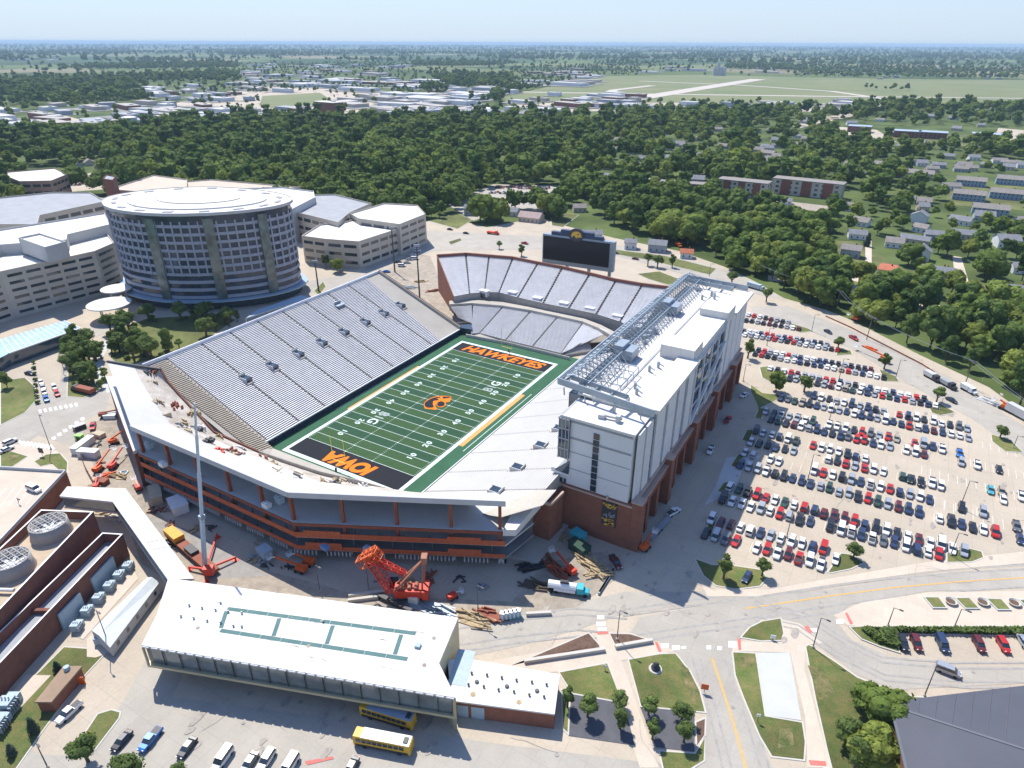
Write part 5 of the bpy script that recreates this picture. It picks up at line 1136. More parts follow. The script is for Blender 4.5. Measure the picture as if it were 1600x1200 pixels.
house((830, 345), 18, 12, 4, .1, sidingb, mat('pinkish roof', (.40, .30, .27), .9, .1, .4), 'low house with pinkish roof left of the scoreboard'); house((800, 336), 12, 9, 4, .1, sidingw, shingleg, 'white walled house with grey roof at the hedge')
house((1385, 428), 9, 16, 4.5, -.1, sidingw, MATS['rust roof'], 'white building with orange red roof edge beside the bridge', rise=.6); house((1328, 400), 12, 9, 5.5, 0, sidingg, shingle, 'dark two storey house on the corner with pale roof'); house((1338, 372), 12, 9, 4, .2, sidingw, shingleg, 'grey roofed house behind the corner house')
house((1437, 405), 8, 11, 6.5, 1.5, sidingw, shingleg, 'white gabled house among trees left of the side street', rise=3.5); house((1435, 347), 9, 12, 6, 1.4, sidingw, shingleg, 'grey roofed gabled house half hidden above the side street'); house((1585, 462), 12, 9, 4, .1, sidingw, shingleg, 'white cottage with front windows at right edge lawn')
house((1570, 385), 14, 12, 6, .3, sidingw, shingleg, 'white porch house at right edge under a broad tree', rise=3); house((1590, 425), 9, 9, 4, .3, sidingw, shingleg, 'white house with blue door at the right edge'); house((1440, 330), 8, 10, 5, .3, sidingb, shingleg, 'pale narrow house in trees above the side street')
house((1432, 278), 30, 14, 6, 0, sidingb, shingle, 'long brown roofed apartment house left of the blue townhouses', rise=3)
for k, (p, s) in enumerate((((1515, 290), 'upper left'), ((1578, 288), 'upper right'), ((1512, 312), 'middle left'), ((1570, 310), 'middle right'), ((1545, 335), 'lower'))): house(p, 26, 12, 6, 0, mat('blue siding', (.25, .33, .42), .8, .05, .5) if k == 0 else MATS['blue siding'], shingle, 'blue sided townhouse block, %s of the group at the right' % s, rise=3, group='blue townhouse blocks')
house((1535, 345), 14, 12, 5, .1, sidingg, shingleg, 'grey roofed house in front of the blue townhouses'); house((1225, 318), 12, 8, 3, .2, sidingw, shingleg, 'small pale building on the bare ground beside the apartments')
for k in range(96):
    z_ = k % 3; p = (rh.uniform(815, 1290), rh.uniform(205, 285)) if z_ == 0 else ((rh.uniform(1190, 1600), rh.uniform(182, 285)) if z_ == 1 else (rh.uniform(1320, 1600), rh.uniform(285, 440)))
    if 1110 < p[0] < 1320 and 262 < p[1] < 325: continue
    if any(math.dist(G2(*p), q) < (34 if p[1] < 345 and p[0] > 1470 else 27) for q in HP) or any(inpoly(*G2(*p), GL(P)) for P in ([(1480, 395), (1506, 395), (1530, 475), (1490, 475)], [(1286, 370), (1390, 370), (1400, 460), (1290, 450)])): continue
    wm = rh.choice([sidingw, sidingg, sidingb]); cn = {sidingw: 'white', sidingg: 'grey', sidingb: 'tan'}[wm]; rm = rh.choice([shingle, shingleg, shingleg])
    house(p, rh.uniform(11, 19), rh.uniform(8, 12), 4, rh.uniform(-.4, .4), wm, rm, '%s house with %s roof half hidden in the wooded suburb' % (cn, 'brown' if rm is shingle else 'grey'), group='%s %s houses in the wooded suburb' % (cn, 'brown' if rm is shingle else 'grey'))
def flats(px, w, d, h, rz, label, wm=brick, rm=roofg, n=8, rows=3, group=None, balc=True):
    x, y = G2(*px); t = thing('apartment_block', label, 'building', (x, y, 0), rz, group); OFF[t.name] = Vector((0, 0, 0))
    part('wall', MB().box((0, 0, 0), (w, d, h)), wm, t); part('roof', MB().box((0, 0, h), (w+1, d+1, .7)), rm, t)
    FOOT.append([(x-w/2-3, y-d/2-14), (x+w/2+3, y-d/2-14), (x+w/2+3, y+d/2+2), (x-w/2-3, y+d/2+2)])
    windows(t, wall_quads((-w/2, -d/2), (w/2, -d/2), .6, h-.3, n, rows, .5, .5)+wall_quads((w/2, -d/2), (w/2, d/2), .6, h-.3, 2, rows, .4, .5), glass, cap=40)
    if balc:
        for k in range(3): part('pale_bay', MB().box((-w/2+w*(.2+.3*k), -d/2-.3, 0), (w*.14, .8, h)), brick if wm is precast else sidingw, t)
    return t
for (p, w_, lb) in (((1160, 305), 46, 'left half of the three storey brick and cream apartment block'), ((1260, 305), 62, 'right half of the three storey brick and cream apartment block')): flats(p, w_, 16, 13.5, -.05, lb, precast, shingle, 10)
flats((1048, 292), 70, 14, 5, .15, 'low dark brown roofed building in the trees left of the apartments', brickd, shingle, 8, 1, balc=False)
for p, w_, s in (((1342, 206), 34, 'first from the left'), ((1416, 214), 36, 'second from the left'), ((1456, 216), 38, 'third from the left'), ((1540, 219), 38, 'rightmost')): flats(p, w_, 24, 9, 0, 'dark brick flat roofed apartment block, %s of the far row' % s, brickd, mat('solar roof', (.36, .43, .50), .5, .05, .3) if 'solar roof' not in MATS else MATS['solar roof'], 6, 3, 'flat roofed blocks beyond the woods', False)
flats((970, 265), 40, 14, 5, .2, 'long low pink brown roofed building above the scoreboard woods', sidingb, MATS['pinkish roof'], 6, 1, balc=False)
hp = [(1000, 263), (1022, 266), (1085, 264), (1110, 265), (1045, 235), (1075, 236), (1140, 217), (1192, 252), (1208, 256), (1220, 231), (1248, 230), (1180, 207), (1205, 207), (945, 243), (880, 214), (850, 207), (1385, 265), (1415, 264), (1455, 268), (1505, 262), (1540, 262), (1575, 265), (1438, 362), (1442, 320), (1396, 385), (1345, 352), (1600, 352), (1503, 372), (1500, 350), (160, 264), (120, 262), (258, 242), (632, 242), (650, 240), (728, 227), (1252, 350), (1128, 333), (1468, 432), (50, 247), (80, 246), (1005, 252), (1030, 258), (1070, 240), (1085, 246), (1060, 228), (1100, 250), (1120, 205), (1130, 232), (1200, 235), (1210, 222), (1235, 208), (1390, 258), (1480, 248), (1520, 250), (1465, 262), (1500, 268), (1560, 255), (1595, 262), (940, 232), (965, 228), (870, 215), (855, 205), (985, 240), (830, 200), (1590, 235), (1560, 215), (1330, 195), (1375, 190), (1200, 262), (1215, 248), (535, 270), (140, 258), (200, 262), (720, 198), (745, 200), (540, 250), (645, 238)]
for k, p in enumerate(hp):
    wm = rh.choice([sidingw, sidingg, sidingb]); cn = {sidingw: 'white', sidingg: 'grey', sidingb: 'tan'}[wm]; rm = rh.choice([shingle, shingleg])
    house(p, rh.uniform(10, 17), rh.uniform(8, 11), 4, rh.uniform(-.5, .5), wm, rm, '%s house with %s roof half hidden in the wooded suburb' % (cn, 'brown' if rm is shingle else 'grey'), group='%s %s houses in the wooded suburb' % (cn, 'brown' if rm is shingle else 'grey'))
# ================================================================== TOWN BAND AND AIRPORT
af = MB(); cols_ = [(780, 152, 162), (830, 141, 161), (945, 119, 160), (1100, 117, 161), (1250, 121, 163), (1450, 124, 168), (1700, 126, 172)]
for (xa, ta, ba), (xb, tb, bb) in zip(cols_[:-1], cols_[1:]): af.flat(GL([(xa, ba), (xb, bb), (xb, tb), (xa, ta)]), .3)
struct('airfield', af, airg)
for pts, wd in (([(815, 144), (1000, 147), (1300, 151), (1700, 155)], 32), ([(1000, 127), (1150, 133), (1300, 143), (1445, 164)], 26), ([(985, 156), (1090, 139), (1185, 124)], 60), ([(940, 150), (960, 141), (1020, 134)], 30), ([(1195, 163), (1300, 163), (1410, 168)], 22), ([(1330, 152), (1600, 154)], 10)):
    _rz = globals().get('_rz', .5)+.08; struct('runway', band(GL(pts), wd, _rz), runwaym)
sheet('field', [(410, 150), (500, 145), (520, 158), (440, 172), (405, 165)], .3, airg); sheet('field', [(700, 142), (760, 140), (800, 146), (700, 152)], .3, airg)
sheet('lot_ground', [(1190, 310), (1260, 318), (1320, 325), (1250, 350), (1190, 330)], .05, dirt); sheet('lot_ground', [(700, 320), (770, 288), (870, 290), (885, 312), (850, 332), (790, 326), (740, 345)], .05, roadm)
sheet('lot_ground', [(105, 300), (110, 275), (160, 268), (162, 296)], .05, concrete); sheet('lawn', [(670, 345), (715, 333), (738, 344), (712, 357)], .09, MATS['lawn grass'])
for px in ([(1300, 430), (1410, 445), (1440, 480), (1290, 440)], [(1515, 440), (1600, 445), (1700, 460), (1700, 500), (1530, 480)], [(1296, 375), (1340, 378), (1420, 425), (1350, 440), (1300, 405)], [(1340, 207), (1600, 214), (1600, 232), (1320, 222)], [(1480, 290), (1620, 290), (1620, 330), (1480, 320)]): sheet('lawn', px, .04, grassm)
for px in ([(1310, 198), (1370, 203), (1400, 222), (1320, 215)], [(1560, 200), (1620, 205), (1620, 225), (1550, 222)], [(1230, 195), (1330, 175), (1340, 180), (1250, 200)], [(0, 190), (90, 178), (170, 198), (60, 210), (0, 205)], [(230, 170), (330, 150), (420, 135), (560, 135), (700, 165), (560, 180), (420, 178), (300, 165)], [(780, 160), (900, 155), (1100, 160), (1330, 168), (1300, 175), (1000, 172), (850, 176)]): sheet('lot_ground', px, .12, concrete)
rb = random.Random(5); TG = MB()
def far_building(px, w, d, h, wm, rm, label, group):
    x, y = G2(*px); t = thing('far_building', label, 'building', (x, y, 0), rb.uniform(-.35, .1), group); OFF[t.name] = Vector((0, 0, 0))
    part('wall', MB().box((0, 0, 0), (w, d, h)), wm, t); part('roof', MB().box((0, 0, h), (w+.6, d+.6, .8)), rm, t)
    if rb.random() < .6: part('roof_unit', MB().box((w*.2, d*.1, h+.8), (w*.15, d*.2, 1.8)), precg, t)
    return t
cc = {'white': (sidingw, mat('far pale roof', (.50, .49, .47), .8, .1, .05)), 'tan': (sidingb, mat('far tan roof', (.38, .35, .31), .8, .1, .05)), 'brick': (brick, MATS['far tan roof']), 'grey': (sidingg, roofg)}
regions = [((0, 165, 240, 208), 34), ((225, 133, 480, 190), 62), ((370, 100, 650, 140), 52), ((540, 128, 800, 186), 56), ((790, 150, 1000, 178), 24), ((1000, 160, 1340, 172), 14), ((820, 112, 960, 136), 16), ((1240, 102, 1580, 124), 30), ((0, 84, 130, 96), 8), ((900, 106, 1200, 116), 10)]
for (x0, y0, x1, y1), n in regions:
    for k in range(n):
        px = (rb.uniform(x0, x1), rb.uniform(y0, y1)); cname = rb.choices(['white', 'tan', 'brick', 'grey'], [6, 3, 1.5, 3])[0]
        small = x0 == 1240; far = 1.0 if y0 > 130 else 1.6
        where = 'in the town beyond the woods' if x0 < 800 else 'along the edge of the airfield'
        if 405 < px[0] < 520 and 146 < px[1] < 172: continue
        bw_, bd_ = (rb.uniform(12, 20), rb.uniform(10, 14)) if small else (rb.uniform(24, 80)*far, rb.uniform(16, 36)*far)
        far_building(px, bw_, bd_, rb.uniform(5, 10), *cc[cname], '%s flat roofed building %s' % (cname, where), '%s buildings %s' % (cname, where))
        x, y = G2(*px); h_ = 4 if small else 9; FOOT.append([(x-bw_/2-h_, y-bd_/2-h_*2), (x+bw_/2+h_, y-bd_/2-h_*2), (x+bw_/2+h_, y+bd_/2+h_), (x-bw_/2-h_, y+bd_/2+h_)])
        if not small: TG.flat([(x-bw_*.75, y-bd_-10), (x+bw_*.75, y-bd_-10), (x+bw_*.7, y+bd_*.8), (x-bw_*.7, y+bd_*.8)], .6+.004*len(TG.f))
struct('lot_ground', TG, mat('far lot asphalt', (.24, .235, .22), .9, .15, .02))
for px, r, h, lb in (((204, 196), 12, 13, 'pale blue water storage tank with a domed top in the woods'),):
    x, y = G2(*px); t = thing('water_tank', lb, 'water tank', (x, y, 0)); part('tank', MB().tube((x, y, 0), (x, y, h), r, r, 28), bluep, t, smooth=False); part('dome', MB().lathe((x, y, h), [(r, 0), (r*.6, 1.6), (.1, 2.4)], 28), roofw, t)
t = far_building((515, 178), 60, 26, 22, brick, roofc, 'brick mid rise hotel in front of the town', 'x'); del t['group']
x, y = G2(1116, 118); t = thing('grain_elevator', 'pale grain elevator tower standing on the horizon side of the airfield', 'silo', (x, y, 0))
for k in range(4): part('silo', MB().tube((x+k*14, y, 0), (x+k*14, y, 32+(k == 1)*22), 8, 8, 14), precg, t)
# ================================================================== TREES
def ico_lump(c, r, rg, sub=2, sq=0.85):
    import bmesh
    bm = bmesh.new(); bmesh.ops.create_icosphere(bm, subdivisions=sub, radius=1)
    v = np.array([x.co[:] for x in bm.verts]); f = [tuple(x.index for x in fa.verts) for fa in bm.faces]; bm.free()
    k = 1+0.16*np.sin(v@rg.normal(0, 3.2, 3)+rg.uniform(0, 6))+0.10*np.sin(v@rg.normal(0, 6, 3)+rg.uniform(0, 6))
    v = v*k[:, None]*np.array([r, r, r*sq])+np.array(c); return v, f
def crown_mesh(name, m, seed, H=12.0, Wd=5.4, nl=9, cards=900, cs=0.75, sub=2, conif=False, trunk_h=2.2):
    rg = np.random.default_rng(seed); V = []; Fc = []; lobes = []
    if conif:
        for k in range(7): z = trunk_h*.6+(H-trunk_h)*k/7; lobes.append((np.array([rg.normal(0, .15), rg.normal(0, .15), z+.6]), Wd*.5*(1-k/7.6)+.35))
    else:
        lobes.append((np.array([0, 0, trunk_h+(H-trunk_h)*.52]), Wd*.62))
        for k in range(nl):
            t = 2*math.pi*k/nl+rg.uniform(-.4, .4); rad = Wd*rg.uniform(.36, .58); z = trunk_h+(H-trunk_h)*rg.uniform(.25, .72)
            lobes.append((np.array([rad*math.cos(t), rad*math.sin(t), z]), Wd*rg.uniform(.34, .5)))
        for k in range(3): lobes.append((np.array([rg.normal(0, Wd*.22), rg.normal(0, Wd*.22), trunk_h+(H-trunk_h)*rg.uniform(.74, .84)]), Wd*rg.uniform(.32, .42)))
    for c, r in lobes:
        v, f = ico_lump(c, r*.95, rg, sub); k = len(V); V += v.tolist(); Fc += [tuple(i+k for i in q) for q in f]
    ar = np.array([r*r for _, r in lobes]); ar /= ar.sum()
    for k in range(cards):
        c, r = lobes[rg.choice(len(lobes), p=ar)]; d = rg.normal(0, 1, 3); d[2] = d[2]*.9+.25; d /= np.linalg.norm(d)
        p = c+d*np.array([1, 1, .85])*r*rg.uniform(.90, 1.15)
        nrm = d+rg.normal(0, .28, 3); nrm /= np.linalg.norm(nrm); a = np.cross(nrm, rg.normal(0, 1, 3)); a /= np.linalg.norm(a); b = np.cross(nrm, a); s = cs*rg.uniform(.55, 1.2)
        i = len(V); V += [tuple(p-a*s*.5), tuple(p+b*s*.42), tuple(p+a*s*.5), tuple(p-b*s*.42)]; Fc.append((i, i+1, i+2, i+3))
    me = bpy.data.meshes.new(name); me.from_pydata([tuple(map(float, q)) for q in V], [], Fc); me.materials.append(m); me.update(); return me
def trunk_mesh(name, H, Wd, seed, th=2.2, r=.28):
    rg = random.Random(seed); mb = MB(); mb.tube((0, 0, -.1), (.1, .05, th+1.2), r*1.25, r*.8, 8)
    for k in range(5):
        t = 2*math.pi*k/5+rg.uniform(-.4, .4); mb.tube((.1, .05, th*.8+rg.uniform(0, .8)), (Wd*.5*math.cos(t), Wd*.5*math.sin(t), th+(H-th)*rg.uniform(.35, .6)), r*.55, r*.15, 6)
    mb.tube((.1, .05, th+1), (.2, -.1, H*.78), r*.75, r*.2, 6)
    me = bpy.data.meshes.new(name); me.from_pydata(mb.v, [], mb.f); me.materials.append(bark); me.update(); return me
KINDS = {}
def mm_(m, i): return m if m is not leaf else [leaf, leaf2, leaf3, leaf][i % 4]
def kind(key, m, H, Wd, nl, cards, cs, n=3, conif=False, th=2.2, sub=2):
    KINDS[key] = [(crown_mesh('crown', mm_(m, i), 40+i*7+len(key), H*[1, .85, 1.15, .95][i % 4], Wd*[1, 1.1, .85, 1.2][i % 4], nl, cards, cs, sub, conif, th), trunk_mesh('trunk', H, Wd, i, th)) for i in range(n)]
kind('wood', leaf, 12.5, 5.6, 9, 1100, .95, 4); kind('young', leafs, 7.0, 2.9, 6, 650, .5, 3, th=1.6, sub=1); kind('spruce', leafb, 9.0, 3.4, 0, 500, .6, 2, True, 1.0, 1)
kind('big', leaf, 16, 8.2, 12, 2200, .95, 2, th=2.6); kind('bush', leafs, 1.5, 1.1, 4, 160, .35, 2, th=.2, sub=1)
def tree(loc, key, i, s, label, group=None, name='tree', cat='tree', rz=None):
    crown, trunk = KINDS[key][i % len(KINDS[key])]
    t = thing(name, label, cat, loc, random.uniform(0, 6.28) if rz is None else rz, group); t.scale = (s*random.uniform(.92, 1.1), s*random.uniform(.92, 1.1), s)
    c = link(bpy.data.objects.new('crown', crown)); c.parent = t
    k = link(bpy.data.objects.new('trunk', trunk)); k.parent = t
    return t
def X(px): x, y = G2(*px); return (x, y, 0.05)
named = [((1212, 612), 'wood', .72, 'round green tree at the tip of the parking island nearest the white building'), ((1256, 612), 'young', 1.15, 'upright green tree second on the parking island by the building'), ((1168, 560), 'young', 1.2, 'spreading tree at the far corner of the white building'), ((1197, 472), 'young', 1.2, 'tree on the far parking island behind the building corner'),
 ((1309, 545), 'young', .95, 'round tree beside the red car on the upper parking island'), ((1381, 577), 'young', .95, 'tree on the parking island below the orange barriers'), ((1463, 628), 'young', .95, 'tree on the island beside the black car on the perimeter road'), ((1562, 684), 'young', .8, 'small round tree on the right parking island'),
 ((1130, 905), 'young', 1.0, 'broad tree on the shaded parking corner island'), ((1190, 900), 'young', .8, 'small tree at the right end of the corner island'), ((1333, 872), 'young', .8, 'small round tree on the grass island by the main road'),
 ((886, 1105), 'young', .75, 'top left tree of the left plaza group'), ((918, 1120), 'young', .85, 'bottom left tree of the left plaza group'), ((968, 1107), 'young', .75, 'top right tree of the left plaza group'), ((968, 1138), 'young', .75, 'bottom right tree of the left plaza group'), ((1013, 1117), 'young', .75, 'top left tree of the right plaza group'), ((1065, 1125), 'young', .75, 'top right tree of the right plaza group'), ((1019, 1155), 'young', .7, 'bottom left tree of the right plaza group'), ((1068, 1160), 'young', .8, 'bottom right tree of the right plaza group'),
 ((1380, 1140), 'wood', .85, 'dark dense tree right beside the grey metal roof'), ((1345, 1110), 'wood', .6, 'bright green tree on the lawn edge by the grey roof'), ((1360, 1190), 'big', .62, 'large leafy tree at the bottom edge by the grey roof'), ((1320, 1160), 'young', 1.0, 'small bright tree left of the large leafy tree at the bottom'), ((1335, 1200), 'young', 1.1, 'lime green tree cut by the bottom edge'),
 ((138, 1190), 'young', 1.0, 'leafy tree at the tip of the bottom left grass island'), ((205, 1215), 'young', 1.0, 'tree in front of the blue pickup'), ((285, 1235), 'young', .95, 'tree cut by the bottom edge beside the dark car'), ((20, 1180), 'spruce', .45, 'small dark shrub tree near the bottom left corner'), ((55, 1145), 'spruce', .55, 'dark pointed shrub beside the brick shed'), ((92, 1050), 'spruce', .45, 'blue green shrub behind the brick shed'),
 ((12, 606), 'wood', .5, 'pale leafy tree on the left edge lawn'), ((1443-10+0, 620-200), 'wood', .7, 'tree beside the white gabled house left of the side street'), ((815, 400), 'young', 1.0, 'small street tree left of the scoreboard'), ((1012, 415), 'young', 1.2, 'first street tree right of the scoreboard'), ((1027, 418), 'young', 1.3, 'second street tree right of the scoreboard'), ((1050, 418), 'young', 1.1, 'third street tree right of the scoreboard'), ((1143, 445), 'young', 1.2, 'lone round tree on the street beyond the white building'), ((527, 425), 'wood', .8, 'dark green tree against the beige parking ramp'), ((510, 418), 'wood', .6, 'smaller dark tree left in front of the beige ramp'), ((780, 389), 'young', .8, 'small tree on the grass strip behind the far grandstand'), ((1548, 440), 'big', 1.1, 'very broad dark tree at the right of the side street'), ((1354, 385), 'spruce', 1.3, 'tall dark spruce between the houses at the right')]
npos = []
for i, (px, k, s, lb) in enumerate(named): p = X(px); tree(p, k, i, s, lb); npos.append(p[:2])
# garden trees left of the east stand
rg = random.Random(9)
gardens = [[(108, 545), (160, 530), (172, 600), (160, 612), (130, 620), (112, 600)], [(172, 560), (170, 520), (235, 500), (335, 492), (375, 500), (330, 530), (240, 565), (195, 575)]]
def inpoly(x, y, P):
    c = False; n = len(P); j = n-1
    for i in range(n):
        if ((P[i][1] > y) != (P[j][1] > y)) and (x < (P[j][0]-P[i][0])*(y-P[i][1])/(P[j][1]-P[i][1])+P[i][0]): c = not c
        j = i
    return c
gn = 0
while gn < 120:
    x, y = rg.uniform(100, 380), rg.uniform(490, 620)
    if inpoly(x, y, gardens[0]) or (inpoly(x, y, gardens[1]) and not (215 < x < 320 and y < 545 and y > 505)):
        tree(X((x, y)), 'young' if rg.random() < .55 else 'bush', gn, rg.uniform(.55, .95) if rg.random() < .6 else 1.5, 'leafy shrub or small tree in the curved hospital garden', 'plants in the hospital garden', 'garden_tree'); gn += 1
for i in range(8): tree(X((53+i*.9, 568+i*9)), 'bush', i, 1.0, 'round clipped shrub in the row along the left lawn', 'clipped shrubs along the left lawn', 'shrub', 'shrub')
# hedge along the small car park
mb = MB(); hv = []; hf = []
rg2 = np.random.default_rng(3)
hp_ = [GL([(1345, 985), (1700, 984), (1700, 996), (1400, 990), (1405, 1015), (1370, 1006)], 0)][0]
A3 = np.array(hp_); mn, mx3 = A3.min(0), A3.max(0); k = 0
while k < 2600:
    x, y = rg2.uniform(mn[0], mx3[0]), rg2.uniform(mn[1], mx3[1])
    if inpoly(x, y, hp_):
        n3 = rg2.normal(0, .5, 3)+np.array([0, 0, 1]); n3 /= np.linalg.norm(n3); a = np.cross(n3, rg2.normal(0, 1, 3)); a /= np.linalg.norm(a); b = np.cross(n3, a); s = rg2.uniform(.3, .6); p = np.array([x, y, .5+rg2.uniform(0, .9)])
        mb.add([p-a*s, p+b*s*.8, p+a*s, p-b*s*.8], [(0, 1, 2, 3)]); k += 1
o = part('ground_cover', mb, leafs); o['kind'] = 'stuff'
# woods: every tree a point, the nearest 300 in view built as individual trees, the rest one mass
def project(x, y, z=0.0):
    d = np.stack([x-CP[0], y-CP[1], np.zeros_like(x)+z-CP[2]], 1); zz = d@_F
    return 800+CF*(d@_R2)/zz, 600-CF*(d@_U2)/zz, zz
def inpoly_np(px, py, P):
    c = np.zeros(len(px), bool); n = len(P); j = n-1
    for i in range(n):
        if P[j][1] != P[i][1]: c ^= ((P[i][1] > py) != (P[j][1] > py)) & (px < (P[j][0]-P[i][0])*(py-P[i][1])/(P[j][1]-P[i][1])+P[i][0])
        j = i
    return c
def vnoise(x, y, s, seed):
    r = np.random.default_rng(seed); T = r.random((64, 64)); u = x/s % 64; v = y/s % 64; i = u.astype(int) % 64; j = v.astype(int) % 64; fu = u-np.floor(u); fv = v-np.floor(v)
    fu = fu*fu*(3-2*fu); fv = fv*fv*(3-2*fv); i1 = (i+1) % 64; j1 = (j+1) % 64
    return (T[i, j]*(1-fu)+T[i1, j]*fu)*(1-fv)+(T[i, j1]*(1-fu)+T[i1, j1]*fu)*fv
CLEAR = [PAVE, [(715, 335), (768, 292), (870, 290), (882, 308), (850, 328), (800, 322), (745, 340)], [(860, 352), (905, 332), (960, 352), (1000, 372), (1060, 385), (1100, 400), (1130, 420), (900, 380)], [(1125, 300), (1310, 302), (1320, 322), (1260, 345), (1190, 332), (1120, 318)], [(1186, 300), (1260, 318), (1250, 345), (1195, 335)],
         [(1290, 370), (1345, 372), (1420, 420), (1420, 450), (1310, 440), (1288, 410)], [(1480, 395), (1506, 395), (1530, 475), (1490, 475)], [(1515, 440), (1700, 440), (1700, 500), (1540, 488), (1515, 462)], [(1478, 275), (1700, 275), (1700, 318), (1480, 320)],
         [(1300, 195), (1700, 200), (1700, 228), (1310, 226)], [(1370, 450), (1700, 495), (1700, 515), (1370, 465)], [(815, 144), (945, 118), (1700, 125), (1700, 172), (1480, 170), (1200, 162), (900, 162), (800, 165)], [(410, 146), (510, 144), (525, 158), (440, 174), (403, 168)],
         [(0, 186), (95, 176), (175, 196), (60, 208), (0, 206)], [(104, 268), (165, 265), (165, 298), (104, 302)], [(0, 262), (105, 258), (108, 284), (0, 292)], [(700, 138), (770, 138), (810, 146), (700, 154)], [(1190, 470), (1330, 500), (1450, 560), (1545, 606), (1600, 646), (1700, 720), (1700, 800), (1100, 800)]]
OPEN = [(1005, 262, 30, 5), (1090, 262, 30, 6), (1060, 232, 40, 5), (1130, 215, 30, 4), (1200, 250, 26, 7), (1230, 228, 34, 5), (1190, 205, 30, 4), (940, 240, 24, 4), (870, 212, 36, 3), (840, 205, 30, 3), (1400, 262, 30, 6), (1350, 195, 60, 4), (1480, 262, 50, 8), (1560, 262, 40, 7), (1440, 345, 14, 30), (1395, 375, 10, 26), (1340, 350, 18, 14), (1590, 350, 30, 10), (1500, 360, 14, 22), (740, 198, 40, 3), (540, 268, 12, 5), (150, 262, 40, 6), (250, 240, 24, 3), (640, 240, 20, 3), (720, 225, 26, 3), (1250, 345, 20, 10), (1130, 330, 12, 8), (1470, 425, 10, 16), (60, 245, 40, 4)]
def near_open(px, py):
    m = np.zeros(len(px), bool)
    for cx, cy, a, b in OPEN: m |= ((px-cx)/a)**2+((py-cy)/b)**2 < 1
    return m
SPARSE = [([(230, 130), (420, 128), (560, 100), (700, 160), (800, 165), (600, 190), (400, 182), (240, 190)], .15), ([(370, 98), (640, 98), (700, 140), (380, 140)], .25), ([(780, 146), (1340, 160), (1340, 178), (800, 182)], .2), ([(1240, 96), (1600, 100), (1600, 126), (1240, 124)], .45), ([(0, 165), (230, 160), (230, 212), (0, 212)], .16), ([(980, 215), (1140, 200), (1140, 265), (990, 265)], .45),
          ([(1180, 190), (1300, 180), (1300, 270), (1190, 270)], .5), ([(1280, 180), (1700, 185), (1700, 440), (1280, 440)], .60), ([(1440, 250), (1700, 250), (1700, 340), (1440, 340)], .3), ([(800, 105), (1000, 100), (1000, 125), (800, 142)], .4)]
pts = []
for r0, r1, sp in ((150, 700, 10.6), (700, 1300, 14.5), (1300, 2600, 18), (2600, 5200, 28), (5200, 13000, 75), (13000, 36000, 230)):
    n = int(2*r1/sp); g = np.arange(-r1, r1, sp); gx, gy = np.meshgrid(g, g); gx = gx.ravel()+rng.uniform(-.42, .42, gx.size)*sp+CP[0]; gy = gy.ravel()+rng.uniform(-.42, .42, gy.size)*sp+CP[1]
    d = np.hypot(gx-CP[0], gy-CP[1]); k = (d > r0) & (d <= r1); gx, gy = gx[k], gy[k]
    k = (-(gx-CP[0])*math.sin(-CYA)+(gy-CP[1])*math.cos(CYA)) > 20; gx, gy = gx[k], gy[k]
    px, py, zz = project(gx, gy, 4.0); k = (zz > 0) & (px > -40) & (px < 1640) & (py < 900); gx, gy, px, py = gx[k], gy[k], px[k], py[k]
    prob = np.full(len(px), .84); gxp, gyp, _ = project(gx, gy, 0.0); szf = np.ones(len(px))
    for P, q in SPARSE: k = inpoly_np(gxp, gyp, P); prob[k] = q; szf[k] = .62 if q < .42 else .85
    nz = vnoise(gx, gy, 160 if r1 < 3000 else 600, 4)
    if r0 >= 1300: prob = np.where((nz < (.30 if r1 < 3000 else .52)) & (prob > .5), .04, prob)
    if r0 >= 2600: prob *= np.where(gyp > 100, 1.0, .8)
    prob[near_open(gxp, gyp)] *= .12
    for P in CLEAR: prob[inpoly_np(gxp, gyp, P)] = 0
    for P in FOOT: prob[inpoly_np(gx, gy, inset(P, -5.5))] = 0
    if r0 == 1300:   # tree belts inside the airfield
        for P in ([(1272, 117), (1318, 117), (1320, 134), (1275, 136)], [(1320, 130), (1430, 134), (1430, 142), (1340, 139)], [(1556, 124), (1620, 126), (1620, 141), (1560, 138)]): prob[inpoly_np(gxp, gyp, P)] = .95
    k = rng.random(len(px)) < prob; sc = {10.6: 1.22, 14.5: 1.6, 18: 1.6, 28: 1.55, 75: 2.4, 230: 3.6}[sp]
    for a, b, c_, e_, f_ in zip(gx[k], gy[k], px[k], py[k], szf[k]): pts.append((a, b, f_*sc*random.choice([.6, .8, .95, 1.05, 1.2, 1.3])*random.uniform(.9, 1.1), c_, e_, math.hypot(a-CP[0], b-CP[1])))
pts.sort(key=lambda q: q[5])
near = [q for q in pts if -10 < q[3] < 1610][:240]; ns_ = set(id(q) for q in near)
for i, q in enumerate(near):
    zone = 'steep wood beside the big parking lot' if q[3] > 1150 else ('wood behind the hospital campus' if q[3] < 700 else 'trees behind the scoreboard street')
    tree((q[0], q[1], 0), 'wood', random.randrange(4), q[2], 'round crowned green tree in the '+zone, 'trees in the '+zone)
rest = [q for q in pts if id(q) not in ns_]
low = [crown_mesh('low_crown', [leaf, leaf2, leaf3, leaf, leaf, leaf3][i], 90+i, [12.5, 10.5, 15, 11.5, 13.5, 9][i], [5.8, 5.2, 5.0, 6.8, 5.4, 4.2][i], [7, 6, 5, 9, 7, 5][i], 190, 1.6, 1) for i in range(6)]
me = bpy.data.meshes.new('woodland'); arr = np.array([(q[0], q[1], 0) for q in rest]); me.from_pydata(arr.tolist(), [], [])
at = me.attributes.new('scl', 'FLOAT', 'POINT'); at.data.foreach_set('value', np.array([q[2] for q in rest], dtype=np.float32))
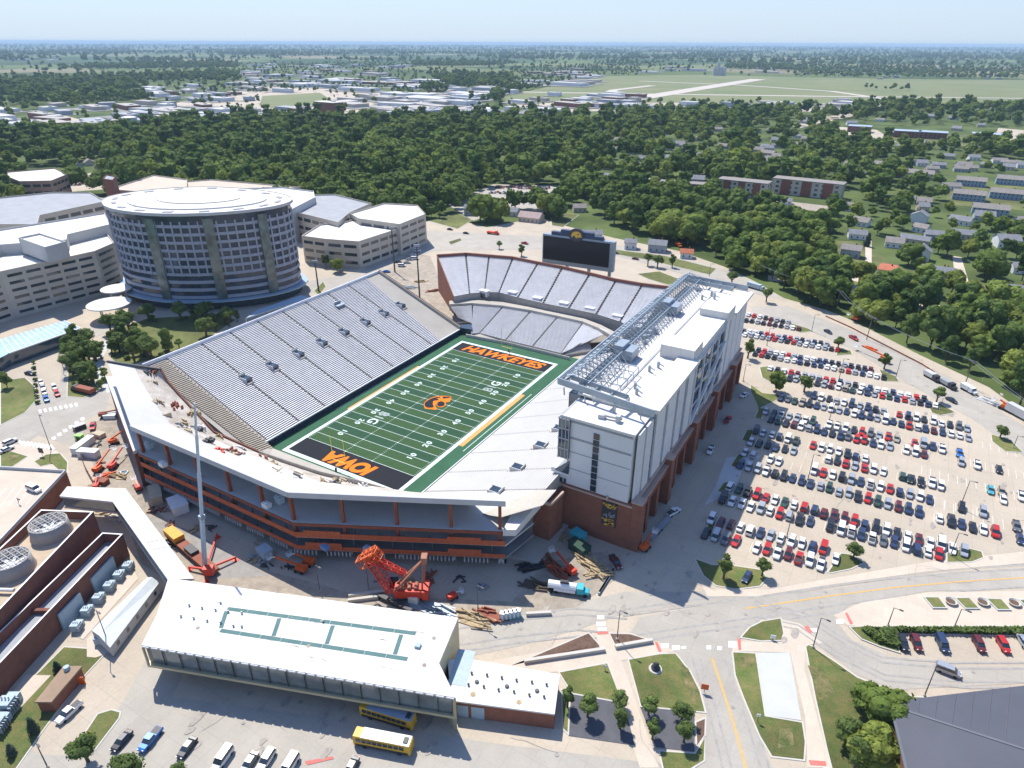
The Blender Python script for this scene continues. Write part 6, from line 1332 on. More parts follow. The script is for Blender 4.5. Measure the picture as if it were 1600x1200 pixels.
at = me.attributes.new('rz', 'FLOAT', 'POINT'); at.data.foreach_set('value', rng.uniform(0, 6.28, len(rest)).astype(np.float32))
at = me.attributes.new('kd', 'INT', 'POINT'); at.data.foreach_set('value', rng.integers(0, 6, len(rest)).astype(np.int32))
wo = link(bpy.data.objects.new('woodland', me)); wo['kind'] = 'stuff'
ng = bpy.data.node_groups.new('scatter', 'GeometryNodeTree'); ng.interface.new_socket('Geometry', in_out='INPUT', socket_type='NodeSocketGeometry'); ng.interface.new_socket('Geometry', in_out='OUTPUT', socket_type='NodeSocketGeometry')
N = ng.nodes; Lk = ng.links; gi = N.new('NodeGroupInput'); go = N.new('NodeGroupOutput'); jn = N.new('GeometryNodeJoinGeometry')
def attr(nm, ty): a = N.new('GeometryNodeInputNamedAttribute'); a.data_type = ty; a.inputs['Name'].default_value = nm; return a
for i, lm in enumerate(low):
    ob = bpy.data.objects.new('low_crown', lm)
    oi = N.new('GeometryNodeObjectInfo'); oi.inputs['Object'].default_value = ob; oi.inputs['As Instance'].default_value = True
    ip = N.new('GeometryNodeInstanceOnPoints'); cp_n = N.new('FunctionNodeCompare'); cp_n.data_type = 'INT'; cp_n.operation = 'EQUAL'
    Lk.new(attr('kd', 'INT').outputs[0], cp_n.inputs[2]); cp_n.inputs[3].default_value = i
    cb = N.new('ShaderNodeCombineXYZ'); Lk.new(attr('rz', 'FLOAT').outputs[0], cb.inputs[2])
    Lk.new(gi.outputs[0], ip.inputs['Points']); Lk.new(cp_n.outputs[0], ip.inputs['Selection']); Lk.new(oi.outputs['Geometry'], ip.inputs['Instance']); Lk.new(cb.outputs[0], ip.inputs['Rotation']); Lk.new(attr('scl', 'FLOAT').outputs[0], ip.inputs['Scale'])
    Lk.new(ip.outputs[0], jn.inputs[0])
Lk.new(jn.outputs[0], go.inputs[0]); md = wo.modifiers.new('scatter', 'NODES'); md.node_group = ng
print('TREES near', len(near), 'rest', len(rest))
# ================================================================== VEHICLES
def paint(n, c, metal=.15): return mat(n, c, .32, .02, 1.0, metal=metal, spec=.55)
PAINT = {'W': ('white', paint('car white', (.74, .74, .73), 0)), 'S': ('silver', paint('car silver', (.44, .46, .48), .4)), 'D': ('black', paint('car black', (.03, .032, .038))), 'N': ('navy blue', paint('car navy', (.035, .055, .12))),
         'R': ('bright red', paint('car red', (.50, .03, .025))), 'M': ('maroon', paint('car maroon', (.14, .025, .03))), 'T': ('tan', paint('car tan', (.40, .34, .25))), 'G': ('dark green', paint('car green', (.04, .085, .06))),
         'C': ('turquoise', paint('car turquoise', (.06, .38, .45))), 'B': ('bright blue', paint('car blue', (.03, .16, .50))), 'Y': ('grey', paint('car grey', (.16, .165, .175), .3))}
lampw = mat('headlight lens', (.75, .75, .72), .2, .02, 1.0); lampr = mat('tail light lens', (.35, .02, .02), .3, .05, 1.0)
def loft(mb, st):
    """st: (x, zbottom, zshoulder, halfwidth)"""
    k = len(mb.v); n = 6
    for x, zb, zs, hw in st:
        mb.v += [(x, -hw*.94, zb), (x, -hw, (zb+zs)*.5), (x, -hw*.86, zs), (x, hw*.86, zs), (x, hw, (zb+zs)*.5), (x, hw*.94, zb)]
    for i in range(len(st)-1):
        for j in range(n): a = k+i*n+j; b = k+i*n+(j+1) % n; mb.f.append((a, b, b+n, a+n)); mb.m.append(0)
    mb.f.append(tuple(range(k, k+n))); mb.m.append(0); mb.f.append(tuple(reversed(range(k+(len(st)-1)*n, k+len(st)*n)))); mb.m.append(0)
def frustum(mb, x0, x1, w0, z0, X0, X1, w1, z1):
    mb.add([(x0, -w0, z0), (x1, -w0, z0), (x1, w0, z0), (x0, w0, z0), (X0, -w1, z1), (X1, -w1, z1), (X1, w1, z1), (X0, w1, z1)], [(0, 1, 5, 4), (1, 2, 6, 5), (2, 3, 7, 6), (3, 0, 4, 7), (4, 5, 6, 7)])
def wheels(t, xs, hw, r=.34, wd=.24):
    for x in xs:
        for s in (-1, 1): part('wheel', MB().tube((x, s*(hw-wd), r), (x, s*hw, r), r, r, 10), rubber, t)
CARS = {}
def car_proto(kind_, full=False):
    t = thing('parked_car', 'x', {'sedan': 'car', 'suv': 'car', 'pickup': 'pickup truck', 'van': 'van'}[kind_]); b = MB(); g = MB(); W_ = PAINT['W'][1]
    if kind_ == 'sedan':
        loft(b, [(-2.42, .45, .78, .72), (-2.25, .26, .96, .86), (-1.4, .22, 1.0, .91), (0, .22, .98, .92), (1.0, .22, .95, .91), (1.95, .25, .84, .87), (2.35, .32, .7, .76), (2.44, .4, .6, .62)])
        frustum(g, -1.75, 1.15, .80, .95, -1.05, .35, .60, 1.40); b.prism([(-1.1, -.62), (.4, -.62), (.4, .62), (-1.1, .62)], 1.39, 1.45)
    elif kind_ == 'suv':
        loft(b, [(-2.35, .5, .95, .8), (-2.28, .3, 1.05, .9), (-1.4, .28, 1.1, .94), (0, .28, 1.08, .95), (1.0, .28, 1.06, .93), (1.9, .3, .98, .9), (2.3, .36, .82, .8), (2.38, .45, .7, .68)])
        frustum(g, -2.28, 1.25, .84, 1.03, -2.0, .45, .68, 1.66); b.prism([(-2.05, -.7), (.5, -.7), (.5, .7), (-2.05, .7)], 1.65, 1.73)
    elif kind_ == 'pickup':
        loft(b, [(-2.8, .55, 1.05, .9), (-2.7, .45, 1.15, .95), (-.8, .4, 1.15, .96), (0, .4, 1.13, .96), (1.2, .4, 1.12, .95), (2.3, .4, 1.05, .92), (2.7, .45, .9, .84), (2.8, .5, .75, .7)])
        frustum(g, -.75, 1.45, .84, 1.1, -.55, .75, .7, 1.74); b.prism([(-.6, -.72), (.8, -.72), (.8, .72), (-.6, .72)], 1.73, 1.80)
        part('load_bed', MB().prism([(-2.65, -.78), (-.95, -.78), (-.95, .78), (-2.65, .78)], 1.1, 1.17), steeld, t)
    else:
        loft(b, [(-2.6, .5, 1.2, .9), (-2.5, .3, 1.3, .97), (0, .3, 1.3, .98), (1.3, .3, 1.25, .96), (2.2, .32, 1.05, .92), (2.55, .4, .85, .8)])
        frustum(g, -2.5, 1.75, .9, 1.22, -2.35, 1.0, .76, 1.95); b.prism([(-2.4, -.78), (1.05, -.78), (1.05, .78), (-2.4, .78)], 1.93, 2.05)
    part('body', b, W_, t); part('windows', g, glass, t)
    hw = {'sedan': .91, 'suv': .94, 'pickup': .96, 'van': .97}[kind_]; wheels(t, (-1.45, 1.45) if kind_ != 'pickup' else (-1.75, 1.75), hw+.01)
    if full:
        xf = {'sedan': 2.36, 'suv': 2.3, 'pickup': 2.72, 'van': 2.5}[kind_]; xb = {'sedan': -2.36, 'suv': -2.33, 'pickup': -2.78, 'van': -2.56}[kind_]; zh = .66 if kind_ == 'sedan' else .85
        for s in (-1, 1): part('headlight', MB().box((xf, s*.58, zh), (.16, .34, .16)), lampw, t); part('tail_light', MB().box((xb, s*.64, zh+.1), (.14, .26, .2)), lampr, t)
    return t
used = set(); KINDNAME = {'sedan': 'sedan', 'suv': 'SUV', 'pickup': 'pickup', 'van': 'van'}
def put_car(loc, rz, kind_, colr, label, group=None, full=False, cat=None):
    key = (kind_, full)
    if key not in CARS: CARS[key] = car_proto(*key)
    src = CARS[key]
    if key not in used:
        used.add(key); t = src; t.location = loc; t.rotation_euler = (0, 0, rz); t['label'] = label
        if group: t['group'] = group
        for ch in t.children: setm(ch, ch, {'body': [PAINT[colr][1]]})
    else: t = clone(src, loc, rz, label, group, {'body': [PAINT[colr][1]]})
    if not group and 'group' in t.keys(): del t['group']
    return t
rowsdef = [  # (start px, end px, colours) counted from the main road outwards
 ((1103, 833), (1283, 880), 'DSDR.WRWMRWW'), ((1112, 811), (1286, 857), 'WMMWWNSWWWNR'), ((1130, 779), (1468, 866), 'DWWWSWRSDN.DWWNWDNWNWR'), ((1140, 760), (1507, 861), 'WGDRRWGWRNMMMRNDWDWMWWWS'),
 ((1157, 725), (1555, 832), 'NSSWDDNNNSGSSDRGSMNN.WDNDWR'), ((1164, 707), (1536, 800), 'SS.WW...WRWDSNWWRNSWN..D.S'), ((1174, 689), (1456, 754), 'SDDNDS...WDRSRWW.GD.W'), ((1181, 672), (1352, 716), 'DSWNWG.RWWWDNW'),
 ((1205, 655), (1444, 709), 'DGDMWSNNDNDRRNWS.WWM'), ((1197, 642), (1472, 700), 'SDSSSWG.WWWDRDSRT.RSNW'), ((1220, 621), (1513, 683), 'NDGTDNSWSNWNNSWNNRWNMNWWS'), ((1272, 618), (1512, 669), 'NWDSWNSNDS.RNWDWWDDS'),
 ((1234, 590), (1462, 633), 'DS..DSMWTGWNSRGNRSDNW'), ((1204, 575), (1444, 622), 'WDWRMSSSRRNSDWNWWNWWRD'), ((1180, 552), (1381, 589), 'DRDDSWWNDNNWWTRSNWWD'), ((1185, 546), (1361, 577), 'DRSWWRSNWWNNDDSDDDM'),
 ((1164, 522), (1309, 546), 'WSWSSRSDRSWSWSDR'), ((1162, 516), (1292, 537), 'DWWNRRSNRSDSNDS'), ((1166, 500), (1248, 513), 'DDSDMDDSWM'), ((1170, 491), (1232, 503), 'WRWDMSDS')]
ORD = 'first second third fourth fifth sixth seventh eighth ninth tenth eleventh twelfth thirteenth fourteenth fifteenth sixteenth seventeenth eighteenth nineteenth twentieth'.split()
def ordn(i): return ORD[i] if i < 20 else 'twenty-'+ORD[i-20]
allcars = []; rc = random.Random(8); lines = MB()
for r, (a, b, s) in enumerate(rowsdef):
    A = np.array(G(*a, .75)); B = np.array(G(*b, .75)); n = len(s)
    an_ = math.atan2(B[1]-A[1], B[0]-A[0])
    lean = (A[0], A[1])
    for i in range(n+1):
        q = A+(B-A)*((i-.5)/max(1, n-1)); up = -1.5708
        lines.add(band([(q[0]-2.6*math.cos(up), q[1]-2.6*math.sin(up)), (q[0]+2.6*math.cos(up), q[1]+2.6*math.sin(up))], .16, .045).v, [(0, 1, 2, 3)])
    cnt = 0
    for i, ch_ in enumerate(s):
        if ch_ == '.': continue
        q = A+(B-A)*(i/max(1, n-1)); k_ = rc.choices(['sedan', 'suv', 'pickup', 'van'], [5, 4, 1.4, .7])[0]
        if ch_ == 'D' and rc.random() < .25: ch_ = 'Y'
        allcars.append(((q[0]+rc.uniform(-.12, .12), q[1]+rc.uniform(-.35, .35), .045), (-math.pi/2 if rc.random() < .72 else math.pi/2)+rc.uniform(-.03, .03), k_, ch_,
            '%s %s, %s from the building in %s lot row from main road' % (PAINT[ch_][0], KINDNAME[k_], ordn(cnt), ordn(r)))); cnt += 1
struct('stall_line', lines, linem)
lines = MB()
for px0, px1, n in (((1505, 720), (1600, 745), 8), ((1440, 735), (1600, 778), 11), ((1475, 790), (1600, 830), 8), ((1535, 695), (1600, 712), 5)):
    A = np.array(G(*px0)); B = np.array(G(*px1))
    for i in range(n+1): q = A+(B-A)*i/n; lines.add(band([(q[0], q[1]-2.7), (q[0], q[1]+2.7)], .18, .048).v, [(0, 1, 2, 3)])
struct('stall_line', lines, linem)
allcars.sort(key=lambda c: math.dist(c[0][:2], CP[:2]))
single = [((1499, 708), 'pickup', 'B', -1.57, 'bright blue pickup parked alone with a silver one, right half of the lot'), ((1502, 722), 'suv', 'S', -1.57, 'silver SUV nose to tail with the bright blue pickup'), ((1527, 726), 'pickup', 'W', -1.57, 'white pickup alone right of the blue pickup'), ((1561, 733), 'sedan', 'D', -1.57, 'black car alone at the far right stalls'),
 ((1422, 748), 'sedan', 'G', -1.57, 'dark green car beside the black pickup in the half empty row'), ((1439, 753), 'pickup', 'D', -1.57, 'black pickup in the half empty middle row'), ((1470, 759), 'suv', 'W', -1.57, 'white SUV standing alone in the half empty row'), ((1548, 765), 'sedan', 'C', -1.57, 'turquoise car among empty stalls'), ((1565, 768), 'suv', 'T', -1.57, 'tan SUV right of the turquoise car'), ((1568, 780), 'sedan', 'W', -1.57, 'white car in front of the tan SUV'), ((1596, 775), 'pickup', 'W', -1.57, 'white pickup cut by the right picture edge'),
 ((1588, 822), 'pickup', 'Y', -1.57, 'grey pickup at the far right of the lot'), ((1594, 842), 'sedan', 'N', -1.57, 'navy car in front of the grey pickup at far right'), ((1167, 901), 'sedan', 'N', -1.65, 'navy car parked alone between the two corner island trees'), ((1306, 873), 'sedan', 'W', -1.57, 'white car parked beside the grass island tree'),
 ((1137, 655), 'pickup', 'R', 1.5, 'red pickup in the shadow of the white building'), ((1163, 617), 'sedan', 'W', -1.9, 'white car driving out of the building shadow'), ((1110, 703), 'pickup', 'W', -1.5, 'white pickup parked along the brick arcade'), ((1052, 800), 'pickup', 'W', 1.2, 'white pickup towing a long flat trailer in the shadow'), ((962, 878), 'pickup', 'M', -.74, 'dark maroon pickup parked at the brick corner'),
 ((1294, 518), 'sedan', 'D', -.75, 'black car driving on the perimeter road above the lot'), ((1487, 625), 'sedan', 'D', -.75, 'black sedan driving on the perimeter road beside the island tree'), ((1334, 528), 'pickup', 'R', -.8, 'red pickup by the perimeter road fence'),
 ((1481, 1048), 'van', 'S', -.03, 'silver minivan driving past the hedge lot'), ((1411, 1005), 'suv', 'D', -1.22, 'dark SUV at the left end of the hedge lot'), ((1432, 1005), 'suv', 'M', -1.22, 'maroon SUV second from the hedge corner'), ((1472, 1006), 'van', 'N', -1.22, 'blue teal van in the hedge lot'), ((1530, 1007), 'suv', 'M', -1.22, 'dark maroon SUV with pale roof in the hedge lot'), ((1568, 1008), 'suv', 'R', -1.22, 'bright red SUV in the hedge lot'), ((1600, 1003), 'sedan', 'S', -1.22, 'silver car cut by the right edge in the hedge lot'),
 ((190, 1157), 'sedan', 'D', -1.32, 'black sedan with blue windows near the bottom left island'), ((235, 1155), 'pickup', 'B', -1.32, 'bright blue pickup with empty bed at bottom left'), ((292, 1168), 'sedan', 'D', -1.32, 'black sedan right of the bright blue pickup'), ((348, 1185), 'van', 'W', -1.32, 'white van in the bottom left car park'), ((389, 1192), 'sedan', 'Y', -1.32, 'grey convertible top car beside the white van'), ((416, 1187), 'suv', 'W', -1.32, 'white SUV right of the grey car at the bottom'), ((452, 1197), 'van', 'W', -1.32, 'white van cut by the bottom edge'), ((548, 1200), 'sedan', 'D', -1.32, 'black car half out of the bottom edge'),
 ((108, 1113), 'pickup', 'W', -1.42, 'white utility pickup with ladder rack beside the brick shed'), ((53, 764), 'van', 'W', .1, 'white van on the garage roof deck'), ((46, 583), 'sedan', 'D', .16, 'black car entering from the hospital street'), ((16, 690), 'suv', 'W', 1.64, 'white car upper of two leaving at the left edge'), ((10, 702), 'sedan', 'W', 1.64, 'white car lower of two leaving at the left edge'),
 ((64, 597), 'sedan', 'W', -.36, 'white car at the top of the waiting queue'), ((67, 605), 'sedan', 'S', -.36, 'silver car second in the waiting queue'), ((69, 613), 'suv', 'W', -.36, 'white car third in the waiting queue'), ((72, 623), 'pickup', 'B', -.36, 'blue pickup last in the waiting queue'), ((85, 605), 'suv', 'W', -.36, 'white car in front of the red car'), ((89, 615), 'suv', 'R', -.36, 'red car in the right waiting lane'),
 ((145, 666), 'pickup', 'R', -.6, 'red pickup parked inside the fenced site'), ((703, 358), 'sedan', 'D', .1, 'black car on the street left of the beige ramp'), ((728, 364), 'sedan', 'D', .1, 'dark car in the middle of the wide street'), ((727, 316), 'sedan', 'W', .8, 'white car on the small road by the lawn'), ((962, 395), 'sedan', 'D', 0, 'black car on the street right of the scoreboard'), ((993, 404), 'sedan', 'M', 0, 'dull red car on the street below the white house'),
 ((820, 380), 'pickup', 'R', 0, 'orange red truck on the street left of the scoreboard')]
for k, (x, y) in enumerate(((628, 415), (640, 405), (645, 398), (652, 392), (636, 410), (604, 424), (648, 404), (622, 409))): single.append(((x, y), 'van' if k % 3 == 0 else 'sedan', 'WSWWSBWD'[k], .5, 'pale car in the shade line of the street beside the beige ramp'))
for px, k_, c_, rz, lb in single:
    z = 6.6 if 'garage roof' in lb else .1
    o = put_car(G(px[0], px[1], z+.6)[:2]+(z,), rz, k_, c_, lb, full=True)
    if 'shade line' in lb: o['group'] = 'cars along the beige ramp street'
nn = 300-len(single)
for c in allcars[:nn]:
    o = put_car(*c[:4], label=c[4]); q = rc.uniform(1.0, 1.1); o.scale = (q, q, q*rc.uniform(.95, 1.05))
# the farthest parked cars and the distant crowded lots as one mass
far = MB(); farm = [PAINT[k][1] for k in 'WSDNRMTG']+[glass]
rest_cars = [(c[0], c[1], 'WSDNRMTG'.find(c[3]) if c[3] in 'WSDNRMTG' else 2) for c in allcars[nn:]]
for (x0, y0), (x1, y1), n, rws in (((775, 294), (862, 296), 22, 2), ((765, 302), (880, 306), 28, 2), ((760, 312), (880, 318), 28, 1), ((115, 280), (158, 276), 14, 2), ((112, 290), (158, 288), 14, 2), ((1315, 205), (1365, 208), 14, 1), ((1320, 214), (1395, 218), 16, 1), ((1560, 212), (1600, 214), 10, 1)):
    A = np.array(G(x0, y0)); B = np.array(G(x1, y1))
    for j in range(rws):
        for i in range(n):
            if rc.random() < .8: q = A+(B-A)*(i+rc.uniform(-.1, .1))/n; d = (B-A)/np.linalg.norm(B-A); rest_cars.append(((q[0]-d[1]*5.4*j, q[1]+d[0]*5.4*j, .1), math.atan2(d[1], d[0])+1.57, rc.randrange(8)))
for (x, y, z), rz, ci in rest_cars:
    far.box((x, y, .35), (4.5, 1.8, .6), rz, max(0, ci)); far.box((x-.2*math.cos(rz), y-.2*math.sin(rz), .95), (2.3, 1.55, .5), rz, 8, top=max(0, ci))
o = part('distant_cars', far, farm); o['kind'] = 'stuff'
# ---- buses
def bus(px, rz, label, roofm_):
    x, y = G2(*px); t = thing('bus', label, 'bus', (x, y, .05), rz); OFF[t.name] = Vector((0, 0, 0)); Lb, Wb = 12.2, 2.6
    mb = MB(); loft(mb, [(-6.1, .45, 2.9, 1.15), (-5.95, .35, 3.05, 1.3), (5.9, .35, 3.05, 1.3), (6.1, .45, 2.85, 1.2)]); part('body', mb, busy, t)
    part('roof', MB().prism([(-4.4, -1.2), (5.9, -1.2), (5.9, 1.2), (-4.4, 1.2)], 3.02, 3.12), roofm_, t)
    part('lower_stripe', MB().box((0, 0, .5), (11.2, 2.64, .55)), steeld, t)
    for s in (-1, 1):
        for k in range(9): part('window', MB().box((-4.9+k*1.15, s*1.26, 1.65), (.98, .12, .85)), glass, t)
    part('windscreen', MB().box((6.02, 0, 1.3), (.14, 2.1, 1.3)), glass, t); part('rear_window', MB().box((-6.02, 0, 1.7), (.12, 1.6, .8)), glass, t)
    part('air_unit', MB().box((4.9 if roofm_ is busw else 4.9, 0, 3.1), (.9, 1.3, .22)), steeld, t)
    for xx in (-3.6, 3.8):
        for s in (-1, 1): part('wheel', MB().tube((xx, s*1.02, .48), (xx, s*1.33, .48), .48, .48, 12), rubber, t)
    for s in (-1, 1): part('headlight', MB().box((6.1, s*.85, .75), (.1, .3, .2)), lampw, t)
    return t
bus((600, 1166), .33, 'yellow bus with cream roof parked in the sunlight at the bottom', busw); bus((607, 1124), .22, 'yellow bus with grey roof parked in the shade of the hall', mat('bus grey roof', (.34, .40, .48), .5, .05, .5))
# ---- trucks
def truck(px, rz, label, boxm, cabm, Lb=9, h=3.0, name='truck', z=.06, tank=False):
    x, y = G2(*px); t = thing(name, label, 'truck', (x, y, z), rz); OFF[t.name] = Vector((0, 0, 0))
    if tank: part('tank', MB().tube((-Lb/2, 0, 2.0), (Lb/2-2.6, 0, 2.0), 1.05, 1.05, 14), boxm, t); part('side_locker', MB().box((-.6, 0, .8), (Lb-4.4, 2.4, .8)), boxm, t); part('hose_reel', MB().box((-.8, 0, 2.9), (2.2, .8, .7)), steeld, t)
    else: part('cargo_box', MB().box((-1.3, 0, .9), (Lb-2.6, 2.5, h-.6)), boxm, t)
    part('cab', MB().box((Lb/2-1.6, 0, .7), (1.7, 2.35, 1.9)), cabm, t); mb = MB(); loft(mb, [(Lb/2-.8, .6, 1.7, 1.1), (Lb/2+.6, .6, 1.45, 1.0), (Lb/2+.8, .7, 1.2, .85)]); part('bonnet', mb, cabm, t)
    part('windscreen', MB().box((Lb/2-.74, 0, 1.75), (.08, 2.0, .75)), glass, t); part('chassis', MB().box((-.2, 0, .5), (Lb, 1.0, .35)), steeld, t)
    for xx in (-Lb/2+1.0, -Lb/2+2.2, Lb/2-.2):
        for s in (-1, 1): part('wheel', MB().tube((xx, s*.9, .5), (xx, s*1.22, .5), .5, .5, 10), rubber, t)
    return t
truck((886, 925), .33, 'white tank truck with turquoise cab beside the lumber yard', white, teal, 10, name='vacuum_truck', tank=True)
truck((131, 613), .15+3.14, 'dark dump truck loaded with rusty scrap at the left crossing', rust, steeld, 11, 2.2); truck((1455, 592), -.82, 'grey concrete truck by the perimeter wood edge', precg, steeld, 7.5, 2.4); truck((1480, 604), -.82, 'second grey truck parked nose down by the wood edge', roofg, steeld, 7, 2.2)
truck((1512, 612), -.8, 'white camper truck beside the second utility pole', sidingw, sidingw, 6.5, 2.4); truck((1597, 655), -.8, 'silver semi trailer truck cut by the right edge', precg, precg, 14, 3.6); truck((770, 366), .1, 'red flatbed truck on the street behind the grandstand', redp, redp, 9, 1.6)
truck((700, 455-6), 1.2, 'white tanker truck in the gap beside the brick end wall', white, white, 8, tank=True); truck((1181, 452), -.35, 'blue grey box trailer by the street beyond the building', bluep, bluep, 11); truck((1060, 385), -.9, 'orange dump truck on the dug up side street', oranp, oranp, 7, 2)
# flat trailer in shadow
a, b = G(1015, 845), G(1045, 812); t = thing('flat_trailer', 'long thin flat trailer towed in the building shadow', 'trailer', (a[0], a[1], 0)); part('deck', MB().beam((a[0], a[1], .9), (b[0], b[1], .9), 1.6, .2), steel, t)
for u in (.35, .5): p = lerp(a, b, u); part('axle', MB().tube((p[0]-.9, p[1], .4), (p[0]+.9, p[1], .4), .4), rubber, t)
# ---- construction machines
def boom_lift(px, rz, label, m=oranp, reach=7, up=3.0, s=1.0):
    x, y = G2(*px); t = thing('boom_lift', label, 'boom lift', (x, y, .07), rz); t.scale = (s, s, s); OFF[t.name] = Vector((0, 0, 0))
    part('chassis', MB().box((0, 0, .45), (2.6, 2.0, .5)), steeld, t); part('turret', MB().box((-.4, 0, .95), (2.6, 1.9, 1.1)), m, t); part('counterweight', MB().box((-1.6, 0, 1.0), (.8, 1.8, 1.2)), m, t)
    part('boom', MB().beam((-1.2, 0, 2.0), (reach, 0, up), .4, .45), m, t); part('boom_tip', MB().beam((reach, 0, up), (reach+1.6, 0, up-.8), .25, .25), white, t)
    mb = MB()
    for z in (0, .55, 1.1):
        for p, q in (((0, -.8), (0, .8)), ((1, -.8), (1, .8)), ((0, -.8), (1, -.8)), ((0, .8), (1, .8))): mb.beam((reach+1.6+p[0], p[1], up-1.2+z), (reach+1.6+q[0], q[1], up-1.2+z), .08)
    mb.box((reach+2.1, 0, up-1.3), (1.0, 1.6, .08)); part('basket', mb, white, t)
    for xx in (-1, 1):
        for q in (-1, 1): part('wheel', MB().tube((xx, q*.8, .45), (xx, q*1.15, .45), .45, .45, 10), rubber, t)
    return t
boom_lift((180, 693), 1.2, 'orange boom lift raised toward the white flank wall', up=5.5); boom_lift((155, 736), 2.0, 'orange boom lift with pale boom in the lower site corner', up=4); boom_lift((178, 731), 2.1, 'bright orange boom lift right of the pale boomed one', up=3.5, m=redp)
boom_lift((165, 652), .9, 'tan and orange lift at the top of the fenced site', m=rust, up=2.5, reach=8); boom_lift((152, 762), 2.4, 'small red lift at the bottom of the fenced site', m=redp, reach=3, s=.8); boom_lift((217, 765), 2.8, 'red lift just below the deck corner beside the skywalk', m=redp, reach=3, s=.9)
boom_lift((470, 893), 3.3, 'orange forklift boom in the shade near the deck column', up=2.5, reach=8); boom_lift((482, 882), 3.3, 'second orange lift directly behind the forklift', up=2.5, reach=4); boom_lift((708, 935), 1.2, 'small red lift on the sunlit edge right of the big crane', m=redp, reach=1.2, s=.8, up=2)
boom_lift((890, 895), 2.7, 'red lift behind the white tank truck', m=redp, reach=6); boom_lift((1008, 858), 1.4, 'orange lift at the foot of the brick corner pier', reach=3, up=4); boom_lift((1380, 565), -.55+3.14, 'long orange excavator lying along the wood edge', reach=9, up=2.5, s=1.3); boom_lift((1568, 640), 2.6, 'small orange loader at the edge of the wood near the right', reach=2, s=1.1); boom_lift((1335, 505-4), 2.6, 'orange barrier machine at the wood edge above the lot', reach=2)
# crawler crane
x, y = G2(628, 936); cr = thing('crawler_crane', 'big red crawler crane with folded lattice boom in front of the decks', 'crane', (x, y, 0))
for s in (-2.6, 2.6): mb = MB(); mb.prism([(x-5, y+s-.6), (x+5, y+s-.6), (x+5, y+s+.6), (x-5, y+s+.6)], .15, 1.3, bottom=True); mb.tube((x-5, y+s-.6, .72), (x-5, y+s+.6, .72), .6, .6, 10); mb.tube((x+5, y+s-.6, .72), (x+5, y+s+.6, .72), .6, .6, 10); part('track', mb, steeld, cr)
hz = math.atan2(.49, .87)
def rot(u, v): return (x+u*math.cos(hz)-v*math.sin(hz), y+u*math.sin(hz)+v*math.cos(hz))
part('turntable', MB().tube((x, y, 1.2), (x, y, 2.0), 1.8, 1.8, 16), steeld, cr); hb = part('machine_house', MB().box((*rot(2.2, 0), 2.0), (7.5, 3.6, 2.2), hz), redp, cr)
part('counterweight', MB().box((*rot(6.4, 0), 1.9), (1.6, 4.4, 2.6), hz), redp, cr); part('operator_cab', MB().box((*rot(-2.2, 2.6), 2.0), (2.2, 1.5, 2.4), hz), glass, cr)
for k in range(3): part('winch_drum', MB().tube((*rot(.6+k*1.7, -1.1), 4.5), (*rot(.6+k*1.7, 1.1), 4.5), .55, .55, 10), mat('drum rust', (.35, .16, .10), .7, .1, 1.0) if k == 0 else MATS['drum rust'], cr)
def lattice(mb, p, q, w0, w1, n, m=0):
    p = Vector(p); q = Vector(q); d = (q-p).normalized(); r = d.cross(Vector((0, 0, 1))).normalized(); u = r.cross(d); c = [(-1, -1), (1, -1), (1, 1), (-1, 1)]; prev = None
    for i in range(n+1):
        t = i/n; w_ = w0+(w1-w0)*t; pts_ = [p+(q-p)*t+(r*a+u*b)*w_/2 for a, b in c]
        if prev:
            for j in range(4): mb.beam(prev[j], pts_[j], .24); mb.beam(prev[j], pts_[(j+1) % 4], .14)
        for j in range(4): mb.beam(pts_[j], pts_[(j+1) % 4], .14)
        prev = pts_
tip = G(580, 872, 12.5); foot = (*rot(-2.6, 0), 2.6); mb = MB(); lattice(mb, foot, tip, 1.4, 2.6, 7); part('main_boom', mb, redp, cr)
tp = Vector(tip); mb = MB(); lattice(mb, tuple(tp+Vector((-3.2, -.8, -2.4))), tuple(tp+Vector((1.6, 1.2, 1.4))), 2.6, 2.4, 4); lattice(mb, tuple(tp+Vector((-2.6, .2, -.6))), tuple(tp+Vector((.6, 1.6, 2.0))), 1.6, 1.4, 3); mb.box((tp.x-1.2, tp.y, tp.z-1.4), (2.0, 1.4, 1.6), .5); part('boom_head', mb, oranp, cr)
jb = G(617, 897, 7.5); mb = MB(); lattice(mb, tuple(tp+Vector((.5, 0, 0))), (jb[0]+1.6, jb[1]+2.2, 6.6), 1.6, 1.0, 5); part('fly_jib', mb, redp, cr)
mt_ = G(663, 873, 12.5); mb = MB()
for v in (-1.3, 1.3): f1 = rot(-1.6, v); f2 = rot(5.6, v); mb.beam((*f1, 3.6), (mt_[0], mt_[1]+v*.5, mt_[2]), .45); mb.beam((*f2, 3.6), (mt_[0], mt_[1]+v*.5, mt_[2]), .35)
mb.box((mt_[0], mt_[1], mt_[2]-.9), (1.5, 2.2, 1.9), hz); part('mast_frame', mb, MATS['drum rust'], cr)
